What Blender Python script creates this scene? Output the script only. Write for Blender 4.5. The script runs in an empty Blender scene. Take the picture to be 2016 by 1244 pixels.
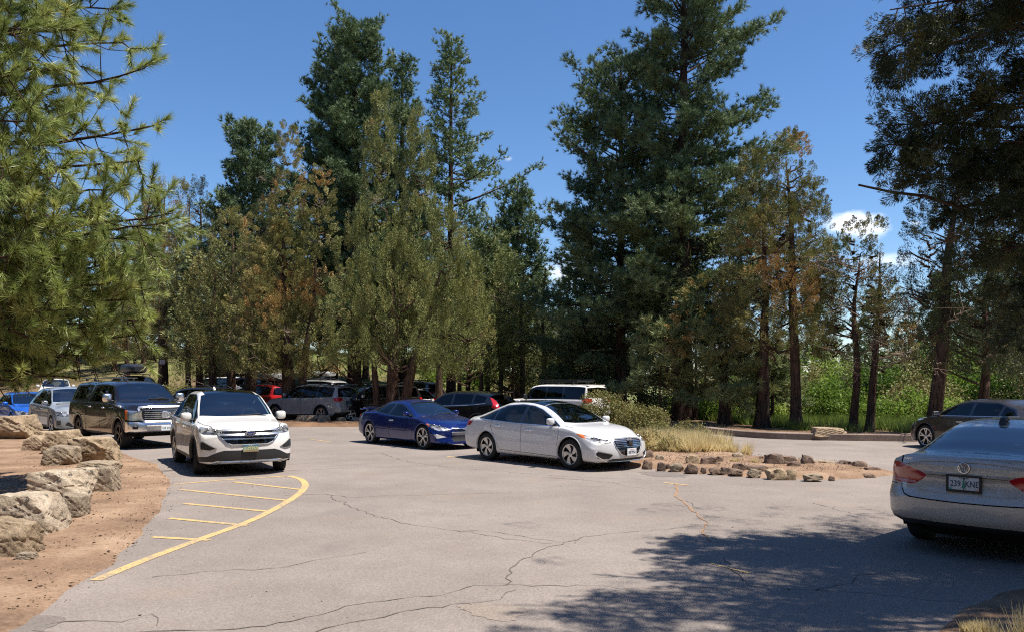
import bpy, bmesh, math, random
import numpy as np
from mathutils import Vector, Matrix
from mathutils.bvhtree import BVHTree

# ---------------------------------------------------------------- camera
FP, HZ, EYE = 1568.0, 748.0, 1.95          # focal length and horizon row in photo pixels, eye height in metres
SC = bpy.context.scene
cam = bpy.data.cameras.new('camera')
cam_ob = bpy.data.objects.new('camera', cam)
SC.collection.objects.link(cam_ob)
cam_ob.location = (0, 0, EYE)
cam_ob.rotation_euler = (math.radians(90), 0, 0)
cam.sensor_width = 36.0
cam.lens = 36.0 * FP / 2016.0
cam.shift_y = (HZ - 622.0) / 2016.0
cam.clip_start = 0.05
cam.clip_end = 3000
SC.camera = cam_ob

# ---------------------------------------------------------------- sky and sun
SUN = Vector((0.363, -0.105, 0.927)).normalized()
world = bpy.data.worlds.new('World')
SC.world = world
world.use_nodes = True
_n, _l = world.node_tree.nodes, world.node_tree.links
_n.clear()
_out = _n.new('ShaderNodeOutputWorld')
_bg = _n.new('ShaderNodeBackground')
_sky = _n.new('ShaderNodeTexSky')
_sky.sky_type = 'NISHITA'
_sky.sun_disc = False
_sky.sun_elevation = math.asin(SUN.z)
_sky.sun_rotation = math.atan2(SUN.x, SUN.y)
_sky.altitude = 1100
_sky.air_density = 1.0
_sky.dust_density = 0.6
_sky.ozone_density = 2.6
_bg.inputs['Strength'].default_value = 0.102
_hsv = _n.new('ShaderNodeHueSaturation')
_hsv.inputs['Hue'].default_value = 0.503
_hsv.inputs['Saturation'].default_value = 1.19
_l.new(_sky.outputs[0], _hsv.inputs['Color'])

def _math(op, a, b=None, c=None):
    m = _n.new('ShaderNodeMath'); m.operation = op
    for i, v in enumerate((a, b, c)):
        if v is None: continue
        if isinstance(v, (int, float)): m.inputs[i].default_value = v
        else: _l.new(v, m.inputs[i])
    return m.outputs[0]
_tc = _n.new('ShaderNodeTexCoord')
_sep = _n.new('ShaderNodeSeparateXYZ')
_l.new(_tc.outputs['Generated'], _sep.inputs[0])
_yy = _math('MAXIMUM', _sep.outputs[1], 0.05)
_az = _math('DIVIDE', _sep.outputs[0], _yy)
_el = _math('DIVIDE', _sep.outputs[2], _yy)
_comb = _n.new('ShaderNodeCombineXYZ')
_l.new(_math('MULTIPLY', _az, 1.0), _comb.inputs[0])
_l.new(_math('MULTIPLY', _el, 1.9), _comb.inputs[1])
_noi = _n.new('ShaderNodeTexNoise')
_noi.inputs['Scale'].default_value = 17.0
_noi.inputs['Detail'].default_value = 7.0
_noi.inputs['Roughness'].default_value = 0.6
_l.new(_comb.outputs[0], _noi.inputs['Vector'])
_mask = None
# small fair-weather clouds low in the sky: azimuth, elevation (tangents), half sizes
for (a0, e0, ra, re, k) in ((0.434, 0.192, 0.040, 0.016, .9), (0.470, 0.150, 0.05, 0.008, 0.6), (0.505, 0.197, 0.010, 0.004, .6), (-0.006, 0.277, 0.006, 0.0035, .45), (0.07, 0.135, 0.03, 0.02, .6)):
    dx = _math('DIVIDE', _math('SUBTRACT', _az, a0), ra)
    dy = _math('DIVIDE', _math('SUBTRACT', _el, e0), re)
    r2 = _math('ADD', _math('MULTIPLY', dx, dx), _math('MULTIPLY', dy, dy))
    v = _math('SUBTRACT', 1.0, _math('MULTIPLY', r2, 0.62))
    v = _math('ADD', v, _math('MULTIPLY', _math('SUBTRACT', _noi.outputs[0], 0.5), 3.4))
    v = _math('MULTIPLY', _math('POWER', _math('MINIMUM', _math('MAXIMUM', _math('MULTIPLY', v, 0.85), 0.0), 1.0), 1.5), k)
    _mask = v if _mask is None else _math('MAXIMUM', _mask, v)
_mix = _n.new('ShaderNodeMixRGB')
_l.new(_math('MULTIPLY', _mask, _math('GREATER_THAN', _sep.outputs[1], 0.1)), _mix.inputs[0])
_l.new(_hsv.outputs[0], _mix.inputs[1])
_mix.inputs[2].default_value = (9.4, 9.6, 10.2, 1)
_l.new(_mix.outputs[0], _bg.inputs['Color'])
_l.new(_bg.outputs[0], _out.inputs['Surface'])

sun = bpy.data.lights.new('sun', 'SUN')
sun.energy = 4.9
sun.angle = math.radians(0.53)
sun.color = (1.0, 0.94, 0.85)
sun_ob = bpy.data.objects.new('sun', sun)
SC.collection.objects.link(sun_ob)
sun_ob.rotation_euler = SUN.to_track_quat('Z', 'Y').to_euler()

SC.view_settings.view_transform = 'Standard'
SC.view_settings.look = 'None'
SC.view_settings.exposure = 0.70
SC.view_settings.gamma = 1.0
SC.render.engine = 'CYCLES'
SC.cycles.max_bounces = 6
SC.cycles.diffuse_bounces = 2
SC.cycles.filter_width = 1.15
SC.cycles.glossy_bounces = 3
SC.cycles.transmission_bounces = 3
SC.cycles.transparent_max_bounces = 8
SC.cycles.use_denoising = False
SC.cycles.caustics_reflective = False
SC.cycles.caustics_refractive = False
SC.cycles.sample_clamp_indirect = 1.8

# ---------------------------------------------------------------- helpers
def G(u, v, z=0.0):
    """photo pixel -> point on the level z"""
    Y = FP * (EYE - z) / (v - HZ)
    return ((u - 1008.0) / FP * Y, Y, z)
def PT(u, v, Y):
    """photo pixel at depth Y -> point"""
    return ((u - 1008.0) / FP * Y, Y, EYE + (HZ - v) / FP * Y)

def link(o, parent=None):
    SC.collection.objects.link(o)
    if parent is not None: o.parent = parent
    return o
def tag(o, label=None, cat=None, group=None, kind=None):
    if label: o['label'] = label
    if cat: o['category'] = cat
    if group: o['group'] = group
    if kind: o['kind'] = kind
    return o
def empty(name, loc=(0, 0, 0), rz=0.0):
    o = bpy.data.objects.new(name, None)
    o.empty_display_size = 0.3
    o.location = loc
    o.rotation_euler = (0, 0, rz)
    return link(o)
def np_mesh(name, V, F, mats, parent=None, smooth=False, attr=None, mi=None):
    """V (n,3); F list of tuples or (m,k) array"""
    me = bpy.data.meshes.new(name)
    V = np.asarray(V, dtype=np.float32)
    if isinstance(F, np.ndarray):
        m, k = F.shape
        me.vertices.add(len(V)); me.vertices.foreach_set('co', V.ravel())
        me.loops.add(m * k); me.loops.foreach_set('vertex_index', F.astype(np.int32).ravel())
        me.polygons.add(m)
        me.polygons.foreach_set('loop_start', np.arange(0, m * k, k, dtype=np.int32))
        me.polygons.foreach_set('loop_total', np.full(m, k, dtype=np.int32))
        me.update(calc_edges=True)
    else:
        me.from_pydata([tuple(map(float, v)) for v in V], [], [tuple(map(int, f)) for f in F])
        me.update()
    if not isinstance(mats, (list, tuple)): mats = [mats]
    for m_ in mats: me.materials.append(m_)
    if mi is not None: me.polygons.foreach_set('material_index', np.asarray(mi, dtype=np.int32))
    if smooth: me.polygons.foreach_set('use_smooth', np.ones(len(me.polygons), dtype=bool))
    if attr is not None:
        a = me.attributes.new('tint', 'FLOAT', 'FACE')
        a.data.foreach_set('value', np.asarray(attr, dtype=np.float32))
    o = bpy.data.objects.new(name, me)
    return link(o, parent)
class MB:
    """collects simple shapes into one mesh"""
    def __init__(s): s.V = []; s.F = []
    def add(s, V, F):
        b = len(s.V); s.V.extend([tuple(v) for v in V]); s.F.extend([tuple(b + i for i in f) for f in F]); return s
    def box(s, c, d, M=None, bev=0.0):
        x, y, z = d[0] / 2, d[1] / 2, d[2] / 2
        if bev > 0:
            b = min(bev, x * .9, y * .9, z * .9); V = []
            for sx in (-1, 1):
                for sy in (-1, 1):
                    for sz in (-1, 1):
                        V += [Vector((sx * (x - b), sy * (y - b), sz * z)), Vector((sx * (x - b), sy * y, sz * (z - b))), Vector((sx * x, sy * (y - b), sz * (z - b)))]
            bm = bmesh.new()
            for v in V: bm.verts.new(v)
            r = bmesh.ops.convex_hull(bm, input=bm.verts[:])
            bm.verts.index_update()
            VV = [v.co.copy() for v in bm.verts]; FF = [[v.index for v in f.verts] for f in bm.faces]; bm.free()
        else:
            VV = [Vector((sx * x, sy * y, sz * z)) for sx in (-1, 1) for sy in (-1, 1) for sz in (-1, 1)]
            FF = [(0, 1, 3, 2), (4, 6, 7, 5), (0, 4, 5, 1), (2, 3, 7, 6), (0, 2, 6, 4), (1, 5, 7, 3)]
        c = Vector(c)
        VV = [(M @ v if M else v) + c for v in VV]
        return s.add(VV, FF)
    def tube(s, pts, rad, n=6, cap=True):
        pts = [Vector(p) for p in pts]
        if not hasattr(rad, '__len__'): rad = [rad] * len(pts)
        V = []; F = []; up = Vector((0, 0, 1)); prev = None
        for i, p in enumerate(pts):
            t = (pts[min(i + 1, len(pts) - 1)] - pts[max(i - 1, 0)])
            t = t.normalized() if t.length > 1e-9 else Vector((0, 0, 1))
            if prev is None:
                a = t.orthogonal().normalized()
            else:
                a = (prev - t * prev.dot(t)); a = a.normalized() if a.length > 1e-6 else t.orthogonal().normalized()
            prev = a; b = t.cross(a)
            for k in range(n):
                an = 2 * math.pi * k / n
                V.append(p + (a * math.cos(an) + b * math.sin(an)) * rad[i])
        for i in range(len(pts) - 1):
            for k in range(n):
                F.append((i * n + k, i * n + (k + 1) % n, (i + 1) * n + (k + 1) % n, (i + 1) * n + k))
        if cap:
            F.append(tuple(range(n - 1, -1, -1))); F.append(tuple((len(pts) - 1) * n + k for k in range(n)))
        return s.add(V, F)
    def lathe(s, prof, c=(0, 0, 0), axis='Y', n=32):
        """prof: list of (radius, along)"""
        V = []; F = []; m = len(prof)
        for k in range(n):
            a = 2 * math.pi * k / n; ca, sa = math.cos(a), math.sin(a)
            for r, t in prof:
                V.append((c[0] + r * ca, c[1] + t, c[2] + r * sa) if axis == 'Y' else (c[0] + r * ca, c[1] + r * sa, c[2] + t))
        for k in range(n):
            for i in range(m - 1):
                a, b = k * m + i, ((k + 1) % n) * m + i
                F.append((a, b, b + 1, a + 1))
        return s.add(V, F)
    def prism(s, pts, d):
        """pts: 3d polygon, extruded by vector d"""
        n = len(pts); d = Vector(d)
        V = [Vector(p) for p in pts] + [Vector(p) + d for p in pts]
        F = [tuple(range(n - 1, -1, -1)), tuple(range(n, 2 * n))] + [(i, (i + 1) % n, n + (i + 1) % n, n + i) for i in range(n)]
        return s.add(V, F)
    def build(s, name, m, parent=None, smooth=False, fixn=True, angle=None):
        me = bpy.data.meshes.new(name)
        me.from_pydata([tuple(v) for v in s.V], [], s.F); me.materials.append(m)
        if fixn:
            bm = bmesh.new(); bm.from_mesh(me); bmesh.ops.recalc_face_normals(bm, faces=bm.faces); bm.to_mesh(me); bm.free()
        if smooth: me.polygons.foreach_set('use_smooth', np.ones(len(me.polygons), dtype=bool))
        if angle: me.set_sharp_from_angle(angle=math.radians(angle))
        o = bpy.data.objects.new(name, me)
        return link(o, parent)

def pchip(xs, ys):
    xs = np.asarray(xs, float); ys = np.asarray(ys, float)
    o = np.argsort(xs); xs = xs[o]; ys = ys[o]
    h = np.diff(xs); d = np.diff(ys) / h; m = np.zeros(len(xs))
    for i in range(1, len(xs) - 1):
        if d[i - 1] * d[i] > 0:
            w1 = 2 * h[i] + h[i - 1]; w2 = h[i] + 2 * h[i - 1]
            m[i] = (w1 + w2) / (w1 / d[i - 1] + w2 / d[i])
    m[0] = d[0]; m[-1] = d[-1]
    def f(x):
        x = np.clip(np.asarray(x, float), xs[0], xs[-1])
        i = np.clip(np.searchsorted(xs, x, side='right') - 1, 0, len(h) - 1)
        t = (x - xs[i]) / h[i]
        return ((1 + 2 * t) * (1 - t) ** 2) * ys[i] + t * (1 - t) ** 2 * h[i] * m[i] + t * t * (3 - 2 * t) * ys[i + 1] + t * t * (t - 1) * h[i] * m[i + 1]
    return f

def catmull(pts, n=5, closed=False):
    pts = [Vector(p) for p in pts]; out = []; N_ = len(pts)
    rng = range(N_ if closed else N_ - 1)
    for i in rng:
        p0 = pts[(i - 1) % N_] if (closed or i > 0) else pts[i]
        p1, p2 = pts[i], pts[(i + 1) % N_]
        p3 = pts[(i + 2) % N_] if (closed or i + 2 < N_) else p2
        for k in range(n):
            t = k / n
            out.append(.5 * ((2 * p1) + (p2 - p0) * t + (2 * p0 - 5 * p1 + 4 * p2 - p3) * t * t + (3 * p1 - p0 - 3 * p2 + p3) * t ** 3))
    if not closed: out.append(pts[-1])
    return out

# ---------------------------------------------------------------- materials
def new_mat(name):
    m = bpy.data.materials.new(name); m.use_nodes = True
    nt = m.node_tree
    return m, nt, nt.nodes['Principled BSDF']
def pset(b, **k):
    for a, v in k.items():
        b.inputs[a.replace('_', ' ')].default_value = v
def mat(name, col, rough=0.5, metal=0.0, spec=0.5, coat=0.0, emis=None):
    m, nt, b = new_mat(name)
    b.inputs['Base Color'].default_value = (*col, 1); b.inputs['Roughness'].default_value = rough
    b.inputs['Metallic'].default_value = metal; b.inputs['Specular IOR Level'].default_value = spec
    b.inputs['Coat Weight'].default_value = coat; b.inputs['Coat Roughness'].default_value = 0.04
    return m
def N(nt, t, **k):
    n = nt.nodes.new(t)
    for a, v in k.items():
        if hasattr(n, a) and a not in n.inputs: setattr(n, a, v)
        else: n.inputs[a.replace('_', ' ')].default_value = v
    return n
def ramp(nt, stops, fac):
    r = nt.nodes.new('ShaderNodeValToRGB')
    el = r.color_ramp.elements
    while len(el) < len(stops): el.new(0.5)
    for e, (p, c) in zip(el, stops):
        e.position = p; e.color = (*c, 1) if len(c) == 3 else c
    nt.links.new(fac, r.inputs[0])
    return r.outputs[0]
def noise(nt, scale, detail=4.0, rough=0.55, coord='Object', vec=None, dist=0.0):
    n = nt.nodes.new('ShaderNodeTexNoise')
    n.inputs['Scale'].default_value = scale; n.inputs['Detail'].default_value = detail
    n.inputs['Roughness'].default_value = rough; n.inputs['Distortion'].default_value = dist
    if vec is None:
        tc = nt.nodes.new('ShaderNodeTexCoord'); vec = tc.outputs[coord]
    nt.links.new(vec, n.inputs['Vector'])
    return n.outputs[0]
def mixc(nt, f, a, b, mode='MIX'):
    m = nt.nodes.new('ShaderNodeMixRGB'); m.blend_type = mode
    for i, v in ((0, f), (1, a), (2, b)):
        if isinstance(v, (int, float)): m.inputs[i].default_value = v
        elif isinstance(v, tuple): m.inputs[i].default_value = (*v, 1)
        else: nt.links.new(v, m.inputs[i])
    return m.outputs[0]
def mth(nt, op, a, b=None):
    m = nt.nodes.new('ShaderNodeMath'); m.operation = op
    for i, v in enumerate((a, b)):
        if v is None: continue
        if isinstance(v, (int, float)): m.inputs[i].default_value = v
        else: nt.links.new(v, m.inputs[i])
    return m.outputs[0]
def bump(nt, b, h, strength=0.4, dist=0.02):
    n = nt.nodes.new('ShaderNodeBump'); n.inputs['Strength'].default_value = strength; n.inputs['Distance'].default_value = dist
    nt.links.new(h, n.inputs['Height']); nt.links.new(n.outputs[0], b.inputs['Normal'])

def leaf_mat(name, stops, rough=0.55, trans=0.3, spec=0.3):
    m, nt, b = new_mat(name)
    at = nt.nodes.new('ShaderNodeAttribute'); at.attribute_name = 'tint'
    c = ramp(nt, stops, at.outputs['Fac'])
    nt.links.new(c, b.inputs['Base Color'])
    b.inputs['Roughness'].default_value = rough; b.inputs['Specular IOR Level'].default_value = spec
    tr = nt.nodes.new('ShaderNodeBsdfTranslucent'); nt.links.new(c, tr.inputs['Color'])
    mx = nt.nodes.new('ShaderNodeMixShader'); mx.inputs[0].default_value = trans
    nt.links.new(b.outputs[0], mx.inputs[1]); nt.links.new(tr.outputs[0], mx.inputs[2])
    nt.links.new(mx.outputs[0], nt.nodes['Material Output'].inputs['Surface'])
    return m

def asphalt_mat():
    m, nt, b = new_mat('asphalt')
    tc = nt.nodes.new('ShaderNodeTexCoord'); v = tc.outputs['Object']
    big = noise(nt, 0.16, 5, 0.6, vec=v); mid = noise(nt, 1.1, 6, 0.65, vec=v); fine = noise(nt, 55, 4, 0.8, vec=v)
    vor = N(nt, 'ShaderNodeTexVoronoi'); vor.inputs['Scale'].default_value = 62; nt.links.new(v, vor.inputs['Vector'])
    c = ramp(nt, [(0.3, (0.198, 0.170, 0.150)), (0.72, (0.272, 0.234, 0.208))], big)
    c = mixc(nt, 0.55, c, ramp(nt, [(0.3, (0.78, 0.77, 0.77)), (0.7, (1.12, 1.10, 1.09))], mid), 'MULTIPLY')
    agg = ramp(nt, [(0.0, (0.45, 0.45, 0.46)), (0.45, (1.0, 1.0, 1.0)), (1.0, (1.75, 1.68, 1.62))], vor.outputs['Color'])
    c = mixc(nt, 0.32, c, agg, 'MULTIPLY')
    c = mixc(nt, 0.42, c, ramp(nt, [(0.32, (0.6, 0.6, 0.6)), (0.66, (1.3, 1.3, 1.3))], fine), 'MULTIPLY')
    # wind-blown red dirt lying on the surface
    d = noise(nt, 0.5, 7, 0.7, vec=v)
    c = mixc(nt, ramp(nt, [(0.55, (0, 0, 0)), (0.8, (0.3, 0.3, 0.3))], d), c, (0.28, 0.17, 0.10))
    # dark oil drips and old patches
    o = noise(nt, 0.33, 3, 0.5, vec=v, dist=0.6)
    c = mixc(nt, ramp(nt, [(0.60, (0, 0, 0)), (0.75, (0.30, 0.30, 0.30))], o), c, (0.07, 0.065, 0.065))
    nt.links.new(c, b.inputs['Base Color'])
    pset(b, Roughness=0.88, Specular_IOR_Level=0.25)
    bump(nt, b, mixc(nt, 0.5, fine, vor.outputs['Distance']), 0.5, 0.008)
    return m
def dirt_mat(name, c0, c1, c2):
    m, nt, b = new_mat(name)
    tc = nt.nodes.new('ShaderNodeTexCoord'); v = tc.outputs['Object']
    a = noise(nt, 0.9, 8, 0.65, vec=v); f = noise(nt, 24, 6, 0.75, vec=v); g = noise(nt, 5.0, 5, 0.7, vec=v)
    c = ramp(nt, [(0.3, c0), (0.52, c1), (0.75, c2)], a)
    c = mixc(nt, 0.75, c, ramp(nt, [(0.3, (0.55, 0.52, 0.5)), (0.7, (1.35, 1.32, 1.3))], f), 'MULTIPLY')
    c = mixc(nt, ramp(nt, [(0.6, (0, 0, 0)), (0.72, (0.65, 0.65, 0.65))], g), c, tuple(x * 0.42 for x in c0))
    nt.links.new(c, b.inputs['Base Color']); pset(b, Roughness=0.95, Specular_IOR_Level=0.15)
    bump(nt, b, f, 0.7, 0.03)
    return m
def paint_line_mat():
    m, nt, b = new_mat('worn_yellow_paint')
    n1 = noise(nt, 26, 6, 0.8); n2 = noise(nt, 2.2, 3, 0.6)
    s = mth(nt, 'ADD', n1, mth(nt, 'MULTIPLY', n2, 0.45))
    c = mixc(nt, ramp(nt, [(0.66, (0.06, 0.06, 0.06)), (0.84, (0.9, 0.9, 0.9))], s), (0.62, 0.41, 0.15), (0.235, 0.204, 0.18))
    nt.links.new(c, b.inputs['Base Color']); pset(b, Roughness=0.8, Specular_IOR_Level=0.2)
    bump(nt, b, n1, 0.3, 0.005)
    return m
def rock_mat(name, light, dark, warm, lich=0.0):
    m, nt, b = new_mat(name)
    tc = nt.nodes.new('ShaderNodeTexCoord'); v = tc.outputs['Object']
    gi = nt.nodes.new('ShaderNodeObjectInfo')
    ad = nt.nodes.new('ShaderNodeVectorMath'); ad.operation = 'ADD'
    nt.links.new(v, ad.inputs[0]); sc_ = nt.nodes.new('ShaderNodeVectorMath'); sc_.operation = 'SCALE'; sc_.inputs[0].default_value = (31, 17, 23)
    nt.links.new(gi.outputs['Random'], sc_.inputs['Scale']); nt.links.new(sc_.outputs[0], ad.inputs[1]); v = ad.outputs[0]
    a = noise(nt, 2.6, 8, 0.68, vec=v, dist=0.3); f = noise(nt, 20, 7, 0.78, vec=v); g = noise(nt, 7, 5, 0.6, vec=v)
    c = ramp(nt, [(0.28, dark), (0.47, light), (0.7, warm)], a)
    c = mixc(nt, 0.85, c, ramp(nt, [(0.34, (0.42, 0.41, 0.4)), (0.5, (0.95, 0.95, 0.95)), (0.68, (1.3, 1.28, 1.24))], f), 'MULTIPLY')
    if lich: c = mixc(nt, ramp(nt, [(0.60, (0, 0, 0)), (0.64, (lich, lich, lich))], g), c, (0.09, 0.08, 0.07))
    nt.links.new(c, b.inputs['Base Color']); pset(b, Roughness=0.93, Specular_IOR_Level=0.2)
    bump(nt, b, mixc(nt, 0.5, a, f), 1.0, 0.07)
    return m
def bark_mat(name, c0, c1):
    m, nt, b = new_mat(name)
    tc = nt.nodes.new('ShaderNodeTexCoord'); mp = nt.nodes.new('ShaderNodeMapping'); mp.inputs['Scale'].default_value = (1, 1, 0.16)
    nt.links.new(tc.outputs['Object'], mp.inputs[0])
    a = noise(nt, 13, 7, 0.7, vec=mp.outputs[0], dist=0.5); f = noise(nt, 1.5, 3, 0.5)
    c = ramp(nt, [(0.36, c0), (0.62, c1)], a)
    c = mixc(nt, 0.5, c, ramp(nt, [(0.3, (0.7, 0.7, 0.7)), (0.7, (1.25, 1.2, 1.15))], f), 'MULTIPLY')
    nt.links.new(c, b.inputs['Base Color']); pset(b, Roughness=0.95, Specular_IOR_Level=0.15)
    bump(nt, b, a, 1.0, 0.12)
    return m
def car_paint(name, col, metal=0.0, rough=0.35, dust=0.06, flake=False):
    """clear-coated paint over a dark inner side; thin dust in the noise"""
    m, nt, b = new_mat(name)
    n = noise(nt, 3.0, 6, 0.7)
    n2 = noise(nt, 140.0, 2, 0.6)
    c = mixc(nt, ramp(nt, [(0.35, (0, 0, 0)), (0.8, (dust, dust, dust))], n), col, (0.30, 0.25, 0.20))
    geo = nt.nodes.new('ShaderNodeNewGeometry')
    c = mixc(nt, geo.outputs['Backfacing'], c, (0.02, 0.02, 0.022))
    nt.links.new(c, b.inputs['Base Color'])
    r = ramp(nt, [(0.3, (rough, rough, rough)), (0.75, (rough + 0.12,) * 3)], n); nt.links.new(r, b.inputs['Roughness'])
    pset(b, Metallic=metal, Coat_Weight=1.0, Coat_Roughness=0.02, Coat_IOR=1.5, Specular_IOR_Level=0.25)
    return m
def glass_mat(name, tint, ior=1.52, rough=0.01, base=0.0):
    m = bpy.data.materials.new(name); m.use_nodes = True
    nt = m.node_tree; nt.nodes.remove(nt.nodes['Principled BSDF'])
    tr = nt.nodes.new('ShaderNodeBsdfTransparent'); tr.inputs[0].default_value = (*tint, 1)
    gl = nt.nodes.new('ShaderNodeBsdfGlossy'); gl.inputs['Roughness'].default_value = rough; gl.inputs['Color'].default_value = (1, 1, 1, 1)
    fr = nt.nodes.new('ShaderNodeFresnel'); fr.inputs['IOR'].default_value = ior
    mx = nt.nodes.new('ShaderNodeMixShader')
    f = mth(nt, 'MINIMUM', mth(nt, 'ADD', fr.outputs[0], base), 1.0)
    nt.links.new(f, mx.inputs[0]); nt.links.new(tr.outputs[0], mx.inputs[1]); nt.links.new(gl.outputs[0], mx.inputs[2])
    nt.links.new(mx.outputs[0], nt.nodes['Material Output'].inputs['Surface'])
    return m

M = {}
M['asphalt'] = asphalt_mat()
M['line'] = paint_line_mat()
M['crack'] = mat('crack_dark', (0.125, 0.107, 0.095), 1.0, spec=0.1)
M['crack_dirt'] = mat('crack_filled_with_dirt', (0.30, 0.19, 0.12), 1.0, spec=0.1)
M['dirt'] = dirt_mat('red_dirt', (0.155, 0.10, 0.068), (0.285, 0.190, 0.126), (0.41, 0.29, 0.20))
M['duff'] = dirt_mat('needle_duff', (0.11, 0.07, 0.045), (0.21, 0.13, 0.08), (0.31, 0.20, 0.12))
M['curb'] = dirt_mat('curb_concrete', (0.17, 0.125, 0.10), (0.27, 0.21, 0.175), (0.38, 0.31, 0.26))
M['rock'] = rock_mat('tan_rhyolite_rock', (0.37, 0.28, 0.185), (0.21, 0.155, 0.105), (0.47, 0.36, 0.245))
M['rock_pale'] = rock_mat('pale_pitted_rock', (0.48, 0.39, 0.285), (0.27, 0.205, 0.14), (0.62, 0.53, 0.41), 0.9)
M['rock_grey'] = rock_mat('grey_brown_rock', (0.34, 0.275, 0.20), (0.20, 0.16, 0.12), (0.42, 0.33, 0.235))
M['rock_dark'] = rock_mat('dark_lava_rock', (0.20, 0.145, 0.115), (0.085, 0.066, 0.058), (0.32, 0.215, 0.155))
M['bark_pine'] = bark_mat('pine_bark', (0.035, 0.026, 0.022), (0.14, 0.085, 0.058))
M['bark_juniper'] = bark_mat('juniper_bark', (0.05, 0.034, 0.026), (0.20, 0.13, 0.09))
M['twig'] = mat('bare_twig', (0.24, 0.18, 0.14), 0.95, spec=0.1)
M['tyre'] = mat('tyre_rubber', (0.018, 0.018, 0.019), 0.75, spec=0.3)
M['alloy'] = mat('alloy_wheel', (0.55, 0.55, 0.56), 0.28, 0.9)
M['alloy_dark'] = mat('dark_alloy_wheel', (0.10, 0.10, 0.105), 0.35, 0.8)
M['chrome'] = mat('chrome', (0.92, 0.91, 0.90), 0.27, 1.0)
M['satin'] = mat('satin_silver', (0.55, 0.54, 0.53), 0.3, 0.9)
M['black'] = mat('black_plastic', (0.02, 0.02, 0.021), 0.55)
M['gloss_black'] = mat('gloss_black', (0.008, 0.008, 0.01), 0.12, coat=1.0)
M['gap'] = mat('panel_gap', (0.006, 0.006, 0.006), 0.9, spec=0.05)
M['under'] = mat('underbody', (0.012, 0.012, 0.012), 0.9, spec=0.1)
M['cabin'] = mat('cabin_trim', (0.06, 0.058, 0.055), 0.8)
M['seat_beige'] = mat('beige_leather', (0.36, 0.31, 0.24), 0.6)
M['seat_dark'] = mat('dark_upholstery', (0.035, 0.035, 0.037), 0.7)
M['glass'] = glass_mat('window_glass', (0.72, 0.77, 0.76))
M['glass_ws'] = glass_mat('windshield_glass', (0.50, 0.60, 0.63), ior=2.5)
M['glass_dark'] = glass_mat('privacy_glass', (0.07, 0.075, 0.08))
M['glass_roof'] = glass_mat('roof_glass', (0.02, 0.022, 0.03), ior=1.7)
def lamp_mat():
    m, nt, b = new_mat('headlamp')
    v = N(nt, 'ShaderNodeTexVoronoi'); v.inputs['Scale'].default_value = 11
    tc = nt.nodes.new('ShaderNodeTexCoord'); nt.links.new(tc.outputs['Object'], v.inputs['Vector'])
    nt.links.new(ramp(nt, [(0.1, (0.03, 0.03, 0.032)), (0.5, (0.20, 0.20, 0.205)), (0.85, (0.62, 0.62, 0.63))], v.outputs['Color']), b.inputs['Base Color'])
    pset(b, Metallic=0.6, Roughness=0.3, Coat_Weight=1.0, Coat_Roughness=0.02); return m
M['lamp_glass'] = lamp_mat()
M['lamp_in'] = mat('headlamp_reflector', (0.62, 0.63, 0.65), 0.18, 0.9)
M['lamp_dark'] = mat('headlamp_housing', (0.05, 0.05, 0.055), 0.25, 0.2, coat=0.6)
M['amber'] = mat('amber_reflector', (0.75, 0.17, 0.03), 0.25, coat=1.0)
M['red_lamp'] = mat('red_tail_lamp', (0.42, 0.008, 0.012), 0.18, coat=1.0)
M['red_pale'] = mat('pale_tail_lamp', (0.62, 0.25, 0.25), 0.2, coat=1.0)
M['white_lamp'] = mat('clear_lamp', (0.75, 0.75, 0.75), 0.2, coat=1.0)
M['plate_white'] = mat('plate_white', (0.72, 0.74, 0.76), 0.45)
M['plate_ink'] = mat('plate_ink', (0.02, 0.025, 0.09), 0.5)
M['p_white'] = car_paint('white_pearl_paint', (0.74, 0.72, 0.69), 0.0, 0.4)
M['p_silver'] = car_paint('silver_paint', (0.66, 0.66, 0.67), 0.12, 0.4, 0.04)
M['p_vw'] = car_paint('pewter_paint', (0.48, 0.44, 0.39), 0.15, 0.3, 0.10)
M['p_blue'] = car_paint('deep_blue_paint', (0.003, 0.014, 0.115), 0.3, 0.2, 0.006)
M['p_bright_blue'] = car_paint('bright_blue_paint', (0.015, 0.13, 0.62), 0.4, 0.3)
M['p_black'] = car_paint('black_brown_paint', (0.010, 0.007, 0.006), 0.0, 0.15, 0.004)
M['p_pureblack'] = car_paint('black_paint', (0.006, 0.006, 0.007), 0.0, 0.15, 0.004)
M['p_steel'] = car_paint('steel_blue_paint', (0.30, 0.335, 0.37), 0.25, 0.34, 0.12)
M['p_navy'] = car_paint('navy_paint', (0.008, 0.014, 0.026), 0.1, 0.18, 0.01)
M['p_red'] = car_paint('red_paint', (0.36, 0.012, 0.018), 0.3, 0.3)
M['p_grey'] = car_paint('grey_paint', (0.36, 0.355, 0.345), 0.2, 0.34)
M['p_brown'] = car_paint('dark_brown_paint', (0.012, 0.008, 0.007), 0.0, 0.18, 0.006)
M['p_taupe'] = car_paint('taupe_paint', (0.045, 0.036, 0.031), 0.35, 0.25, 0.03)
M['p_dkgrey'] = car_paint('charcoal_paint', (0.09, 0.09, 0.09), 0.5, 0.3)
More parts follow.
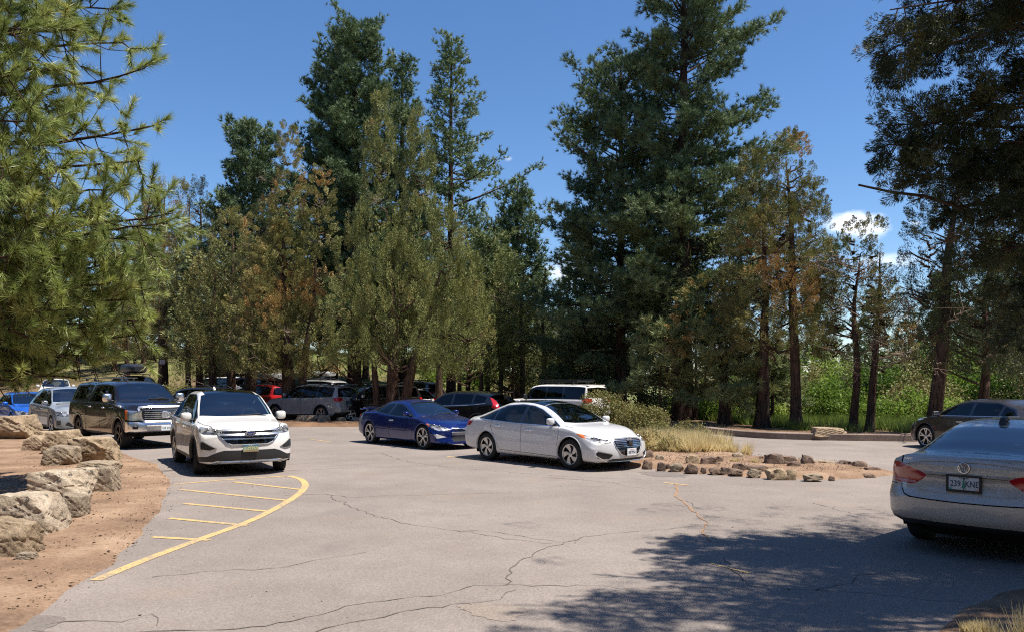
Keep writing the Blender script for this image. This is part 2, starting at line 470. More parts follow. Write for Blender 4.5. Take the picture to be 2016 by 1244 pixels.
# ================================================================ ground
def seg_sdf(P, poly):
    """signed distance (positive inside) of points (n,2) to a closed polygon"""
    P = np.asarray(P, float); poly = np.asarray(poly, float); n = len(poly)
    d = np.full(len(P), 1e9); ins = np.zeros(len(P), bool)
    for i in range(n):
        a, b = poly[i], poly[(i + 1) % n]; ab = b - a
        t = np.clip(((P - a) @ ab) / (ab @ ab + 1e-12), 0, 1)
        d = np.minimum(d, np.hypot(*(P - (a + t[:, None] * ab)).T))
        c = ((a[1] > P[:, 1]) != (b[1] > P[:, 1]))
        xx = (b[0] - a[0]) * (P[:, 1] - a[1]) / (b[1] - a[1] + 1e-12) + a[0]
        ins ^= c & (P[:, 0] < xx)
    return np.where(ins, d, -d)
_rng = np.random.default_rng(5)
_ph = _rng.uniform(0, 6.28, (40, 2)); _fr = _rng.normal(0, 1, (40, 2)); _fr /= np.linalg.norm(_fr, axis=1)[:, None]
def fnoise(x, y, sc=1.0, octv=5, seed=0):
    """cheap smooth noise, about -1..1"""
    r = np.zeros_like(np.asarray(x, float)); a = 1.0; tot = 0
    for o in range(octv):
        k = sc * 2.0 ** o
        for q in range(4):
            i = (o * 4 + q + seed * 7) % 40
            r = r + a * np.sin(k * (x * _fr[i, 0] + y * _fr[i, 1]) + _ph[i, 0]) * np.cos(k * .73 * (y * _fr[i, 0] - x * _fr[i, 1]) + _ph[i, 1]) * .5
        tot += a; a *= .55
    return r / tot
def smooth(t): t = np.clip(t, 0, 1); return t * t * (3 - 2 * t)
CURB = [(40, 23.2), (20, 24.6), (12.97, 25.35), (9.07, 26.3), (7.6, 28.2), (6.9, 31.5), (6.6, 35.5), (6.2, 44)]
LOT = [(-70, -14), (60, -14)] + CURB + [(6, 46), (-20, 46), (-70, 44)]
def terrain_z(x, y):
    x = np.asarray(x, float); y = np.asarray(y, float)
    left = smooth((y - 41 + np.maximum(x + 30, 0) * .25) / 40) * 5.0 * smooth((8 - x) / 30)
    far = smooth((y - 120) / 260) * 9 * smooth((60 - x) / 120)
    right = -smooth((y - 33) / 30) * 2.2 * smooth((x - 6) / 10)
    return left + far + right
def grid_sheet(name, x0, x1, y0, y1, nx, ny, zf, m, kind='structure', smooth_=True):
    X, Y = np.meshgrid(np.linspace(x0, x1, nx), np.linspace(y0, y1, ny), indexing='ij')
    Z = zf(X.ravel(), Y.ravel()); V = np.stack([X.ravel(), Y.ravel(), Z], 1)
    I = np.arange(nx * ny).reshape(nx, ny)
    F = np.stack([I[:-1, :-1], I[1:, :-1], I[1:, 1:], I[:-1, 1:]], -1).reshape(-1, 4)
    return V, F
def terrain_mat():
    m, nt, b = new_mat('grassy_ground')
    tc = nt.nodes.new('ShaderNodeTexCoord'); v = tc.outputs['Object']
    a = noise(nt, .12, 5, .6, vec=v); f = noise(nt, 9, 6, .7, vec=v)
    sx = nt.nodes.new('ShaderNodeSeparateXYZ'); nt.links.new(v, sx.inputs[0])
    c = ramp(nt, [(.35, (.22, .19, .09)), (.5, (.13, .155, .05)), (.68, (.20, .21, .08))], a)
    # brown duff under the trees near the lot, greener grass far off
    k = mth(nt, 'MULTIPLY', mth(nt, 'SUBTRACT', 66, sx.outputs[1]), .07)
    c = mixc(nt, mth(nt, 'MINIMUM', mth(nt, 'MAXIMUM', k, 0.0), .9), c, (.17, .11, .068))
    c = mixc(nt, .6, c, ramp(nt, [(.3, (.5, .5, .5)), (.7, (1.4, 1.4, 1.4))], f), 'MULTIPLY')
    nt.links.new(c, b.inputs['Base Color']); pset(b, Roughness=.95, Specular_IOR_Level=.1); bump(nt, b, f, .6, .05)
    return m
M['terrain'] = terrain_mat()
def build_ground():
    # far and near terrain as one sheet with finer spacing near the lot
    gx = np.concatenate([-np.geomspace(900, 75, 26), np.linspace(-70, 60, 131), np.geomspace(65, 900, 26)])
    gy = np.concatenate([np.linspace(-60, -15, 8), np.linspace(-13, 75, 121), np.geomspace(80, 1600, 34)])
    X, Y = np.meshgrid(gx, gy, indexing='ij'); x, y = X.ravel(), Y.ravel()
    sd = seg_sdf(np.stack([x, y], 1), LOT)
    z = terrain_z(x, y) + fnoise(x, y, .5, 4) * .12 * smooth(-sd / 4) + .10 * smooth(-sd / .8) - .10 * smooth(sd / .6 + .3) - .02
    I = np.arange(len(x)).reshape(X.shape)
    F = np.stack([I[:-1, :-1], I[1:, :-1], I[1:, 1:], I[:-1, 1:]], -1).reshape(-1, 4)
    o = np_mesh('ground', np.stack([x, y, z], 1), F, M['terrain'], smooth=True); tag(o, kind='structure')
    bm = bmesh.new(); vs = [bm.verts.new((a, b, 0)) for a, b in LOT]; bm.faces.new(vs); bmesh.ops.triangulate(bm, faces=bm.faces)
    me = bpy.data.meshes.new('parking_lot'); bm.to_mesh(me); bm.free(); me.materials.append(M['asphalt'])
    o = link(bpy.data.objects.new('parking_lot', me)); tag(o, kind='structure')
    # dirt patches: height fields that dip below the asphalt at a ragged edge
    def patch(name, poly, m, h, n=.12, res=.11, edge=.5, rough=.03, bulge=0.0):
        p = np.array(poly); x0, y0 = p.min(0) - .6; x1, y1 = p.max(0) + .6
        nx = int(min(420, (x1 - x0) / res)); ny = int(min(420, (y1 - y0) / res))
        def zf(x, y):
            d = seg_sdf(np.stack([x, y], 1), poly) + fnoise(x, y, 1.6, 5, 1) * n
            return -.03 + (h + .03) * smooth(d / edge + .25) + fnoise(x, y, 3.0, 5, 2) * rough * smooth(d / edge) + bulge * smooth(d / 3)
        V, F = grid_sheet(name, x0, x1, y0, y1, nx, ny, zf, m)
        keep = (V[F][:, :, 2] > -.012).any(1); F = F[keep]
        used = np.unique(F); mp = np.full(len(V), -1); mp[used] = np.arange(len(used))
        o = np_mesh(name, V[used], mp[F], m, smooth=True); tag(o, kind='structure'); return o, zf
    g = lambda u, v: G(u, v)[:2]
    left = [g(0, 1260), g(60, 1232), g(150, 1165), g(240, 1112), g(300, 1050), g(332, 1000), g(347, 955), g(338, 930), g(315, 912), g(268, 896), g(225, 886), (-12.6, 24.0), (-15.5, 26.8), (-19, 29.5), (-26, 33), (-34, 30), (-34, 4), (-5, 3.5)]
    o, zf = patch('dirt_verge', left, M['dirt'], .035, res=.09, rough=.02)
    globals()['dirt_z'] = lambda x, y: float(zf(np.array([x]), np.array([y]))[0])
    isl = [g(1180, 912), g(1262, 920), g(1330, 929), g(1420, 935), g(1500, 940), g(1600, 944), g(1690, 943), g(1755, 936), g(1768, 930), g(1735, 921), g(1690, 914), g(1560, 905), g(1480, 898), g(1400, 880), g(1360, 862), g(1290, 850), g(1180, 845), g(1100, 850), g(1120, 890)]
    o, zf2 = patch('dirt_island', isl, M['dirt'], .07, n=.10, res=.07, edge=.45, bulge=.06)
    globals()['island_z'] = lambda x, y: float(zf2(np.array([x]), np.array([y]))[0])
    patch('juniper_island', [(-13.2, 36.2), (-11.5, 34.3), (-9, 33.2), (-6.5, 33.4), (-4.2, 34.2), (-3.0, 35.4), (-4, 36.6), (-7.5, 36.8), (-10.5, 37.8)], M['duff'], .10, n=.25, res=.12, rough=.05)
    patch('tree_island', [(-24, 42), (-18, 39.5), (-14, 40.5), (-13, 44), (-23, 46.5)], M['duff'], .10, n=.3, res=.2, rough=.05)
    patch('back_verge', [(-6, 41.5), (2, 41.0), (6.8, 40), (6.8, 48), (-10, 48)], M['duff'], .08, n=.3, res=.2, rough=.05)
    # walk strip behind the kerb
    patch('near_dirt_corner', [g(2100, 1130), g(1960, 1160), g(1880, 1195), g(1800, 1262), (5.3, 4.4), (10, 4.4), (12, 9), (9.0, 9.4)], M['dirt'], .03, n=.08, res=.06, edge=.3, rough=.015)
build_ground()

def strip_along(pts, w0, w1, z, name, m, seed=0, jit=0.0, step=.25, kind='structure'):
    rnd = random.Random(seed); P = []
    for a, b in zip(pts[:-1], pts[1:]):
        a, b = Vector(a[:2]), Vector(b[:2]); k = max(1, int((b - a).length / step))
        for i in range(k): P.append(a.lerp(b, i / k))
    P.append(Vector(pts[-1][:2])); off = 0; Q = []
    for i, p in enumerate(P):
        t = (P[min(i + 1, len(P) - 1)] - P[max(i - 1, 0)]).normalized(); n = Vector((-t.y, t.x))
        off = off * .75 + rnd.gauss(0, jit)
        w = w0 + (w1 - w0) * i / max(1, len(P) - 1)
        if jit: w *= rnd.uniform(.35, 1.5)
        c = p + n * off; Q.append((c - n * w / 2, c + n * w / 2))
    V = []; F = []
    for a, b in Q: V += [(a.x, a.y, z), (b.x, b.y, z)]
    for i in range(len(Q) - 1): F.append((2 * i, 2 * i + 2, 2 * i + 3, 2 * i + 1))
    mb = MB(); mb.add(V, F); o = mb.build(name, m, fixn=True)
    if kind: tag(o, kind=kind)
    return o
def build_markings():
    g = lambda *a: [G(u, v) for u, v in a]
    mk = lambda pts, w=.10, n='kerb_marking': strip_along(pts, w, w, .005, n, M['line'])
    arc = catmull([Vector(p) for p in g((188, 1142), (290, 1100), (402, 1058), (487, 1027), (545, 999), (588, 972), (601, 955), (592, 943), (568, 936))], 6)
    strip_along(arc, .125, .125, .005, 'kerb_marking', M['line'])
    strip_along(g((340, 953), (430, 945), (562, 936.5)), .07, .10, .0045, 'kerb_marking', M['line'])
    for a, b in (((460, 948), (592, 963)), ((354, 963), (570, 985)), ((361, 990.5), (537, 1007)), ((333, 1019.5), (487, 1034)), ((300, 1056.5), (412, 1063))):
        strip_along(g(a, b), .095, .095, .0055, 'kerb_marking', M['line'])
    strip_along(g((1308, 949.5), (1358, 955)), .08, .07, .005, 'parking_line', M['line'])
    strip_along(g((880, 898), (960, 905)), .09, .09, .005, 'parking_line', M['line'])
    strip_along(g((150, 872), (218, 868)), .10, .10, .005, 'parking_line', M['line'])
    strip_along(g((610, 864), (650, 869)), .08, .08, .005, 'parking_line', M['line'])
    strip_along(g((1400, 1108), (1475, 1128)), .05, .05, .005, 'parking_line', M['line'])
    C = [
        [(652, 975), (678, 992), (690, 999), (745, 1018), (780, 1031), (850, 1036), (930, 1046), (1000, 1059), (1090, 1068)],
        [(560, 975), (640, 972), (680, 980), (760, 976), (880, 972), (1008, 970)],
        [(370, 898), (560, 914), (700, 905), (830, 902)], [(540, 928), (650, 921), (860, 916)],
        [(745, 890), (800, 908), (870, 918), (960, 926), (1080, 936), (1330, 946)],
        [(70, 1238), (160, 1243), (330, 1241), (470, 1236), (600, 1225), (690, 1196), (800, 1176), (1000, 1150), (1160, 1153), (1330, 1156), (1480, 1156), (1600, 1160), (1720, 1170), (1900, 1185)],
        [(1000, 1150), (998, 1138), (1010, 1112), (1070, 1084), (1150, 1056), (1250, 1046), (1390, 1036)],
        [(300, 1135), (460, 1120), (560, 1115), (640, 1100), (720, 1085)],
        [(90, 1230), (240, 1224), (290, 1212), (300, 1232)], [(900, 1044), (980, 1046), (1110, 1067)],
        [(1430, 1100), (1460, 1130), (1480, 1153)], [(1600, 1160), (1700, 1135), (1800, 1120)], [(1355, 985), (1374, 1000), (1330, 992)],
        [(620, 1244), (800, 1205), (980, 1178), (1010, 1160)], [(1080, 940), (1190, 948), (1300, 965)], [(1600, 990), (1680, 1010), (1760, 1022)]]
    for i, c in enumerate(C):
        strip_along(g(*c), .015, .006, .0038 + .0001 * i, 'pavement_crack', M['crack'], seed=i, jit=.028, step=.10)
    strip_along(g((1332, 951), (1328, 975), (1345, 995), (1372, 1012), (1390, 1032), (1384, 1046), (1400, 1066)), .045, .02, .0065, 'pavement_crack', M['crack_dirt'], seed=40, jit=.022, step=.12)
build_markings()
def build_stains():
    """old patches and an oil stain in the surface"""
    def stain(px, m, z, seed, n=48, jit=.10):
        rng = np.random.default_rng(seed); P = catmull([Vector(G(u, v)) for u, v in px], max(3, n // len(px)), closed=True)
        c = sum(P, Vector()) / len(P); V = [(c.x, c.y, z)] + [tuple((c + (p - c) * (1 + jit * rng.normal())).to_2d()) + (z,) for p in P]
        mb = MB(); mb.add(V, [(0, i, i % (len(V) - 1) + 1) for i in range(1, len(V))]); tag(mb.build('asphalt_patch', m), kind='structure')
    dk = asphalt_mat(); dk.name = 'asphalt_darker'
    def tone(m, c0, c1):
        for nd in m.node_tree.nodes:
            if nd.type == 'VALTORGB' and abs(nd.color_ramp.elements[0].color[0] - .198) < .002:
                nd.color_ramp.elements[0].color = (*c0, 1); nd.color_ramp.elements[1].color = (*c1, 1)
    tone(dk, (.15, .13, .117), (.205, .178, .16))
    lt = asphalt_mat(); lt.name = 'asphalt_sandy'; tone(lt, (.215, .18, .15), (.29, .243, .205))
    stain([(-60, 1212), (60, 1210), (130, 1216), (95, 1236), (40, 1262), (-60, 1262)], dk, .0032, 1, jit=.02)
    stain([(905, 1192), (960, 1186), (1015, 1190), (1040, 1204), (1000, 1222), (940, 1212)], lt, .0030, 2, jit=.07)
    stain([(1262, 929), (1300, 927), (1345, 933), (1338, 938), (1280, 936)], dk, .0031, 3, jit=.12)
build_stains()
def build_kerb():
    pts = [Vector((*p, 0)) for p in CURB[:-1]]
    P = catmull(pts, 10)
    mb = MB(); rnd = random.Random(3); V = []; F = []
    for i, p in enumerate(P):
        t = (P[min(i + 1, len(P) - 1)] - P[max(i - 1, 0)]).normalized(); n = Vector((t.y, -t.x, 0))   # away from the lot
        if n.y < 0 and n.x < 0: n = -n
        j = rnd.uniform(-.012, .012)
        for o, z in ((.0, -.05), (.006 + j, .195), (.03 + j, .215), (.27, .22 + j), (.30, .02)): V.append(p + n * o + Vector((0, 0, z)))
    for i in range(len(P) - 1):
        for k in range(4): F.append((i * 5 + k, i * 5 + k + 1, i * 5 + 6 + k, i * 5 + 5 + k))
    mb.add(V, F); o = mb.build('kerb', M['curb'], smooth=True, angle=35); tag(o, kind='structure')
    # worn footpath of pale grit behind the kerb
    V = []; F = []
    for i, p in enumerate(P):
        t = (P[min(i + 1, len(P) - 1)] - P[max(i - 1, 0)]).normalized(); n = Vector((t.y, -t.x, 0))
        if n.y < 0 and n.x < 0: n = -n
        for k, o_ in enumerate((.28, .9, 1.7, 2.3)):
            q = p + n * o_; V.append((q.x, q.y, .165 + .02 * math.sin(q.x * 3 + k) - (.12 if k == 3 else 0)))
    for i in range(len(P) - 1):
        for k in range(3): F.append((i * 4 + k, i * 4 + k + 1, i * 4 + 5 + k, i * 4 + 4 + k))
    mb = MB(); mb.add(V, F); o = mb.build('path', M['duff'], smooth=True); tag(o, kind='structure')
build_kerb()
# ================================================================ plants
M['ponderosa'] = leaf_mat('ponderosa_needles', [(0, (0.0754, 0.1161, 0.0569)), (.45, (0.1674, 0.2306, 0.1011)), (.8, (0.2846, 0.3245, 0.1327)), (1, (0.4017, 0.3416, 0.1264))], trans=.12)
M['pine_near'] = leaf_mat('near_pine_needles', [(0, (0.1238, 0.1819, 0.0534)), (.5, (0.3038, 0.3638, 0.101)), (.85, (0.495, 0.5092, 0.1662)), (1, (0.4725, 0.3516, 0.1306))], rough=.42, trans=.30, spec=.45)
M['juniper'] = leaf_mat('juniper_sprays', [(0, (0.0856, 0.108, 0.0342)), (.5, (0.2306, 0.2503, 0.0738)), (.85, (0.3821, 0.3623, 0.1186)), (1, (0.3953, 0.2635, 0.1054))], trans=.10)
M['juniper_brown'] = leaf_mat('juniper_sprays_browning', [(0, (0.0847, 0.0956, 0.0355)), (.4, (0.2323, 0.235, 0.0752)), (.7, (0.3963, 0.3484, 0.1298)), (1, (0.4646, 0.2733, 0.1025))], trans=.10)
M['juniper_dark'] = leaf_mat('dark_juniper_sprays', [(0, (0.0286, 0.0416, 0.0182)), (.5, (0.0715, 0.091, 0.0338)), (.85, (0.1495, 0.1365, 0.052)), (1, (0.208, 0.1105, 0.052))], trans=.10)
M['leaf_bright'] = leaf_mat('broad_leaves', [(0, (.05, .10, .014)), (.45, (.17, .27, .036)), (1, (.40, .46, .11))], trans=.45)
M['leaf_shrub'] = leaf_mat('shrub_leaves', [(0, (.07, .085, .025)), (.5, (.19, .185, .055)), (.8, (.30, .26, .10)), (1, (.30, .14, .08))], trans=.25)
M['leaf_sage'] = leaf_mat('olive_shrub_leaves', [(0, (.12, .13, .045)), (.5, (.26, .24, .09)), (1, (.38, .30, .15))], trans=.25)
M['straw'] = leaf_mat('dry_grass_blades', [(0, (.50, .40, .19)), (.5, (.80, .67, .37)), (1, (.92, .83, .56))], rough=.7, trans=.5)
M['green_grass'] = leaf_mat('green_grass_blades', [(0, (.10, .16, .03)), (.6, (.22, .30, .06)), (1, (.46, .44, .16))], rough=.6, trans=.4)

def rdirs(rng, n):
    v = rng.normal(0, 1, (n, 3)); return v / np.linalg.norm(v, axis=1)[:, None]
def unit(v): return v / np.maximum(np.linalg.norm(v, axis=-1, keepdims=True), 1e-9)
def blades(rng, P, D, n, ln, wd, spread, t, along=0.0, tj=.12, dbl=False):
    """n thin triangles at each point P around direction D; ln/wd arrays or scalars; returns V, F, tint"""
    k = len(P); P = np.repeat(P, n, 0); D = np.repeat(D, n, 0)
    ln = np.repeat(np.broadcast_to(ln, k), n) * rng.uniform(.7, 1.15, k * n); wd = np.repeat(np.broadcast_to(wd, k), n)
    if np.any(along): P = P + D * (rng.uniform(0, 1, (k * n, 1)) * (np.repeat(np.broadcast_to(along, k), n)[:, None]))
    d = unit(D + rdirs(rng, k * n) * spread * rng.uniform(.4, 1.1, (k * n, 1)))
    s = unit(np.cross(d, rdirs(rng, k * n)))
    A = P - s * wd[:, None] / 2; B = P + s * wd[:, None] / 2; C = P + d * ln[:, None]
    V = np.stack([A, B, C], 1).reshape(-1, 3); F = np.arange(len(V)).reshape(-1, 3)
    tt = np.clip(np.repeat(np.broadcast_to(t, k), n) + rng.normal(0, tj, k * n), 0, 1)
    return V, F, tt
def clumps(rng, P, D, n, R, L, size, t, tj=.06, flat=.26, ax=.8, ra=.75, rj=.45):
    """spray-like clumps: n small kites filling a teardrop of length L and radius R about D at each P"""
    k = len(P); K = k * n
    P_ = np.repeat(P, n, 0); D_ = np.repeat(D, n, 0); R_ = np.repeat(np.broadcast_to(R, k), n); L_ = np.repeat(np.broadcast_to(L, k), n)
    u = rng.uniform(0, 1, K) ** .8
    prof = np.sin(np.pi * np.clip(u * .86 + .10, 0, 1)) ** .8
    rad = unit(np.cross(D_, rdirs(rng, K)))
    rr = R_ * prof * rng.uniform(.25, 1.05, K) ** .6
    c = P_ + D_ * (u * L_)[:, None] + rad * rr[:, None]
    d = unit(D_ * ax + rad * ra + rdirs(rng, K) * rj)
    s = unit(np.cross(d, rdirs(rng, K)))
    l = size * rng.uniform(.6, 1.3, K); w = l * flat
    A = c - d * (l * .35)[:, None]; C = c + d * (l * .65)[:, None]; B = c + s * (w / 2)[:, None]; E = c - s * (w / 2)[:, None]
    V = np.stack([A, B, C, E], 1).reshape(-1, 3); F = np.arange(len(V)).reshape(-1, 4)
    tt = np.clip(np.repeat(np.broadcast_to(t, k), n) + rng.normal(0, tj, K), 0, 1)
    return V, F, tt
def tubes_np(paths, radii, n=5):
    """many tapered tubes in one vertex list"""
    V = []; F = []; b = 0
    for pts, r in zip(paths, radii):
        pts = np.asarray(pts, float); m = len(pts)
        t = np.gradient(pts, axis=0); t = unit(t)
        a = np.cross(t, np.array([.31, .17, .93])); a = unit(a); c = np.cross(t, a)
        ang = np.arange(n) * 2 * np.pi / n
        r = np.asarray(r, float)
        ring = pts[:, None, :] + r[:, None, None] * (a[:, None, :] * np.cos(ang)[None, :, None] + c[:, None, :] * np.sin(ang)[None, :, None])
        V.append(ring.reshape(-1, 3))
        I = b + np.arange(m * n).reshape(m, n); J = np.roll(I, -1, 1)
        F.append(np.stack([I[:-1], J[:-1], J[1:], I[1:]], -1).reshape(-1, 4)); b += m * n
    return np.concatenate(V), np.concatenate(F)
def tree_root(name, x, y, z, label, group=None, cat='tree'):
    return tag(empty(name, (x, y, z)), label, cat, group)
def trunk_mesh(root, rng, H, r0, bark, lean=(0, 0), wob=.12, limbs=(), lr=(), flare=1.35, topr=.12, n=10, base=None):
    k = 16; t = np.linspace(0, 1, k)
    x = lean[0] * t * H + wob * np.sin(t * 5 + rng.uniform(0, 6)) * t; y = lean[1] * t * H + wob * np.cos(t * 4 + rng.uniform(0, 6)) * t
    pts = np.stack([x, y, t * H - .15], 1)
    if base is not None: pts[:, :2] += base
    r = r0 * ((1 - t) * (1 - topr) + topr) * (1 + (flare - 1) * np.exp(-t * H / .5))
    V, F = tubes_np([pts], [r], n)
    # fluted bark
    ang = np.arctan2(V[:, 1] - np.repeat(pts[:, 1], n), V[:, 0] - np.repeat(pts[:, 0], n))
    if len(limbs):
        V2, F2 = tubes_np(limbs, lr, 5); F = np.concatenate([F, F2 + len(V)]); V = np.concatenate([V, V2])
    np_mesh('trunk', V, F, bark, root, smooth=True)
    return pts, r
def pine(x, y, H, R, base, label, seed=1, z=0.0, dens=1.0, tuft=.30, sparse=0.0, prof=None, group=None, lean=(0, 0), r0=None, tint=0.35, asym=None, nb=11, droop=.0, wd=.05, upc=.5, minR=.55, name='pine_tree', crown_m='ponderosa', top_taper=.8):
    rng = np.random.default_rng(seed); root = tree_root(name, x, y, z, label, group)
    limbs = []; lr = []; TP = []; TD = []; TT = []
    zz = base; a0 = rng.uniform(0, 6.28)
    while zz < H * .985:
        t = (zz - base) / (H - base)
        L0 = R * (prof(t) if prof else (min(1, .62 + t * 2.2) * (1 - t) ** top_taper)) + minR
        nbr = rng.integers(3, 6)
        for i in range(nbr):
            if rng.uniform() < sparse * (1 - t * .6): continue
            a = a0 + i * 2 * np.pi / nbr + rng.uniform(-.35, .35)
            if rng.uniform() < .75 and fnoise(np.array([np.cos(a) * 2.2 + x]), np.array([zz * .55 + np.sin(a) * 2.2]), 1.1, 3, seed % 6)[0] < -.42: continue
            L = L0 * rng.uniform(.50, 1.12) * (1 + .22 * math.sin(zz * 1.9 + a * 2 + seed))
            if asym: L *= asym(a, t)
            el = -.22 * (1 - t) + .75 * t ** 1.3 + rng.uniform(-.24, .26) - droop * (1 - t)
            m = 7; s = np.linspace(0, 1, m)
            hx = L * s; vz = np.tan(el) * hx * (1 - .2 * s) + upc * .35 * L * s ** 2.4
            off = rng.normal(0, .06, m).cumsum() * L * .12
            ca, sa = np.cos(a), np.sin(a)
            lx = lean[0] * zz; ly = lean[1] * zz
            p = np.stack([lx + ca * hx - sa * off, ly + sa * hx + ca * off, zz + vz], 1)
            limbs.append(p); lr.append(np.linspace(max(.015, L * .017), .008, m))
            # side twigs and their tufts
            q = max(5, int(L / .22 * dens)); u = rng.uniform(.22 if L > 1.2 else .05, 1.0, q) ** .85
            j = np.clip((u * (m - 1)).astype(int), 0, m - 2); f = u * (m - 1) - j
            bp = p[j] * (1 - f)[:, None] + p[j + 1] * f[:, None]; bd = unit(p[j + 1] - p[j])
            side = rng.choice([-1, 1], q); out = unit(bd * .8 + np.stack([-sa * side, ca * side, np.zeros(q)], 1) * rng.uniform(.2, 1.0, (q, 1)) + np.array([0, 0, .30]) * rng.uniform(-.6, 1.2, (q, 1)))
            tl = (.22 + .34 * L * (1 - u * .72)) * rng.uniform(.35, 1.15, q)
            for w_ in range(3):
                fr = (w_ + 1) / 3
                TP.append(bp + out * (tl * (.35 + .65 * fr))[:, None] + rng.normal(0, .11, (q, 3))); TD.append(unit(out * .7 + np.array([0, 0, .30]) + rng.normal(0, .55, (q, 3))))
            TP.append(p[-1:] + rng.normal(0, .03, (1, 3))); TD.append(unit(p[-1:] - p[-2:-1] + np.array([0, 0, .2])))
        zz += rng.uniform(.30, .52) * (H / 22) ** .35 / max(.6, dens ** .4); a0 += 2.4
    TP.append(np.array([[lean[0] * H, lean[1] * H, H - .1], [lean[0] * H, lean[1] * H, H + .05]])); TD.append(np.array([[0, 0, 1.], [.1, 0, 1.]]))
    TP = np.concatenate(TP); TD = np.concatenate(TD)
    tt = np.clip(tint + fnoise(TP[:, 0] + x, TP[:, 2] + TP[:, 1], .9, 3, seed % 5) * .25 + rng.normal(0, .08, len(TP)), 0, 1)
    V, F, T = blades(rng, TP, TD, nb, tuft, wd, .95, tt, along=.10)
    np_mesh('crown', V, F, M[crown_m], root, attr=T)
    trunk_mesh(root, rng, H, r0 or H * .0165, M['bark_pine'], lean=lean, limbs=limbs, lr=lr, wob=.04)
    return root, TP, TD
def juniper(x, y, leaders, label, seed=1, z=0.0, m='juniper', n_pl=900, npp=80, size=.085, trunks=((0, 0, .25),), tH=None, group=None, brown=.0, gaps=.25, tint=.45, plume=.78, bare=0, name='juniper_tree', low=None, pr=.33, up=.75):
    """leaders: (dx, dy, z_base, z_top, radius, shape) crowns that grow together"""
    rng = np.random.default_rng(seed); root = tree_root(name, x, y, z, label, group)
    P = []; D = []; S = []
    tot = sum(l[4] * (l[3] - l[2]) for l in leaders)
    limbs = []; lr = []
    for (dx, dy, z0, z1, R, sh) in leaders:
        n = int(n_pl * R * (z1 - z0) / tot)
        t = rng.uniform(0, 1, n) ** 1.15
        rad = R * (np.minimum(1, .55 + t * 3.0) * (1 - t) ** sh) + .10
        a = rng.uniform(0, 2 * np.pi, n)
        lump = 1 + .28 * fnoise(np.cos(a) * R * 1.4 + x * 3 + t * 2, np.sin(a) * R * 1.4 + (z0 + t * (z1 - z0)) * .9, 1.5, 3, seed % 6)
        r = rad * lump * rng.uniform(.25, 1, n) ** .45
        zc = z0 + t * (z1 - z0)
        p = np.stack([dx + np.cos(a) * r, dy + np.sin(a) * r, zc], 1)
        hole = fnoise(p[:, 0] * 1.0 + x, p[:, 2] * 1.0 + p[:, 1] * .8, 1.35, 3, (seed + 2) % 6)
        keep = hole > -.62 + gaps
        p = p[keep]; a = a[keep]; t = t[keep]
        d = unit(np.stack([np.cos(a) * (1 - up), np.sin(a) * (1 - up), np.full(len(a), up)], 1) + rng.normal(0, .16, (len(a), 3)))
        P.append(p); D.append(d); S.append(plume * (1.05 - .45 * t) * rng.uniform(.6, 1.25, len(t)))
        for i in range(int(8 + (z1 - z0) * 2.2)):
            tb = rng.uniform(0, .85); ab = rng.uniform(0, 6.28); zb = z0 + tb * (z1 - z0); L = R * (1 - tb) ** sh * rng.uniform(.5, .95)
            s = np.linspace(0, 1, 5)
            limbs.append(np.stack([dx + np.cos(ab) * L * s + rng.normal(0, .05, 5), dy + np.sin(ab) * L * s + rng.normal(0, .05, 5), zb - .25 * L + L * .55 * s ** 1.3], 1)); lr.append(np.linspace(.05, .012, 5))
    P = np.concatenate(P); D = np.concatenate(D); S = np.concatenate(S)
    nz = fnoise(P[:, 0] + x * 2, P[:, 2] + P[:, 1], 1.1, 3, (seed + 3) % 6)
    T = tint + nz * .22 + rng.normal(0, .15, len(P))
    if brown: T = np.where(fnoise(P[:, 0] - x, P[:, 2] * 1.2 - P[:, 1], .95, 3, (seed + 4) % 6) > (.55 - brown), np.maximum(T, .82) + .12, T)
    V, F, T2 = clumps(rng, P, D, npp, S * pr, S, size, np.clip(T, 0, 1), ax=1.1, ra=.55, rj=.35)
    np_mesh('crown', V, F, M[m], root, attr=T2)
    Hm = max(l[3] for l in leaders); dead = []; dr_ = []
    for k in range(bare):
        a = rng.uniform(0, 6.28); zb = rng.uniform(.15, .8) * Hm; L = rng.uniform(.8, 1.9); s = np.linspace(0, 1, 6)
        R0 = max(l[4] for l in leaders) * (1 - zb / Hm) * .8
        limbs.append(np.stack([np.cos(a) * (R0 + L * s) + rng.normal(0, .08, 6), np.sin(a) * (R0 + L * s) + rng.normal(0, .08, 6), zb + .3 * L * s + rng.normal(0, .06, 6)], 1))
        main = limbs.pop(); dead.append(main); dr_.append(np.linspace(.028, .006, 6))
        for q_ in range(7):
            b_ = main[rng.integers(1, 6)]; dead.append(np.array([b_, b_ + rng.normal(0, .16, 3), b_ + rng.normal(0, .34, 3) + [0, 0, .06]])); dr_.append(np.array([.011, .008, .004]))
    tr = list(trunks)
    V = []; F = []; b = 0
    for (tx, ty, r0, h_, lx, ly) in [(t + (None, 0, 0))[:6] if len(t) == 3 else t for t in tr]:
        h_ = h_ or Hm * .93; k = 14; s = np.linspace(0, 1, k)
        pts = np.stack([tx + lx * s ** 1.2 + .10 * np.sin(s * 9 + tx * 5) * s, ty + ly * s + .08 * np.cos(s * 8 + ty), s * h_ - .12], 1)
        r = r0 * ((1 - s) ** .8 * .9 + .1) * (1 + .45 * np.exp(-s * h_ / .35))
        v, f = tubes_np([pts], [r], 12)
        # flutes
        cidx = np.repeat(np.arange(k), 12); ang = np.tile(np.arange(12), k); fl = 1 + .13 * np.sin(ang * 2.6 + cidx * .3 + tx)
        v = pts[cidx] + (v - pts[cidx]) * fl[:, None]
        V.append(v); F.append(f + b); b += len(v)
    v, f = tubes_np(limbs, lr, 5); V.append(v); F.append(f + b); b += len(v); nd = sum(len(q) for q in F)
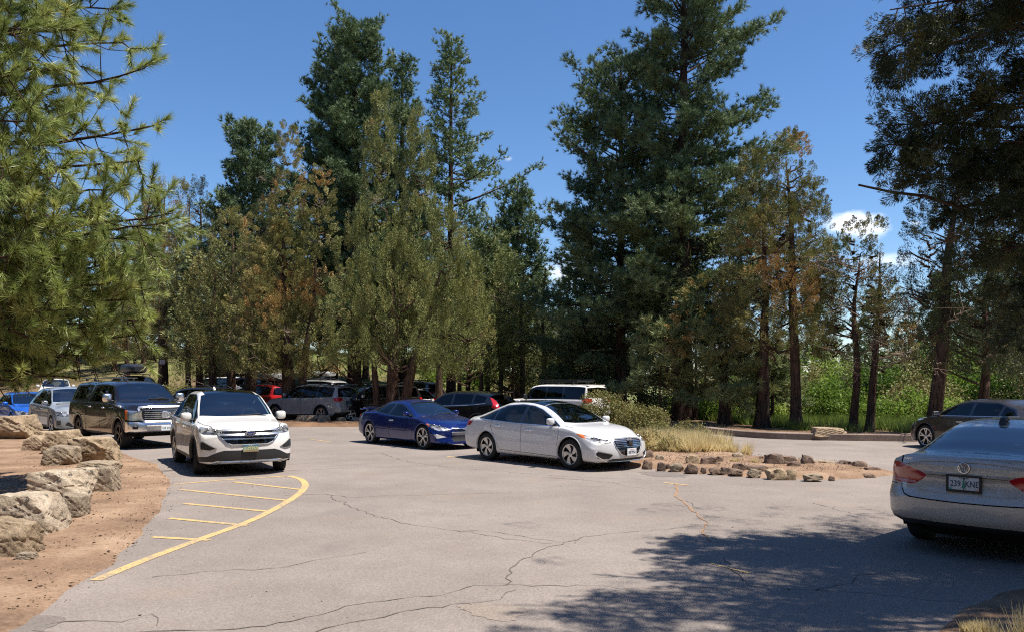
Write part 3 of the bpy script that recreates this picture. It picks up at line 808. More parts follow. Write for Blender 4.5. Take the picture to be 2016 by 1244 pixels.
    if dead: v, f = tubes_np(dead, dr_, 4); V.append(v); F.append(f + b)
    F = np.concatenate(F); np_mesh('trunk', np.concatenate(V), F, [M['bark_juniper'], M['twig']], root, smooth=True, mi=(np.arange(len(F)) >= nd).astype(int))
    return root
def leafy(name, x, y, z, blobs, label, cat='bush', m='leaf_bright', seed=1, n=5000, size=.09, group=None, stems=True, clump=.22, kind=None, tint=.5):
    """broad-leaved bush: blobs (dx,dy,dz,rx,ry,rz); leaves sit in clusters near the blob surfaces"""
    rng = np.random.default_rng(seed); root = tree_root(name, x, y, z, label, group, cat)
    if kind: root['kind'] = kind
    vol = np.array([b[3] * b[4] + b[4] * b[5] + b[3] * b[5] for b in blobs]); vol = vol / vol.sum()
    C = []
    for b, w in zip(blobs, vol):
        k = max(6, int(n * w / 14)); d = rdirs(rng, k); r = rng.uniform(.35, 1.0, (k, 1)) ** .4
        lum = 1 + .22 * fnoise(d[:, 0] * 2 + b[0], d[:, 2] * 2 + d[:, 1], 1.8, 3, seed % 6)[:, None]
        C.append(np.array(b[:3]) + d * r * lum * np.array(b[3:6]))
    C = np.concatenate(C); C = C[C[:, 2] > .03]
    T = tint + fnoise(C[:, 0] + x, C[:, 2] + C[:, 1], 1.5, 3, (seed + 1) % 6) * .3 + rng.normal(0, .08, len(C))
    K = 14; P = np.repeat(C, K, 0) + rng.normal(0, clump * .5, (len(C) * K, 3)); T = np.clip(np.repeat(T, K) + rng.normal(0, .10, len(P)), 0, 1)
    d = unit(rdirs(rng, len(P)) + np.array([0, 0, .2])); s = unit(np.cross(d, rdirs(rng, len(P)))); l = size * rng.uniform(.6, 1.3, len(P))
    A = P - d * (l / 2)[:, None]; B = P + s * (l * .28)[:, None]; E = P - s * (l * .28)[:, None]; Cc = P + d * (l / 2)[:, None]
    V = np.stack([A, B, Cc, E], 1).reshape(-1, 3); ok = np.repeat(P[:, 2] > .0, 4)
    F = np.arange(len(V)).reshape(-1, 4)[P[:, 2] > 0]
    np_mesh('foliage', V, F, M[m], root, attr=T[P[:, 2] > 0])
    if stems:
        L = []; R = []
        for b in blobs:
            for i in range(4):
                e = np.array(b[:3]) + rdirs(rng, 1)[0] * np.array(b[3:6]) * .7; s = np.linspace(0, 1, 5)[:, None]
                p0 = np.array([b[0] * .3, b[1] * .3, -.05]); L.append(p0 + (e - p0) * s + rng.normal(0, .03, (5, 3))); R.append(np.linspace(.03, .008, 5) * max(1, b[5] * .5))
        v, f = tubes_np(L, R, 5); np_mesh('stems', v, f, M['bark_juniper'], root, smooth=True)
    return root
# ---------------------------------------------------------------- the planting, placed from the photograph
def ux(u, Y): return (u - 1008.) / FP * Y
def hz(v, Y): return EYE + (HZ - v) / FP * Y
def build_trees():
    # tall pines of the middle group
    def wide(t): return min(1, .75 + t * 1.6) * (1 - t) ** .50
    pine(ux(700, 52), 52, hz(48, 52), 3.7, 4.0, 'tallest dark pine of the middle group, with a ragged broken top', seed=11, dens=2.6, prof=wide, r0=.42, tint=.32, nb=16, tuft=.30, wd=.036)
    pine(ux(655, 54), 54, hz(110, 54), 2.4, 5.0, 'dark pine stem leaning on the tallest pine of the middle group', seed=12, dens=1.9, prof=wide, tint=.26)
    pine(ux(792, 55), 55, hz(108, 55), 2.4, 5.0, 'slender pine top between the two tall middle pines', seed=13, dens=1.6, tint=.36)
    pine(ux(888, 52), 52, hz(72, 52), 4.6, 6.0, 'open crowned tall pine with its trunk showing against the sky', seed=14, dens=1.35, sparse=.12, tint=.50, r0=.34, asym=lambda a, t: 1.0 + .30 * math.cos(a) * (t < .62), nb=11, top_taper=1.05)
    pine(ux(1020, 50), 50, hz(365, 50), 2.5, 3.0, 'short dark pine just left of the gap of sky', seed=15, dens=1.8, tint=.32)
    pine(ux(960, 46), 46, hz(470, 46), 3.0, 3.0, 'grey green pine with drooping boughs below the open crowned pine', seed=16, dens=1.8, tint=.62, droop=.25)
    # huge right-hand pines
    def big(t): return min(1, .80 + t * 1.2) * (1 - t) ** .42
    pine(ux(1345, 36.5), 36.5, hz(-90, 36.5), 4.7, 4.3, 'biggest pine, thick trunk with a sunlit edge, crown running out of the top', seed=21, dens=2.5, r0=.50, prof=big, tint=.38, nb=20, tuft=.27, wd=.026, asym=lambda a, t: .86 + .14 * math.cos(a) + .16 * math.sin(9 * t))
    pine(ux(1222, 40), 40, hz(128, 40), 4.4, 3.4, 'broad dark pine joined to the left flank of the biggest pine', seed=22, dens=2.3, r0=.34, prof=lambda t: min(1, .85 + t) * (1 - t) ** .46, tint=.30, nb=18, tuft=.27, wd=.028)
    # dark slim tree left of the brown juniper
    pine(ux(497, 47), 47, hz(262, 47), 2.9, 3.0, 'dark bushy conifer with a double knobbly top behind the browning juniper', seed=17, dens=2.1, tint=.30, prof=lambda t: (1 - t) ** .5, nb=12)
    # junipers
    juniper(ux(574, 38.5), 38.5, [(-.15, 0, 2.3, hz(238, 38), 1.15, .45), (-1.4, .2, 2.4, hz(390, 38), 1.9, .6), (1.35, .1, 2.3, hz(330, 38), 1.35, .5), (-.4, -.4, 2.0, 9.2, 2.7, .6)],
        'browning juniper with rusty top over the twin trunks', seed=31, m='juniper_brown', n_pl=1900, npp=110, brown=.20, gaps=.04, tint=.48, trunks=((-.10, 0, .36, 9, -.4, 0), (.42, -.1, .24, 8.0, .9, 0)), bare=12, up=.55, plume=.55)
    juniper(ux(782, 36.5), 36.5, [(-.8, .3, 2.9, hz(192, 36.5), 1.75, .62), (.95, .3, 2.7, hz(222, 36.5), 1.6, .62), (-2.0, -.3, 2.2, 8.8, 1.6, .55), (2.2, -.2, 2.0, 9.6, 2.2, .5), (3.2, -.3, 1.9, 7.6, 1.45, .5), (.2, -.9, 2.3, 8.2, 2.5, .5)],
        'widest olive green juniper with two spires behind the blue coupe', seed=32, n_pl=1650, npp=165, gaps=.30, tint=.50, trunks=((-.95, .1, .17, 7, -.2, 0), (-.25, -.1, .30, 9, .1, 0), (.18, -.3, .27, 7, 1.9, -.3)), bare=5, up=.90, plume=.95, pr=.24)
    juniper(ux(455, 42), 42, [(0, 0, 2.2, hz(420, 42), 2.3, .55), (-1.6, .4, 2.0, hz(520, 42), 1.7, .5), (1.2, -.4, 2.2, 7.0, 1.8, .5)],
        'mottled olive and tan juniper right of the fine topped dead juniper', seed=33, m='juniper_brown', n_pl=1250, npp=100, brown=.10, tint=.42, gaps=.10, trunks=((0, 0, .26), (1.0, .2, .22, 6, .3, 0)), bare=8, up=.6)
    juniper(ux(335, 48), 48, [(-.9, 0, 2.6, hz(372, 48), 1.5, .6), (.5, .2, 2.6, hz(378, 48), 1.4, .6), (1.6, .3, 2.6, hz(470, 48), 1.7, .5), (-2.2, 0, 2.2, hz(480, 48), 1.8, .5)],
        'rust tipped thin juniper nearest the overhanging pine boughs', seed=34, m='juniper_brown', n_pl=1350, npp=92, brown=.20, gaps=.42, tint=.45, trunks=((-.4, 0, .28), (1.0, .2, .18)), bare=18, up=.55, z=float(terrain_z(-20, 48)) * .8)
    juniper(ux(392, 50), 50, [(0, 0, 2.6, hz(382, 50), 1.25, .45), (-.9, .2, 2.5, hz(470, 50), 1.5, .5), (.9, .2, 2.5, hz(450, 50), 1.4, .5)],
        'dark pointed juniper between the two rusty junipers', seed=35, m='juniper_dark', n_pl=950, gaps=.25, trunks=((0, 0, .22),), bare=6, z=float(terrain_z(-19, 50)) * .8)
    juniper(ux(1035, 44), 44, [(-1.0, 0, 1.5, hz(500, 44), 1.8, .5), (.9, .2, 1.2, hz(560, 44), 1.6, .45), (-.2, -.6, 1.2, 5.6, 2.2, .4)],
        'low spreading olive juniper behind the white boxy wagon', seed=36, n_pl=900, npp=95, gaps=.28, tint=.42, trunks=((-1.4, 0, .14), (-.2, .1, .17), (1.0, 0, .16)), bare=9, up=.6)
    # right-hand group
    juniper(ux(1552, 31), 31, [(.05, 0, 4.0, hz(262, 31), 1.25, .40), (-1.3, .2, 3.4, hz(300, 31.3), 1.35, .5), (.9, .1, 3.0, hz(350, 31), 1.1, .45), (-.5, -.3, 3.0, 9.0, 2.1, .5)],
        'tall shaggy juniper with two bare reddish trunks at the kerb', seed=41, m='juniper_brown', n_pl=2100, npp=90, size=.072, gaps=.08, tint=.36, brown=.10, trunks=((-.90, .3, .27, 8, .1, 0), (.22, -.3, .22, 10.5, -.35, 0)), bare=16, up=.5, plume=.5)
    juniper(ux(1420, 33), 33, [(-.9, 0, 2.8, 6.2, 1.5, .5), (.5, -.2, 2.5, 6.6, 1.3, .5)],
        'small tan sprayed juniper hanging in front of the biggest pine', seed=42, m='juniper_brown', n_pl=420, size=.085, gaps=.38, tint=.55, brown=.2, trunks=((0, 0, .13),), bare=10, up=.3, plume=.45)
    juniper(ux(1694, 29.5), 29.5, [(-.25, 0, 3.6, hz(440, 29.5), .95, .45), (.5, .1, 2.6, hz(425, 29.5), .55, .45), (-.9, .2, 2.6, hz(500, 29.5), .7, .5), (.95, 0, 2.4, 5.6, 1.0, .5)],
        'thin dark juniper with paired black trunks and see through crown', seed=43, m='juniper_brown', n_pl=700, size=.075, gaps=.42, tint=.32, brown=.08, trunks=((-.22, 0, .16, 6.6, .1, 0), (.32, -.1, .16, 6.8, .45, 0)), bare=40, up=.45, plume=.45)
    juniper(ux(1842, 27), 27, [(.7, 0, 4.2, hz(235, 27), 1.6, .45), (-.2, 0, 3.6, hz(380, 27), 1.1, .5), (1.8, .2, 2.2, hz(330, 27), 1.8, .4), (1.4, -.2, 2.0, 6.0, 2.2, .4)],
        'dark leaning trunked juniper beyond the taupe sedan', seed=44, m='juniper_dark', n_pl=1500, size=.075, gaps=.24, tint=.45, brown=.05, trunks=((-.05, 0, .25, 9.5, .85, 0), (1.9, .6, .2, 6, .3, 0)), bare=12, up=.5, plume=.5)
    # overhanging juniper at the right edge; its crown throws the dappled shade over the pewter sedan
    # small pine saplings with grey green drooping needles
    for i, (u, Y, vt, vb, R, lab) in enumerate([(1300, 34.0, 655, 775, 1.15, 'grey green young pine boughs low in front of the biggest pine'), (1430, 32.5, 655, 790, 1.1, 'small grey green pine right of the biggest pine trunk'), (1520, 35, 690, 800, 1.0, 'pale feathery pine sapling behind the two reddish trunks'), (1160, 41, 640, 760, 1.6, 'dark low pine boughs above the roof rack')]):
        pine(ux(u, Y), Y, hz(vt, Y), R, max(.5, hz(vb, Y)) + .45, lab, seed=50 + i, dens=1.9, tint=.72 if i < 3 else .3, tuft=.30, nb=16, wd=.026, droop=.10, r0=.10 if i else .05, prof=lambda t: (1 - t) ** .45, upc=.2, crown_m='ponderosa')
    # bare stems seen under the crowns
    stems = [(865, 43, .26, 3.9, 'thick dark pine trunk between the charcoal crossover and the black crossover'), (903, 45, .15, 3.5, 'thin dark trunk right of the thick pine trunk'), (921, 46, .17, 3.5, 'slightly bent dark trunk second right of the thick pine trunk'), (948, 42.5, .15, 3.6, 'straight dark trunk above the black crossover windshield'),
        (1335, 35.2, .33, 3.2, None), (1369, 36, .09, 2.6, 'slim dark trunk beside the biggest pine'), (1436, 34, .11, 2.5, 'short dark trunk between biggest pine and reddish trunks'), (1225, 38.5, .2, 3.2, None),
        (485, 40, .20, 3.6, 'reddish dark trunk rising behind the navy estate car'), (420, 41.5, .26, 3.8, 'dark trunk left of the reddish trunk behind the navy estate'), (315, 47, .22, 3.8, 'stout trunk with a small sign, left behind the dome shaped bush'), (690, 56, .2, 3.5, 'far dark trunk above the white sedan roof'), (655, 60, .18, 3.8, 'far trunk right of the pale roof box'), (720, 58, .26, 3.8, 'far broad shaded trunk above the brown minivan'), (745, 66, .16, 3.8, 'far slim trunk between the forked juniper trunks'), (842, 60, .15, 3.5, 'far trunk behind the charcoal crossover roof'), (1010, 52, .14, 4, 'far trunk in front of the yellow bush'), (1210, 44, .1, 3.5, 'thin trunk behind the shrubs on the gravel island'), (540, 60, .18, 4, 'far trunk above the red crossover roof'), (250, 58, .2, 4, 'far trunk left behind the black roof box')]
    for i, (u, Y, r, h_, lab) in enumerate(stems):
        if lab is None: continue
        z = float(terrain_z(ux(u, Y), Y))
        root = tree_root('tree', ux(u, Y), Y, z, lab, 'trunks seen under the crowns')
        rng = np.random.default_rng(900 + i)
        hh = h_ + rng.uniform(2.5, 4.5)
        trunk_mesh(root, rng, hh, r, M['bark_pine'] if i % 2 else M['bark_juniper'], wob=.15, lean=(rng.uniform(-.02, .03), 0))
        k = int(70); a = rng.uniform(0, 6.28, k); rr = rng.uniform(.1, 1, k) ** .5 * 2.3; zz = h_ - z * .3 + rng.uniform(0, 1, k) * (hh - h_ + .8)
        P = np.stack([np.cos(a) * rr, np.sin(a) * rr, zz], 1); D = unit(np.stack([np.cos(a) * .5, np.sin(a) * .5, np.full(k, .6)], 1) + rng.normal(0, .2, (k, 3)))
        V, F, T = clumps(rng, P, D, 34, .30, .7, .20, np.clip(.4 + rng.normal(0, .2, k), 0, 1)); np_mesh('crown', V, F, M['juniper_dark' if i % 3 else 'juniper'], root, attr=T)

def copy_tree(o, parent=None):
    c = o.copy(); SC.collection.objects.link(c); c.parent = parent
    for ch in [k for k in SC.objects if k.parent == o]: copy_tree(ch, c)
    return c
def build_backdrop_trees():
    rng = random.Random(8)
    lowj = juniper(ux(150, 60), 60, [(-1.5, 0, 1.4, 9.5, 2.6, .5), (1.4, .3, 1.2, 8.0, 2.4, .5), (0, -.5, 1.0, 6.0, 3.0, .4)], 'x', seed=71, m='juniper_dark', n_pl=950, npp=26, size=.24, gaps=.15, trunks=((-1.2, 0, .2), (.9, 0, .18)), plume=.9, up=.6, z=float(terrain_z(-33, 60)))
    lowp = pine(ux(60, 62), 62, 15, 3.4, 2.4, 'x', seed=72, dens=.9, tint=.35, tuft=.42, wd=.075, nb=9, z=float(terrain_z(-37, 62)))[0]
    spots = [('j', 40, 56, 1.0), ('p', 200, 66, .95), ('j', 250, 62, .95), ('p', 300, 74, .95), ('j', 372, 70, 1.05), ('p', 450, 78, 1.1), ('j', 520, 66, 1.0), ('p', 575, 76, 1.15), ('j', 640, 72, 1.0), ('p', 700, 84, 1.2), ('j', 770, 74, 1.0), ('p', 830, 80, 1.2), ('j', 890, 70, .95), ('p', 945, 86, 1.05), ('j', 1040, 76, .85), ('p', 985, 92, 1.15), ('j', 1110, 64, .80), ('p', 1145, 72, .95), ('j', 1200, 62, .95), ('p', 1260, 66, 1.1), ('p', 1600, 84, 1.0), ('j', 1655, 66, .80), ('p', 1720, 84, .92), ('j', 1790, 62, .85), ('p', 1850, 70, .95), ('j', 1905, 58, 1.05), ('p', 1960, 62, 1.1), ('j', 2010, 50, 1.15), ('j', 1930, 44, .8), ('p', 2060, 56, 1.1), ('j', -60, 58, 1.1), ('p', -20, 64, 1.1)]
    where = {40: 'far left edge', 200: 'above the steel blue crossover', 250: 'behind the black roof box', 300: 'behind the stout trunk with the sign', 372: 'behind the pointed dark juniper', 450: 'behind the mottled juniper', 520: 'above the navy estate car', 575: 'behind the twin trunks', 640: 'above the silver crossover', 700: 'behind the tallest middle pine', 770: 'behind the widest juniper', 830: 'behind the two juniper spires', 890: 'above the charcoal crossover', 945: 'behind the open crowned pine', 1040: 'behind the low spreading juniper', 985: 'behind the drooping pine', 1110: 'in the gap of sky above the white wagon', 1145: 'right of the gap of sky', 1200: 'behind the broad dark pine', 1260: 'above the island shrubs', 1330: 'behind the biggest pine', 1405: 'behind the small tan juniper', 1465: 'left of the two reddish trunks', 1600: 'low under the white cloud', 1655: 'left of the paired black trunks', 1720: 'right of the paired black trunks', 1790: 'left of the leaning trunk', 1850: 'behind the leaning trunk', 1905: 'above the taupe sedan', 1960: 'behind the dark shaggy juniper', 2010: 'at the far right edge', 1930: 'just over the taupe sedan roof', 2060: 'past the right edge', -60: 'past the left edge', -20: 'left of the near pine boughs'}
    first = {'j': lowj, 'p': lowp}; used = set()
    for k, (t, u, Y, s) in enumerate(spots):
        o = first[t] if t not in used else copy_tree(first[t])
        used.add(t)
        x = ux(u, Y); o.location = (x, Y, float(terrain_z(x, Y)) - .1); o.scale = (s * rng.uniform(.9, 1.15), s, s * rng.uniform(.92, 1.08)); o.rotation_euler = (0, 0, rng.uniform(0, 6.28))
        tag(o, ('distant dark juniper ' if t == 'j' else 'distant pine ') + where[u], 'tree', 'distant trees behind the lot')

def build_understory():
    rng = np.random.default_rng(3); S = [
        (1120, 44, .9, 'dim green bush under the trees left of the shrubs'), (1175, 42, .9, 'green bush between the white wagon and the island shrubs'), (1260, 41, 1.15, 'green bush left of the biggest pine'), (1315, 42, 1.0, 'fresh green bush just behind the biggest pine trunk'), (1385, 40, 1.1, 'green thicket right of the biggest pine trunk'),
        (1440, 43, 1.5, 'yellow green willow clump beyond the short dark trunk'), (1480, 38, 1.0, 'leafy bush left of the two reddish trunks'), (1545, 41, 1.9, 'tall leafy bush between the two reddish trunks'), (1610, 37, 1.3, 'willow bush right of the reddish trunks'), (1640, 45, 2.4, 'tall bright green tree behind the flat boulder'), (1700, 42, 2.0, 'leafy bush behind the paired black trunks'), (1735, 35, .8, 'low bright bush touching the kerb line'),
        (1775, 40, 1.7, 'sunlit yellow green bush right of the paired black trunks'), (1810, 46, 2.7, 'tall sunlit green tree left of the leaning trunk'), (1835, 35, 1.0, 'low green bush near the taupe sedan bonnet'), (1890, 42, 2.0, 'green thicket above the taupe sedan'), (1960, 40, 1.6, 'shaded green thicket behind the taupe sedan rear'), (1350, 50, 2.0, 'far green tree seen past the biggest trunk'), (1410, 56, 2.9, 'far sunny green tree between the biggest trunk and the reddish trunks'), (1465, 47, 2.2, 'sunlit green tree close left of the reddish trunks'), (1500, 55, 2.8, 'far green tree above the low thicket'), (1585, 60, 3.0, 'far green tree under the cloud'), (2040, 36, 2.0, 'green thicket past the taupe sedan')]
    for i, (u, Y, s, lab) in enumerate(S):
        mm = ('leaf_bright', 'leaf_bright', 'leaf_sage', 'leaf_bright', 'leaf_bright')[i % 5] if s < 2.2 else 'leaf_bright'
        x = ux(u, Y); z = float(terrain_z(x, Y)) - .1
        bl = [(rng.uniform(-.8, .8) * s, rng.uniform(-.4, .4) * s, s * rng.uniform(.5, 1.1), s * rng.uniform(.6, .95), s * rng.uniform(.5, .8), s * rng.uniform(.5, .8)) for k in range(4)]
        if s > 1.5: bl += [(rng.uniform(-.6, .6) * s, 0, s * 1.5, s * .6, s * .5, s * .6)]
        leafy('leafy_bush' if s < 1.5 else 'leafy_tree', x, Y, z, bl, lab, 'bush' if s < 1.5 else 'tree', m=mm, seed=100 + i, n=int(2600 * s ** 1.3), size=.13 + .01 * (Y - 35) / 5, clump=.30, tint=.40 + .28 * math.sin(i * 2.3), group='green growth beyond the kerb')
    # far park side
    for i, (u, Y, s, m, lab) in enumerate([(1018, 56, 1.5, 'leaf_sage', 'yellow twiggy bush in the gap above the black crossover'), (455, 70, 1.5, 'leaf_shrub', 'dark green bush on the bank behind the navy estate'), (415, 56, 1.3, 'juniper', 'dense dark green shrub behind the dome shaped bush'), (870, 60, 1.2, 'leaf_bright', 'light green bush beyond the charcoal crossover'), (800, 70, 1.6, 'leaf_bright', 'far light green bush between the juniper trunks'), (560, 66, 1.2, 'leaf_sage', 'yellowish bush beyond the red crossover'), (940, 62, 1.3, 'leaf_bright', 'soft green bush behind the straight dark trunk'), (1100, 58, 1.6, 'leaf_bright', 'green bush in the shade behind the white wagon')]):
        x = ux(u, Y); z = float(terrain_z(x, Y)) - .1
        bl = [(rng.uniform(-.9, .9) * s, 0, s * rng.uniform(.5, .9), s * .8, s * .6, s * .6) for k in range(3)]
        leafy('bush', x, Y, z, bl, lab, 'bush', m=m, seed=140 + i, n=int(1500 * s), size=.18, clump=.35, tint=.55)
    leafy('bush', ux(342, 37), 37, .1, [(-.35, 0, .95, .75, .7, .68), (.35, 0, .95, .7, .7, .62)], 'dome shaped olive bush between the pickup and the navy estate', m='leaf_shrub', seed=160, n=5200, size=.075, clump=.16, tint=.55)
    # island shrubs
    Y = 24.5
    leafy('shrub', ux(1188, Y), Y, island_z(ux(1188, Y), Y), [(-.15, 0, 1.0, .6, .5, .58), (.25, .1, .8, .6, .5, .6), (-.4, .1, .6, .55, .5, .55), (.1, -.2, .4, .75, .4, .38)], 'rounded olive shrub with pale twigs behind the silver sedan bonnet', 'shrub', m='leaf_shrub', seed=161, n=13000, size=.055, clump=.12, tint=.52)
    leafy('shrub', ux(1262, 23.6), 23.6, island_z(ux(1262, 23.6), 23.6), [(-.2, 0, .65, .55, .45, .5), (.35, 0, .6, .5, .4, .48), (0, -.3, .35, .8, .4, .35)], 'yellow green topped shrub between the rounded shrub and the dry grass', 'shrub', m='leaf_shrub', seed=162, n=12000, size=.055, clump=.12, tint=.60)
    leafy('shrub', ux(1252, 20.6), 20.6, island_z(ux(1252, 20.6), 20.6), [(-.1, 0, .32, .4, .3, .3), (.35, 0, .26, .4, .3, .25)], 'small reddish leaved shrub close to the silver sedan grille', 'shrub', m='leaf_shrub', seed=163, n=1700, size=.05, clump=.10, tint=.85)
    leafy('shrub', ux(1358, 25.5), 25.5, .05, [(0, 0, .3, .5, .35, .3), (.3, 0, .2, .4, .3, .2)], 'low green shrub above the dry grass near the kerb end', 'shrub', m='leaf_shrub', seed=164, n=1700, size=.055, clump=.12, tint=.5)
    leafy('shrub', ux(1315, 22.6), 22.6, island_z(ux(1315, 22.6), 22.6), [(-.2, 0, .3, .45, .35, .32), (.25, .1, .26, .4, .3, .28)], 'olive shrub rising out of the middle of the dry grass', 'shrub', m='leaf_shrub', seed=166, n=4200, size=.05, clump=.10, tint=.45)
    leafy('shrub', ux(1320, 20.6), 20.6, island_z(ux(1320, 20.6), 20.6), [(0, 0, .22, .35, .25, .22)], 'grey purple twiggy shrub at the front of the dry grass', 'shrub', m='leaf_sage', seed=165, n=700, size=.04, clump=.09, tint=.4)
    # dry grass on the island
    def grass(name, cx, cy, n, sx, sy, h, m, lab, seed, zf=None, w=.012, lean=.5, kind='stuff', cat=None):
        r = np.random.default_rng(seed); k = n
        px = cx + r.normal(0, sx, k); py = cy + r.normal(0, sy, k); pz = np.array([zf(a, b) if zf else 0 for a, b in zip(px[:1], py[:1])]).repeat(k)
        P = np.stack([px, py, pz], 1); hh = h * r.uniform(.55, 1.2, k)
        ci = r.integers(0, max(1, k // 70), k); cc = np.stack([cx + r.normal(0, sx, k), cy + r.normal(0, sy, k)], 1)[ci]; o_ = r.normal(0, .05 if k > 300 else sx * .7, (k, 2))
        P[:, :2] = cc + o_; hh = hh * (.55 + .9 * ((ci * 7919) % 97) / 97)
        D = unit(np.column_stack([o_ * (5.5 if k > 300 else 3.0) + r.normal(0, lean * .35, (k, 2)), np.ones(k)]))
        V, F, T = blades(r, P, D, 3, hh, w, .22, np.clip(r.normal(.5, .2, k), 0, 1))
        o = np_mesh(name, V, F, M[m], attr=T); tag(o, lab, cat, kind=kind); return o
    i = 0
    for u, Y, s in ((1285, 21.6, .30), (1320, 21.4, .36), (1345, 22.3, .36), (1372, 21.8, .30), (1300, 22.6, .34), (1400, 22.0, .18), (1345, 20.9, .25), (1270, 21.2, .2), (1425, 21.2, .16)):
        grass('dry_grass', ux(u, Y), Y, int(2300 * s / .3), s, s * .8, .38 if s > .2 else .2, 'straw', None, 300 + i, island_z, w=.016); i += 1
    def tussock(u, Y, h, lab, m='straw', n=170, seed=0, zf=island_z, s=.07):
        o = grass('grass_tuft', ux(u, Y), Y, n, s, s, h, m, lab, 400 + seed, zf, w=.012, lean=.45, kind=None, cat='grass tuft')
    tussock(1477, 20.2, .32, 'pale upright grass tuft standing alone behind the island rocks', seed=1)
    tussock(1440, 20.8, .26, 'straw grass tuft left of the lone pale tuft', seed=2); tussock(1490, 17.9, .16, 'small straw tuft among the front island rocks', seed=3, n=90); tussock(1455, 18.0, .16, 'flat straw tuft beside the front island rocks', seed=4, n=90)
    tussock(1950, 6.0, .15, 'pale bristly weed in the lower right corner', 'straw', 120, 5, dirt_or_zero, .05); tussock(1998, 5.9, .22, 'larger bristly weed at the very corner of the view', 'straw', 170, 6, dirt_or_zero, .07)
    # tall grass and ground cover beyond the kerb
    r = np.random.default_rng(77); k = 26000; px = r.uniform(6.5, 30, k); py = r.uniform(27, 48, k)
    ok = seg_sdf(np.stack([px, py], 1), LOT) < -3.0; px, py = px[ok], py[ok]
    dens = fnoise(px, py, .5, 3, 2) > -.35; px, py = px[dens], py[dens]
    P = np.stack([px, py, terrain_z(px, py) + .02], 1); D = unit(np.stack([r.normal(0, .3, len(px)), r.normal(0, .3, len(px)), np.ones(len(px))], 1))
    V, F, T = blades(r, P, D, 6, .50 * r.uniform(.4, 1.2, len(px)), .032, .28, np.clip(.45 + fnoise(px, py, .35, 3, 4) * .5 + r.normal(0, .12, len(px)), 0, 1))
    tag(np_mesh('grass', V, F, M['green_grass'], attr=T), kind='stuff')
    k = 5000; px = r.uniform(-26, 10, k); py = r.uniform(47, 75, k)
    P = np.stack([px, py, terrain_z(px, py)], 1); D = np.tile([[0, 0, 1.]], (k, 1))
    V, F, T = blades(r, P, D, 6, .30, .05, .5, np.clip(.5 + r.normal(0, .2, k), 0, 1)); tag(np_mesh('grass', V, F, M['green_grass'], attr=T), kind='stuff')
dirt_or_zero = lambda x, y: .03

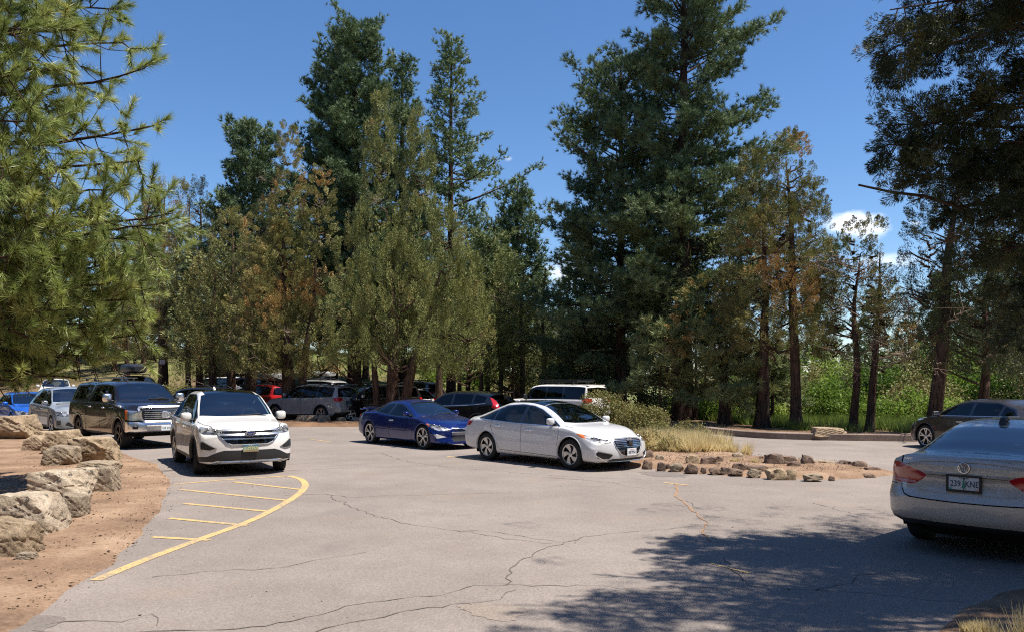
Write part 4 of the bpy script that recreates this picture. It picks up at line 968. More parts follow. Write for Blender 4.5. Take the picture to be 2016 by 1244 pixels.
def near_pine():
    """pine at the left edge: long-needled boughs reach into the view"""
    rng = np.random.default_rng(61); tx, ty = -11.6, 15.2; K_ = 1.52
    root = tree_root('pine_tree', tx, ty, 0, 'near pine at the left edge with long yellow green needles on sweeping boughs', None)
    limbs = []; lr = []; SP = []; SD = []
    # boughs: tip pixel, depth there, height where they leave the trunk, thickness, amount of twigs
    B = [((285, 135), 9.6, 5.6, .05, 6), ((318, 245), 9.4, 5.0, .05, 9), ((275, 318), 9.3, 4.8, .045, 6), ((245, 85), 9.8, 6.3, .045, 9), ((238, 20), 9.9, 6.8, .04, 9), ((190, -40), 9.7, 7.0, .04, 9), ((150, 60), 9.0, 6.6, .04, 12), ((120, 140), 8.8, 6.0, .04, 12), ((110, -30), 8.9, 7.2, .04, 10), ((60, 60), 8.5, 6.4, .04, 10),
        ((235, 375), 9.4, 4.3, .045, 8), ((340, 420), 9.6, 3.9, .05, 11), ((330, 440), 9.0, 3.7, .04, 9), ((300, 500), 9.6, 3.5, .045, 12), ((250, 470), 9.1, 3.8, .04, 12), ((205, 420), 8.9, 4.0, .04, 12), ((160, 260), 8.9, 5.0, .04, 9), ((130, 330), 8.7, 4.6, .04, 12), ((70, 240), 8.4, 5.4, .04, 10), ((60, 400), 8.3, 4.3, .04, 12), ((150, 500), 8.7, 3.5, .04, 12),
        ((295, 630), 9.6, 2.9, .045, 13), ((265, 660), 9.9, 2.7, .04, 11), ((255, 590), 9.2, 3.1, .04, 12), ((215, 560), 8.9, 3.3, .04, 12), ((185, 640), 9.2, 2.8, .04, 12), ((130, 610), 8.6, 2.9, .04, 13), ((230, 700), 9.8, 2.5, .035, 11), ((170, 700), 9.2, 2.4, .035, 11), ((90, 680), 8.7, 2.5, .035, 12), ((50, 560), 8.3, 3.2, .04, 12), ((45, 650), 8.4, 2.7, .035, 11), ((30, 500), 8.2, 3.5, .04, 10), ((95, 450), 8.4, 3.9, .04, 11), ((25, 330), 8.2, 4.6, .04, 9), ((20, 150), 8.3, 5.7, .04, 9), ((110, 740), 8.9, 2.5, .045, 3), ((40, 740), 8.4, 2.2, .03, 5), ((150, 745), 9.0, 2.55, .03, 2),
        ((215, 520), 9.5, 3.4, .04, 12), ((280, 560), 9.8, 3.2, .04, 10), ((100, 540), 8.9, 3.3, .04, 12), ((150, 420), 9.4, 4.0, .04, 12), ((60, 320), 9.2, 4.6, .04, 10), ((85, 200), 9.4, 5.3, .04, 11), ((30, 60), 8.8, 6.3, .04, 10), ((160, 10), 9.6, 6.9, .04, 10)]
    for (px, Yt, z0, rad, ntw) in B:
        Yt *= K_; z0 = EYE + (z0 - EYE) * K_; rad *= 1.3
        e = np.array(PT(px[0], px[1], Yt)) - np.array([tx, ty, 0]); s0 = np.array([.0, .0, z0 - .1])
        m = 10; s = np.linspace(0, 1, m); p = s0 + (e - s0) * s[:, None]
        L = np.linalg.norm(e - s0)
        p[:, 2] += -.03 * L * np.sin(np.pi * s) + rng.normal(0, .025, m) ; p[:, 0] += rng.normal(0, .03, m); p[:, 1] += np.sin(s * 4 + rng.uniform(0, 6)) * .15 * s
        p[-1] = e
        limbs.append(p); lr.append(np.linspace(rad, .012, m))
        SP.append(e - unit(e - p[-2]) * .22); SD.append(unit(e - p[-2] + np.array([0, 0, .15])))
        for k in range(int(ntw * 1.5)):
            u = rng.uniform(.38, 1.0); j = min(m - 2, int(u * (m - 1))); f = u * (m - 1) - j; b = p[j] * (1 - f) + p[j + 1] * f; d = unit(p[j + 1] - p[j])
            sd = unit(np.cross(d, rdirs(rng, 1)[0])); ln = rng.uniform(.3, 1.05) * (1.15 - .45 * u)
            dr = unit(d * .55 + sd * 1.0 + np.array([0, 0, .0])); q = b + dr * ln; q[2] -= .06
            mid = (b + q) / 2 + np.array([0, 0, -.05]); limbs.append(np.array([b, mid, q])); lr.append(np.array([.012, .009, .006]))
            SP.append(q); SD.append(unit(dr + np.array([0, 0, .30]) + rng.normal(0, .15, 3)))
            if rng.uniform() < .6: SP.append(mid); SD.append(unit(dr + rdirs(rng, 1)[0] * .7))
    SP = np.array(SP); SD = np.array(SD)
    W_ = SP + np.array([tx, ty, 0]); pu = 1008 + W_[:, 0] / W_[:, 1] * FP; pv = HZ - (W_[:, 2] - EYE) / W_[:, 1] * FP
    ok = ((pv < 690) & ~((pu > 205) & (pv > 665))) | ((pu < 90) & (pv < 745)) | (rng.uniform(0, 1, len(SP)) < .06); SP, SD = SP[ok], SD[ok]; n = len(SP)
    al = rng.uniform(.18, .46, n)
    t = np.clip(.5 + fnoise(SP[:, 0] * 2, SP[:, 2] * 2, 1.1, 3, 2) * .25 + rng.normal(0, .12, n), .05, .92)
    parts = []
    # needles along each shoot, pointing forward and out
    V1, F1, T1 = blades(rng, SP, SD, 120, .215, .0115, 1.2, t, along=al, tj=.10)
    V2, F2, T2 = blades(rng, SP + SD * al[:, None], SD, 46, .215, .0115, .7, t, tj=.10)
    V = np.concatenate([V1, V2]); F = np.concatenate([F1, F2 + len(V1)]); T = np.concatenate([T1, T2])
    # droop with gravity a little
    np_mesh('crown', V, F, M['pine_near'], root, attr=T)
    sh = [np.stack([SP[i], SP[i] + SD[i] * al[i]]) for i in range(n)]
    trunk_mesh(root, rng, 17, .30, M['bark_pine'], limbs=limbs + sh, lr=lr + [np.array([.008, .006])] * n, wob=.05)
    # the rest of the crown, out of the view above and to the left, so that the tree stands complete
    P = []; D = []
    for i in range(620):
        a = rng.uniform(0, 6.28); t_ = rng.uniform(0, 1); z = 3.6 + t_ * 12.6; r = 5.0 * (1 - t_) ** .6 * rng.uniform(.4, 1) ** .5
        q = np.array([math.cos(a) * r, math.sin(a) * r, z]); X, Yw, Zw = q[0] + tx, q[1] + ty, q[2]
        if Yw > 0 and X / Yw > -.70 and (Zw - EYE) / Yw < .52: continue
        P.append(q); D.append(unit(np.array([math.cos(a) * .7, math.sin(a) * .7, .5])))
    P = np.array(P); D = np.array(D); V, F, T = blades(rng, P, D, 60, .34, .02, 1.0, .5, along=.3)
    np_mesh('upper_crown', V, F, M['pine_near'], root, attr=T)

def shade_tree():
    """juniper right of the camera, outside the view: only its dappled shade reaches the asphalt"""
    rng = np.random.default_rng(66)
    root = tree_root('juniper_tree', 9.2, 5.4, 0, 'juniper beside the lot whose branch shade falls across the asphalt', None)
    # shade wanted on the ground: outline of the crown's shadow from the photograph
    S = np.array([G(u, v)[:2] for u, v in ((915, 1252), (1015, 1205), (1030, 1190), (1100, 1172), (1175, 1165), (1170, 1130), (1260, 1132), (1285, 1100), (1390, 1080), (1420, 1066), (1520, 1045), (1640, 1030), (1780, 1024), (2100, 1040))] + [(9.5, 10.5), (10.5, 4.0), (4.5, 3.0), (0.2, 4.6)])
    k = SUN.x / SUN.z, SUN.y / SUN.z
    P = []; D = []; limbs = []; lr = []
    base = np.array([9.2, 5.4])
    # boughs reach out to points of the shadow's edge and inside it
    tips = [tuple(p) for p in S[:14]] + [tuple(p) for p in (S[:14] * .6 + np.array([6.4, 7.0]) * .4)] + [tuple(p) for p in (S[:14] * .3 + np.array([6.6, 7.4]) * .7)]
    for i, (sx, sy) in enumerate(tips):
        z = rng.uniform(7.2, 10.5); tip = np.array([sx + k[0] * z, sy + k[1] * z, z])
        st = np.array([base[0] + rng.uniform(-.2, .2), base[1] + rng.uniform(-.2, .2), z - rng.uniform(1.2, 2.4)])
        if tip[1] * .477 + EYE > z - .6 and abs(tip[0]) < .66 * tip[1]: z += 2.0; tip = np.array([sx + k[0] * z, sy + k[1] * z, z]); st[2] += 1.5
        m = 9; s = np.linspace(0, 1, m); p = st + (tip - st) * s[:, None]; p[:, 1] += np.sin(s * 5 + i) * .18 * s * (1 - s) * 3; p[:, 2] += rng.normal(0, .05, m)
        limbs.append(p); lr.append(np.linspace(.06, .012, m))
        for q in range(24):
            u = rng.uniform(.35, 1.0) ** .8; j = min(m - 2, int(u * (m - 1))); f = u * (m - 1) - j; b = p[j] * (1 - f) + p[j + 1] * f; d = unit(p[j + 1] - p[j])
            dr = unit(d * .9 + np.cross(d, [0, 0, 1]) * rng.choice([-1, 1]) * rng.uniform(.1, .9) + rng.normal(0, .15, 3)); ln = rng.uniform(.1, .55) * (1.2 - .7 * u)
            e = b + dr * ln; limbs.append(np.array([b, (b + e) / 2 + rng.normal(0, .03, 3), e])); lr.append(np.array([.012, .008, .005])); P.append(e); D.append(dr)
        P.append(tip); D.append(unit(tip - p[-2]))
    P = np.array(P); D = np.array(D)
    sh = P[:, :2] - np.array(k) * P[:, 2:3]
    ok = seg_sdf(sh, S) > .45
    P, D = P[ok], D[ok]
    V, F, T = clumps(rng, P, D, 90, .17, .50, .10, .4)
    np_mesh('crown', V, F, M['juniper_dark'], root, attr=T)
    # inner boughs: clumps that fill the crown between the limbs
    q = rng.uniform(S.min(0), S.max(0), (6000, 2)); sd_ = seg_sdf(q, S); q = q[(sd_ > .6) & (fnoise(q[:, 0] * 1.6, q[:, 1] * 1.6, 2.3, 3, 1) > .05)][:620]
    z_ = rng.uniform(8.2, 12, len(q)); Q = np.column_stack([q[:, 0] + k[0] * z_, q[:, 1] + k[1] * z_, z_])
    Q = Q[((Q[:, 2] - EYE) / np.maximum(Q[:, 1], .1) > .56) | (Q[:, 0] > .70 * Q[:, 1])]
    V, F, T = clumps(rng, Q, np.tile([[-.3, .1, .8]], (len(Q), 1)), 60, .20, .45, .10, .4); np_mesh('inner_crown', V, F, M['juniper_dark'], root, attr=T)
    # upper mass
    Q = rng.normal(0, 1, (420, 3)) * np.array([1.3, 1.2, 2.0]) + np.array([8.6, 6.6, 12.0]); sh = Q[:, :2] - np.array(k) * Q[:, 2:3]
    Q = Q[(seg_sdf(sh, S) > .9) & ((Q[:, 2] - EYE) / np.maximum(Q[:, 1], .1) > .56)]
    V, F, T = clumps(rng, Q, np.tile([[.0, 0, 1.]], (len(Q), 1)), 40, .30, .6, .11, .4); np_mesh('upper_crown', V, F, M['juniper_dark'], root, attr=T)
    for ob in [o for o in SC.objects if o.parent == root]:
        ob.location = (-9.2, -5.4, 0)
    V, F = tubes_np(limbs, lr, 5); o = np_mesh('branches', V, F, M['bark_juniper'], root, smooth=True); o.location = (-9.2, -5.4, 0)
    trunk_mesh(root, rng, 13.5, .35, M['bark_juniper'])

def edge_juniper():
    """dark juniper at the right edge, built bough by bough"""
    rng = np.random.default_rng(88); tx, ty = 8.3, 8.2
    root = tree_root('juniper_tree', tx, ty, 0, 'very dark shaggy juniper hanging in from the right edge of the view', None)
    limbs = []; lr = []; P = []; D = []; S_ = []
    B = [(1752, 20), (1742, 70), (1735, 110), (1745, 140), (1790, 128), (1830, 20), (1850, 90), (1940, 170), (1970, 20), (1980, 110), (1990, 200), (2010, 60),
        (1752, 248), (1745, 285), (1765, 262), (1775, 320), (1800, 235), (1795, 345), (1835, 330), (1885, 350), (1950, 240), (1965, 340), (1990, 280), (2010, 350),
        (1880, 420), (1915, 400), (1900, 470), (1945, 440), (1980, 400), (1935, 520), (1975, 490), (2005, 450), (2000, 540), (1960, 570), (1990, 600), (2020, 500), (2030, 420), (2040, 560), (2050, 300), (2050, 150), (2060, 60), (1985, 650),
        (1820, -60), (1880, -80), (1950, -60), (2000, -90), (1780, -50)]
    for i, (u, v) in enumerate(B):
        Yt = rng.uniform(7.9, 9.3); e = np.array(PT(u, v, Yt)) - np.array([tx, ty, 0]); zt = e[2]
        s0 = np.array([rng.uniform(-.15, .15), rng.uniform(-.15, .15), zt - rng.uniform(-.2, .8)]); m = 9; s = np.linspace(0, 1, m)
        p = s0 + (e - s0) * s[:, None]; L = np.linalg.norm(e - s0); p[:, 2] += .16 * L * np.sin(np.pi * s) * rng.uniform(-.3, 1); p += rng.normal(0, .02, (m, 3)) * s[:, None]; p[-1] = e
        limbs.append(p); lr.append(np.linspace(.035, .007, m))
        for k in range(int(4 + 3.5 * L)):
            w = rng.uniform(.30, 1.0) ** .7; j = min(m - 2, int(w * (m - 1))); f = w * (m - 1) - j; b = p[j] * (1 - f) + p[j + 1] * f; d = unit(p[j + 1] - p[j])
            dr = unit(d * .7 + rdirs(rng, 1)[0] * .8 + np.array([0, 0, -.10])); ln = rng.uniform(.12, .42); c = b + dr * ln
            limbs.append(np.array([b, (b + c) / 2 + rng.normal(0, .02, 3), c])); lr.append(np.array([.008, .006, .003]))
            for q in range(4):
                P.append(b + (c - b) * rng.uniform(.25, 1.05) + rng.normal(0, .045, 3)); D.append(unit(dr + np.array([0, 0, rng.choice([-.5, .45])]) + rdirs(rng, 1)[0] * .5)); S_.append(rng.uniform(.12, .26))
    # the bare dead limb that points left into the sky
    e = np.array(PT(1690, 372, 8.8)) - np.array([tx, ty, 0]); s0 = np.array([0, 0, e[2] - .15]); s = np.linspace(0, 1, 14)
    p = s0 + (e - s0) * s[:, None]; p[:, 2] += .07 * np.sin(s * 14) * s - .16 * np.sin(s * 3.1) + .05 * s * np.sin(s * 31); limbs.append(p); lr.append(np.linspace(.06, .012, 14))
    limbs.append(np.array([p[-3], p[-3] + [-.12, 0, -.05], p[-3] + [-.20, .02, -.09]])); lr.append(np.array([.012, .008, .004]))
    P = np.array(P); D = np.array(D); S_ = np.array(S_)
    t = np.clip(.42 + fnoise(P[:, 0] * 3, P[:, 2] * 3, 1.3, 3, 1) * .55 + rng.normal(0, .14, len(P)), 0, 1)
    V, F, T = clumps(rng, P, D, 150, S_ * .42, S_, .050, t, flat=.15, ax=1.0, ra=.7, rj=.4)
    np_mesh('crown', V, F, M['juniper_dark'], root, attr=T)  # crown's shade side is put into the leaf colour by the dark sprays
    # outer part of the crown beyond the frame
    Q = rng.normal(0, 1, (700, 3)) * np.array([1.5, 1.4, 2.2]) + np.array([1.3, -.3, 8.2]); A = Q + np.array([tx, ty, 0])
    Q = Q[(A[:, 0] / np.maximum(A[:, 1], .1) > .69) | ((A[:, 2] - EYE) / np.maximum(A[:, 1], .1) > .56)]
    V, F, T = clumps(rng, Q, np.tile([[0, 0, 1.]], (len(Q), 1)), 60, .26, .6, .09, .4); np_mesh('outer_crown', V, F, M['juniper_dark'], root, attr=T)
    trunk_mesh(root, rng, 11, .34, M['bark_juniper'], limbs=limbs, lr=lr, wob=.1)
def surrounding_woods():
    """the wood that closes the lot on the sides the view does not show; it is what the car paint and glass mirror"""
    rng = np.random.default_rng(91); P = []; limbs = []; lr = []
    spots = [(-38 + rng.uniform(-3, 3), y) for y in np.linspace(-8, 42, 15)] + [(-46 + rng.uniform(-3, 3), y) for y in np.linspace(-8, 50, 13)] + [(x, -17 + rng.uniform(-3, 3)) for x in np.linspace(-40, 45, 20)] + [(26 + rng.uniform(-3, 4), y) for y in np.linspace(-12, 16, 8)] + [(15, -6), (12, -11), (19, 0)] + [(30, 36), (36, 44), (42, 34)]
    for x, y in spots:
        H = rng.uniform(14, 24); R = rng.uniform(2.6, 4.0); n = 150; t = rng.uniform(0, 1, n); a = rng.uniform(0, 6.28, n); r = R * (1 - t) ** .55 * rng.uniform(.5, 1, n)
        z0 = float(terrain_z(x, y)); P.append(np.stack([x + np.cos(a) * r, y + np.sin(a) * r, z0 + .8 + t * (H - .8)], 1)); limbs.append(np.array([[x, y, z0 - .2], [x, y, z0 + H * .9]])); lr.append(np.array([.3, .04]))
    P = np.concatenate(P); D = np.tile([[0, 0, 1.]], (len(P), 1))
    V, F, T = clumps(rng, P, D, 14, .85, 1.7, .75, np.clip(.45 + rng.normal(0, .2, len(P)), 0, 1), flat=.5)
    v, f = tubes_np(limbs, lr, 4)
    o = np_mesh('woods', np.concatenate([V, v]), np.concatenate([F, f + len(V)]), [M['juniper_dark'], M['bark_pine']], attr=np.concatenate([T, np.zeros(len(f))]), mi=np.concatenate([np.zeros(len(F), int), np.ones(len(f), int)])); tag(o, kind='stuff')
surrounding_woods()
build_trees(); edge_juniper(); build_backdrop_trees(); build_understory(); near_pine(); shade_tree()
# ---------------------------------------------------------------- rocks, signs and litter
_ico = None
def ico():
    global _ico
    if _ico is None:
        bm = bmesh.new(); bmesh.ops.create_icosphere(bm, subdivisions=5, radius=1)
        _ico = (np.array([v.co[:] for v in bm.verts]), np.array([[v.index for v in f.verts] for f in bm.faces])); bm.free()
    return _ico
_ico_s = None
def ico_small():
    global _ico_s
    if _ico_s is None:
        bm = bmesh.new(); bmesh.ops.create_icosphere(bm, subdivisions=3, radius=1)
        _ico_s = (np.array([v.co[:] for v in bm.verts]), np.array([[v.index for v in f.verts] for f in bm.faces])); bm.free()
    return _ico_s
def rock(c, size, rz, m, label, seed, group=None, cat='rock', big=True, name='boulder', rough=1.0, planes=13, tilt=0.0):
    """angular weathered rock: a faceted hull with chipped edges and pits"""
    rng = np.random.default_rng(seed); d, F = ico() if big else ico_small()
    n = rdirs(rng, planes); n = np.concatenate([n, [[1, 0, .12], [-1, 0, .1], [0, 1, .1], [0, -1, .12], [.05, 0, 1], [0, 0, -1]]]); n = unit(n)
    h = rng.uniform(.80, 1.12, len(n)); h[-6:] = rng.uniform(.74, .88, 6)
    k = d @ n.T; r = np.where(k > .05, h / np.maximum(k, .05), 9)
    r = -np.log(np.exp(-r * 42).sum(1)) / 42
    P = d * r[:, None]
    e = fnoise(P[:, 0] * 2 + seed, P[:, 2] * 2 + P[:, 1] * 1.7, 1.3, 4, seed % 6) * .045 + fnoise(P[:, 1] * 5 - seed, P[:, 2] * 5 + P[:, 0] * 4, 1.7, 4, (seed + 1) % 6) * .045 * rough - .05 * rough * smooth((np.abs(fnoise(P[:, 0] * 2.2 + 3, P[:, 2] * 3 + P[:, 1] * 2, 1.4, 2, (seed + 3) % 6)) < .06) * 1.0)
    e2 = fnoise(P[:, 2] * 9 + P[:, 0] * 7, P[:, 1] * 9 + seed, 2.1, 3, (seed + 2) % 6) * .03 * rough
    P = P * (1 + e + e2)[:, None]
    if tilt: ct, st = math.cos(tilt), math.sin(tilt); P = np.stack([P[:, 0] * ct - P[:, 2] * st, P[:, 1], P[:, 0] * st + P[:, 2] * ct], 1)
    P = P / np.abs(P).max(0) * np.array(size) / 2
    me_o = np_mesh(name, P, F, m, smooth=True); me_o.data.set_sharp_from_angle(angle=math.radians(38))
    me_o.location = c; me_o.rotation_euler = (0, 0, rz)
    tag(me_o, label, cat, group); return me_o
def rock_px(u0, u1, vt, vb, m, label, seed, depth=.8, zf=None, sink=.18, **k):
    big_ = k.get('big', True)
    Yb = G(0, vb)[1]; zb = zf(ux((u0 + u1) / 2, Yb), Yb) if zf else 0
    Yb = FP * (EYE - max(zb, 0)) / (vb - HZ); w = (u1 - u0) / FP * Yb; Yc = Yb + w * depth / 2
    w = (u1 - u0) / FP * (Yc - w * depth * .15); zt = EYE - (vt - HZ) / FP * (Yc + .1 * w); H = max(.06, zt - zb)
    s = H * sink
    return rock((ux((u0 + u1) / 2, Yc), Yc, zb + (H - s) / 2), (w * (1.13 if big_ else 1.28), w * depth * 1.2, (H + s) * 1.06), 0, m, label, seed, **k)
def build_rocks():
    R, RP, RG, RD = M['rock'], M['rock_pale'], M['rock_grey'], M['rock_dark']
    gp = 'boulders edging the dirt verge'
    L = [(-4, 66, 816, 863, R, .9, 'large tan boulder with a slanting top, alone below the bright blue sedan'), (53, 93, 856, 886, R, .8, 'squat tan boulder between the slanting boulder and the stepped pile'), (62, 96, 847, 862, R, .8, 'low tan rock peeking out behind the squat tan boulder'),
        (91, 156, 846, 893, R, .9, 'high backed tan boulder at the rear of the stepped pile'), (95, 152, 875, 915, RG, .8, 'rough cube shaped grey boulder in front of the high backed one'), (148, 225, 859, 908, R, .8, 'broad flat topped boulder nearest the black pickup'), (212, 236, 884, 913, R, .9, 'small wedge of rock on the lot side of the flat topped boulder'),
        (160, 237, 906, 927, RG, .7, 'thin slab lying below the broad flat topped boulder'), (172, 232, 918, 967, RG, .7, 'grey fractured boulder under the thin slab'), (72, 190, 921, 986, RP, .75, 'long smooth cream coloured boulder with a dark hollow side'), (116, 171, 970, 1016, RG, .8, 'dark brown grey wedge between the cream boulder and the pitted one'),
        (4, 120, 961, 1050, RP, .75, 'biggest pitted white topped boulder'), (-14, 18, 978, 1018, RG, .9, 'grey rock cut by the left frame beside the pitted boulder'), (-22, 69, 1015, 1095, R, .8, 'square cut tan boulder nearest the camera'), (34, 72, 1087, 1101, RG, .7, 'small flat grey stone on the dirt before the square cut boulder')]
    for i, (u0, u1, vt, vb, m, dp, lab) in enumerate(L): rock_px(u0, u1, vt, vb, m, lab, 200 + i * 3, depth=dp, zf=dirt_z, group=gp, planes=8 if i % 2 else 6, tilt=(.12, -.1, .05)[i % 3])
    I = [(215,272,665,705,'first dark rock by the silver sedan bumper, front edge of the island'), (310,357,675,712,'second dark rock along the front edge from the silver sedan'), (395,470,683,720,'third, flatter rock along the front edge from the silver sedan'), (488,565,688,730,'fourth, pointed dark rock along the front edge from the silver sedan'), (490,565,632,683,'tall brown rock standing against the dry grass'), (592,680,635,685,'blackest lava rock, in the middle of the island, against the dry grass'), (680,725,640,675,'small black rock touching the right of the blackest lava rock'), (790,852,620,648,'dark rock behind, left of the lone pale grass tuft'),
        (640,715,712,740,'low grey rock on the front edge, left of two joined rocks'), (712,775,710,738,'low dark rock joined to the right of the low grey rock'), (790,855,683,720,'mossy upright dark rock near the front edge'), (775,852,718,745,'black flat rock on the front edge below the mossy one'), (850,905,695,720,'dark rock right of the mossy upright rock'), (905,1010,700,735,'wide brown rock beside the small straw tuft'), (890,968,722,756,'reddish brown rock at the front edge below the wide brown rock'),
        (1000,1105,625,695,'largest dark rock of the rear cluster, left end'), (1015,1130,710,768,'large rounded tan rock on the front edge'), (1130,1192,718,768,'black porous rock right of the large rounded tan rock'), (1110,1200,632,697,'dark broken rock in the middle of the rear cluster'), (1145,1225,672,705,'grey rock low in front of the rear cluster'), (1228,1302,632,700,'upright square dark rock at the right of the rear cluster'), (1300,1430,665,698,'long flat reddish slab right of the upright square rock'), (1462,1560,665,702,'dark ridge rock where the island narrows'), (1560,1640,672,712,'brown ridge rock next to the island tip'), (1640,1730,708,732,'last low brown rock before the island tip'),
        (1405,1440,768,785,'small dark stone on the bare front edge'), (1630,1695,752,780,'half buried brown stone near the island tip front'), (1250,1350,750,780,'half buried pale brown rock right of the black porous rock'), (295,350,632,660,'flat pinkish rock under the purple twiggy shrub'), (775,805,662,678,'tiny tan stone in the centre of the island'), (220,280,600,650,'brown rock in the shrub beside the silver sedan grille'), (585,615,718,732,'pebble sized rock between the fourth rock and the low grey rock'), (360,385,690,708,'tiny stone between the second and third front rocks'), (955,1000,642,660,'small brown rock left of the rear cluster')]
    for i, (x0, x1, y0, y1, lab) in enumerate(I):
        u0, u1, v0, v1 = 1200 + x0 / 3.252, 1200 + x1 / 3.252, 700 + y0 / 3.252, 700 + y1 / 3.252
        m = R if 'tan' in lab else (RG if ('pinkish' in lab or 'reddish' in lab or 'pale' in lab or 'flatter' in lab) else RD)
        rock_px(u0, u1, v0, v1, m, lab, 300 + i * 5, depth=.8, zf=island_z, sink=1.0, group='rocks scattered on the gravel island', big=False, name='rock', planes=5 + i % 6, rough=2.4, tilt=((i * 37) % 11 - 5) * .06)
    J = [(590,629,816,828,'flat tan stones heap end nearest the twin juniper trunks'), (628,648,815,829,'dark stone in the row under the silver crossover'), (647,661,817,826,'leaning pale slab in the row under the silver crossover'), (698,719,821,829,'brown stone beside the blue coupe tail'), (664,680,820,828,'low brown stone between leaning slab and blue coupe'), (555,568,812,822,'small stone left of the twin juniper trunks')]
    for i, (u0, u1, v0, v1, lab) in enumerate(J): rock_px(u0, u1, v0, v1, RG if i % 2 else R, lab, 500 + i, depth=.7, zf=lambda x, y: .08, group='stones along the juniper island', big=False, name='rock', planes=8)
    rock_px(1594, 1661, 840, 857, R, 'long tan boulder lying behind the kerb right of the reddish trunks', 520, depth=.5, zf=lambda x, y: .15, name='boulder', planes=9)
    rock_px(1778, 1812, 852, 859, RD, 'low dark rock behind the kerb near the taupe sedan wheel', 521, depth=.5, zf=lambda x, y: .15, big=False, name='rock')
    rock((ux(150, 44), 44, float(terrain_z(ux(150, 44), 44)) + .5), (4.2, 1.8, 1.5), .2, R, 'reddish rock outcrop on the bank behind the steel blue crossover', 522)
    # scattered grit, bark chips and cones
    def scatter(name, n, fn, s0, s1, m, seed, flat=.5, zf=None):
        rng = np.random.default_rng(seed); P = fn(rng, n); n = len(P); s = rng.uniform(s0, s1, n) * rng.uniform(.5, 1, n)
        base = np.array([[1, 0, 0], [0, 1, 0], [-1, 0, 0], [0, -1, 0], [0, 0, 1], [0, 0, -1]], float); Fb = np.array([[0, 1, 4], [1, 2, 4], [2, 3, 4], [3, 0, 4], [1, 0, 5], [2, 1, 5], [3, 2, 5], [0, 3, 5]])
        V = base[None] * s[:, None, None] * rng.uniform(.5, 1.3, (n, 6, 1)); V[:, :, 2] *= flat
        a = rng.uniform(0, 6.28, n); c_, s_ = np.cos(a)[:, None], np.sin(a)[:, None]; X = V[:, :, 0] * c_ - V[:, :, 1] * s_; Y = V[:, :, 0] * s_ + V[:, :, 1] * c_
        V = np.stack([X + P[:, 0, None], Y + P[:, 1, None], V[:, :, 2] + P[:, 2, None]], -1).reshape(-1, 3)
        F = (Fb[None] + 6 * np.arange(n)[:, None, None]).reshape(-1, 3)
        tag(np_mesh(name, V, F, m), kind='stuff')
    def on(poly_px, zc):
        poly = [G(u, v)[:2] for u, v in poly_px]; p = np.array(poly)
        def fn(rng, n):
            q = rng.uniform(p.min(0), p.max(0), (n * 3, 2)); q = q[seg_sdf(q, poly) > .05][:n]
            return np.column_stack([q, np.full(len(q), zc)])
        return fn
    verge = [(0, 1240), (150, 1165), (240, 1112), (300, 1050), (332, 1000), (347, 955), (330, 925), (268, 900), (60, 890), (-200, 1000)]
    scatter('bark_litter', 1300, on(verge, .036),   .006, .032, M['bark_pine'], 1, .35)
    scatter('gravel', 3200, on(verge, .036), .004, .018, M['rock'], 2, .6)
    isl = [(1262, 916), (1420, 931), (1600, 940), (1740, 933), (1690, 918), (1480, 900), (1290, 890)]
    scatter('gravel', 900, on(isl, .13), .008, .028, M['rock_dark'], 3, .6)
    scatter('gravel', 700, on(isl, .13), .006, .02, M['rock'], 4, .6)
    lot = [(100, 1240), (340, 960), (900, 940), (1700, 950), (1900, 1240)]
    edge = [(95, 1215), (245, 1122), (318, 1052), (350, 1002), (366, 955), (352, 925), (300, 900), (270, 896), (320, 925), (335, 955), (322, 1000), (285, 1050), (215, 1118), (60, 1215)]
    scatter('gravel', 1500, on(edge, .006), .004, .016, M['rock'], 7, .5)
    scatter('gravel', 420, on(lot, .004), .003, .011, M['rock_grey'], 5, .5)
    scatter('bark_litter', 60, on(lot, .004), .006, .02, M['bark_pine'], 6, .3)
def build_signs():
    Y = 46.6; x, z = ux(323, Y), hz(712, Y); r = empty('sign', (x, Y, z)); tag(r, 'small pale notice fixed to the stout trunk behind the dome shaped bush', 'sign')
    mb = MB(); mb.box((0, -.24, 0), (.30, .02, .26)); mb.build('sign_board', mat('sign_pale', (.42, .42, .44), .5), r)
    mb = MB(); [mb.box((0, -.253, .07 - k * .055), (.2, .004, .014)) for k in range(4)]; mb.build('sign_lettering', mat('sign_ink', (.12, .12, .16), .6), r)
    Y = 50; x = ux(650.5, Y); r = empty('sign_post', (x, Y, float(terrain_z(x, Y)))); tag(r, 'thin pale post standing right of the pale roof box', 'post')
    mb = MB(); mb.tube([(0, 0, 0), (0, 0, 2.05)], .04, 8); mb.build('pole', mat('galvanised', (.45, .42, .38), .5, .3), r, smooth=True)
    Y = 50.5; x = ux(636.5, Y); zt = float(terrain_z(x, Y)); r = empty('notice_sign', (x, Y, zt)); tag(r, 'small white notice on a dark post left of the thin pale post', 'sign')
    mb = MB(); mb.box((0, 0, 1.0), (.08, .08, 2.0)); mb.build('pole', M['bark_juniper'], r)
    mb = MB(); mb.box((0, -.06, hz(740, Y) - zt), (.20, .02, .22)); mb.build('sign_board', M['plate_white'], r)
build_rocks(); build_signs()
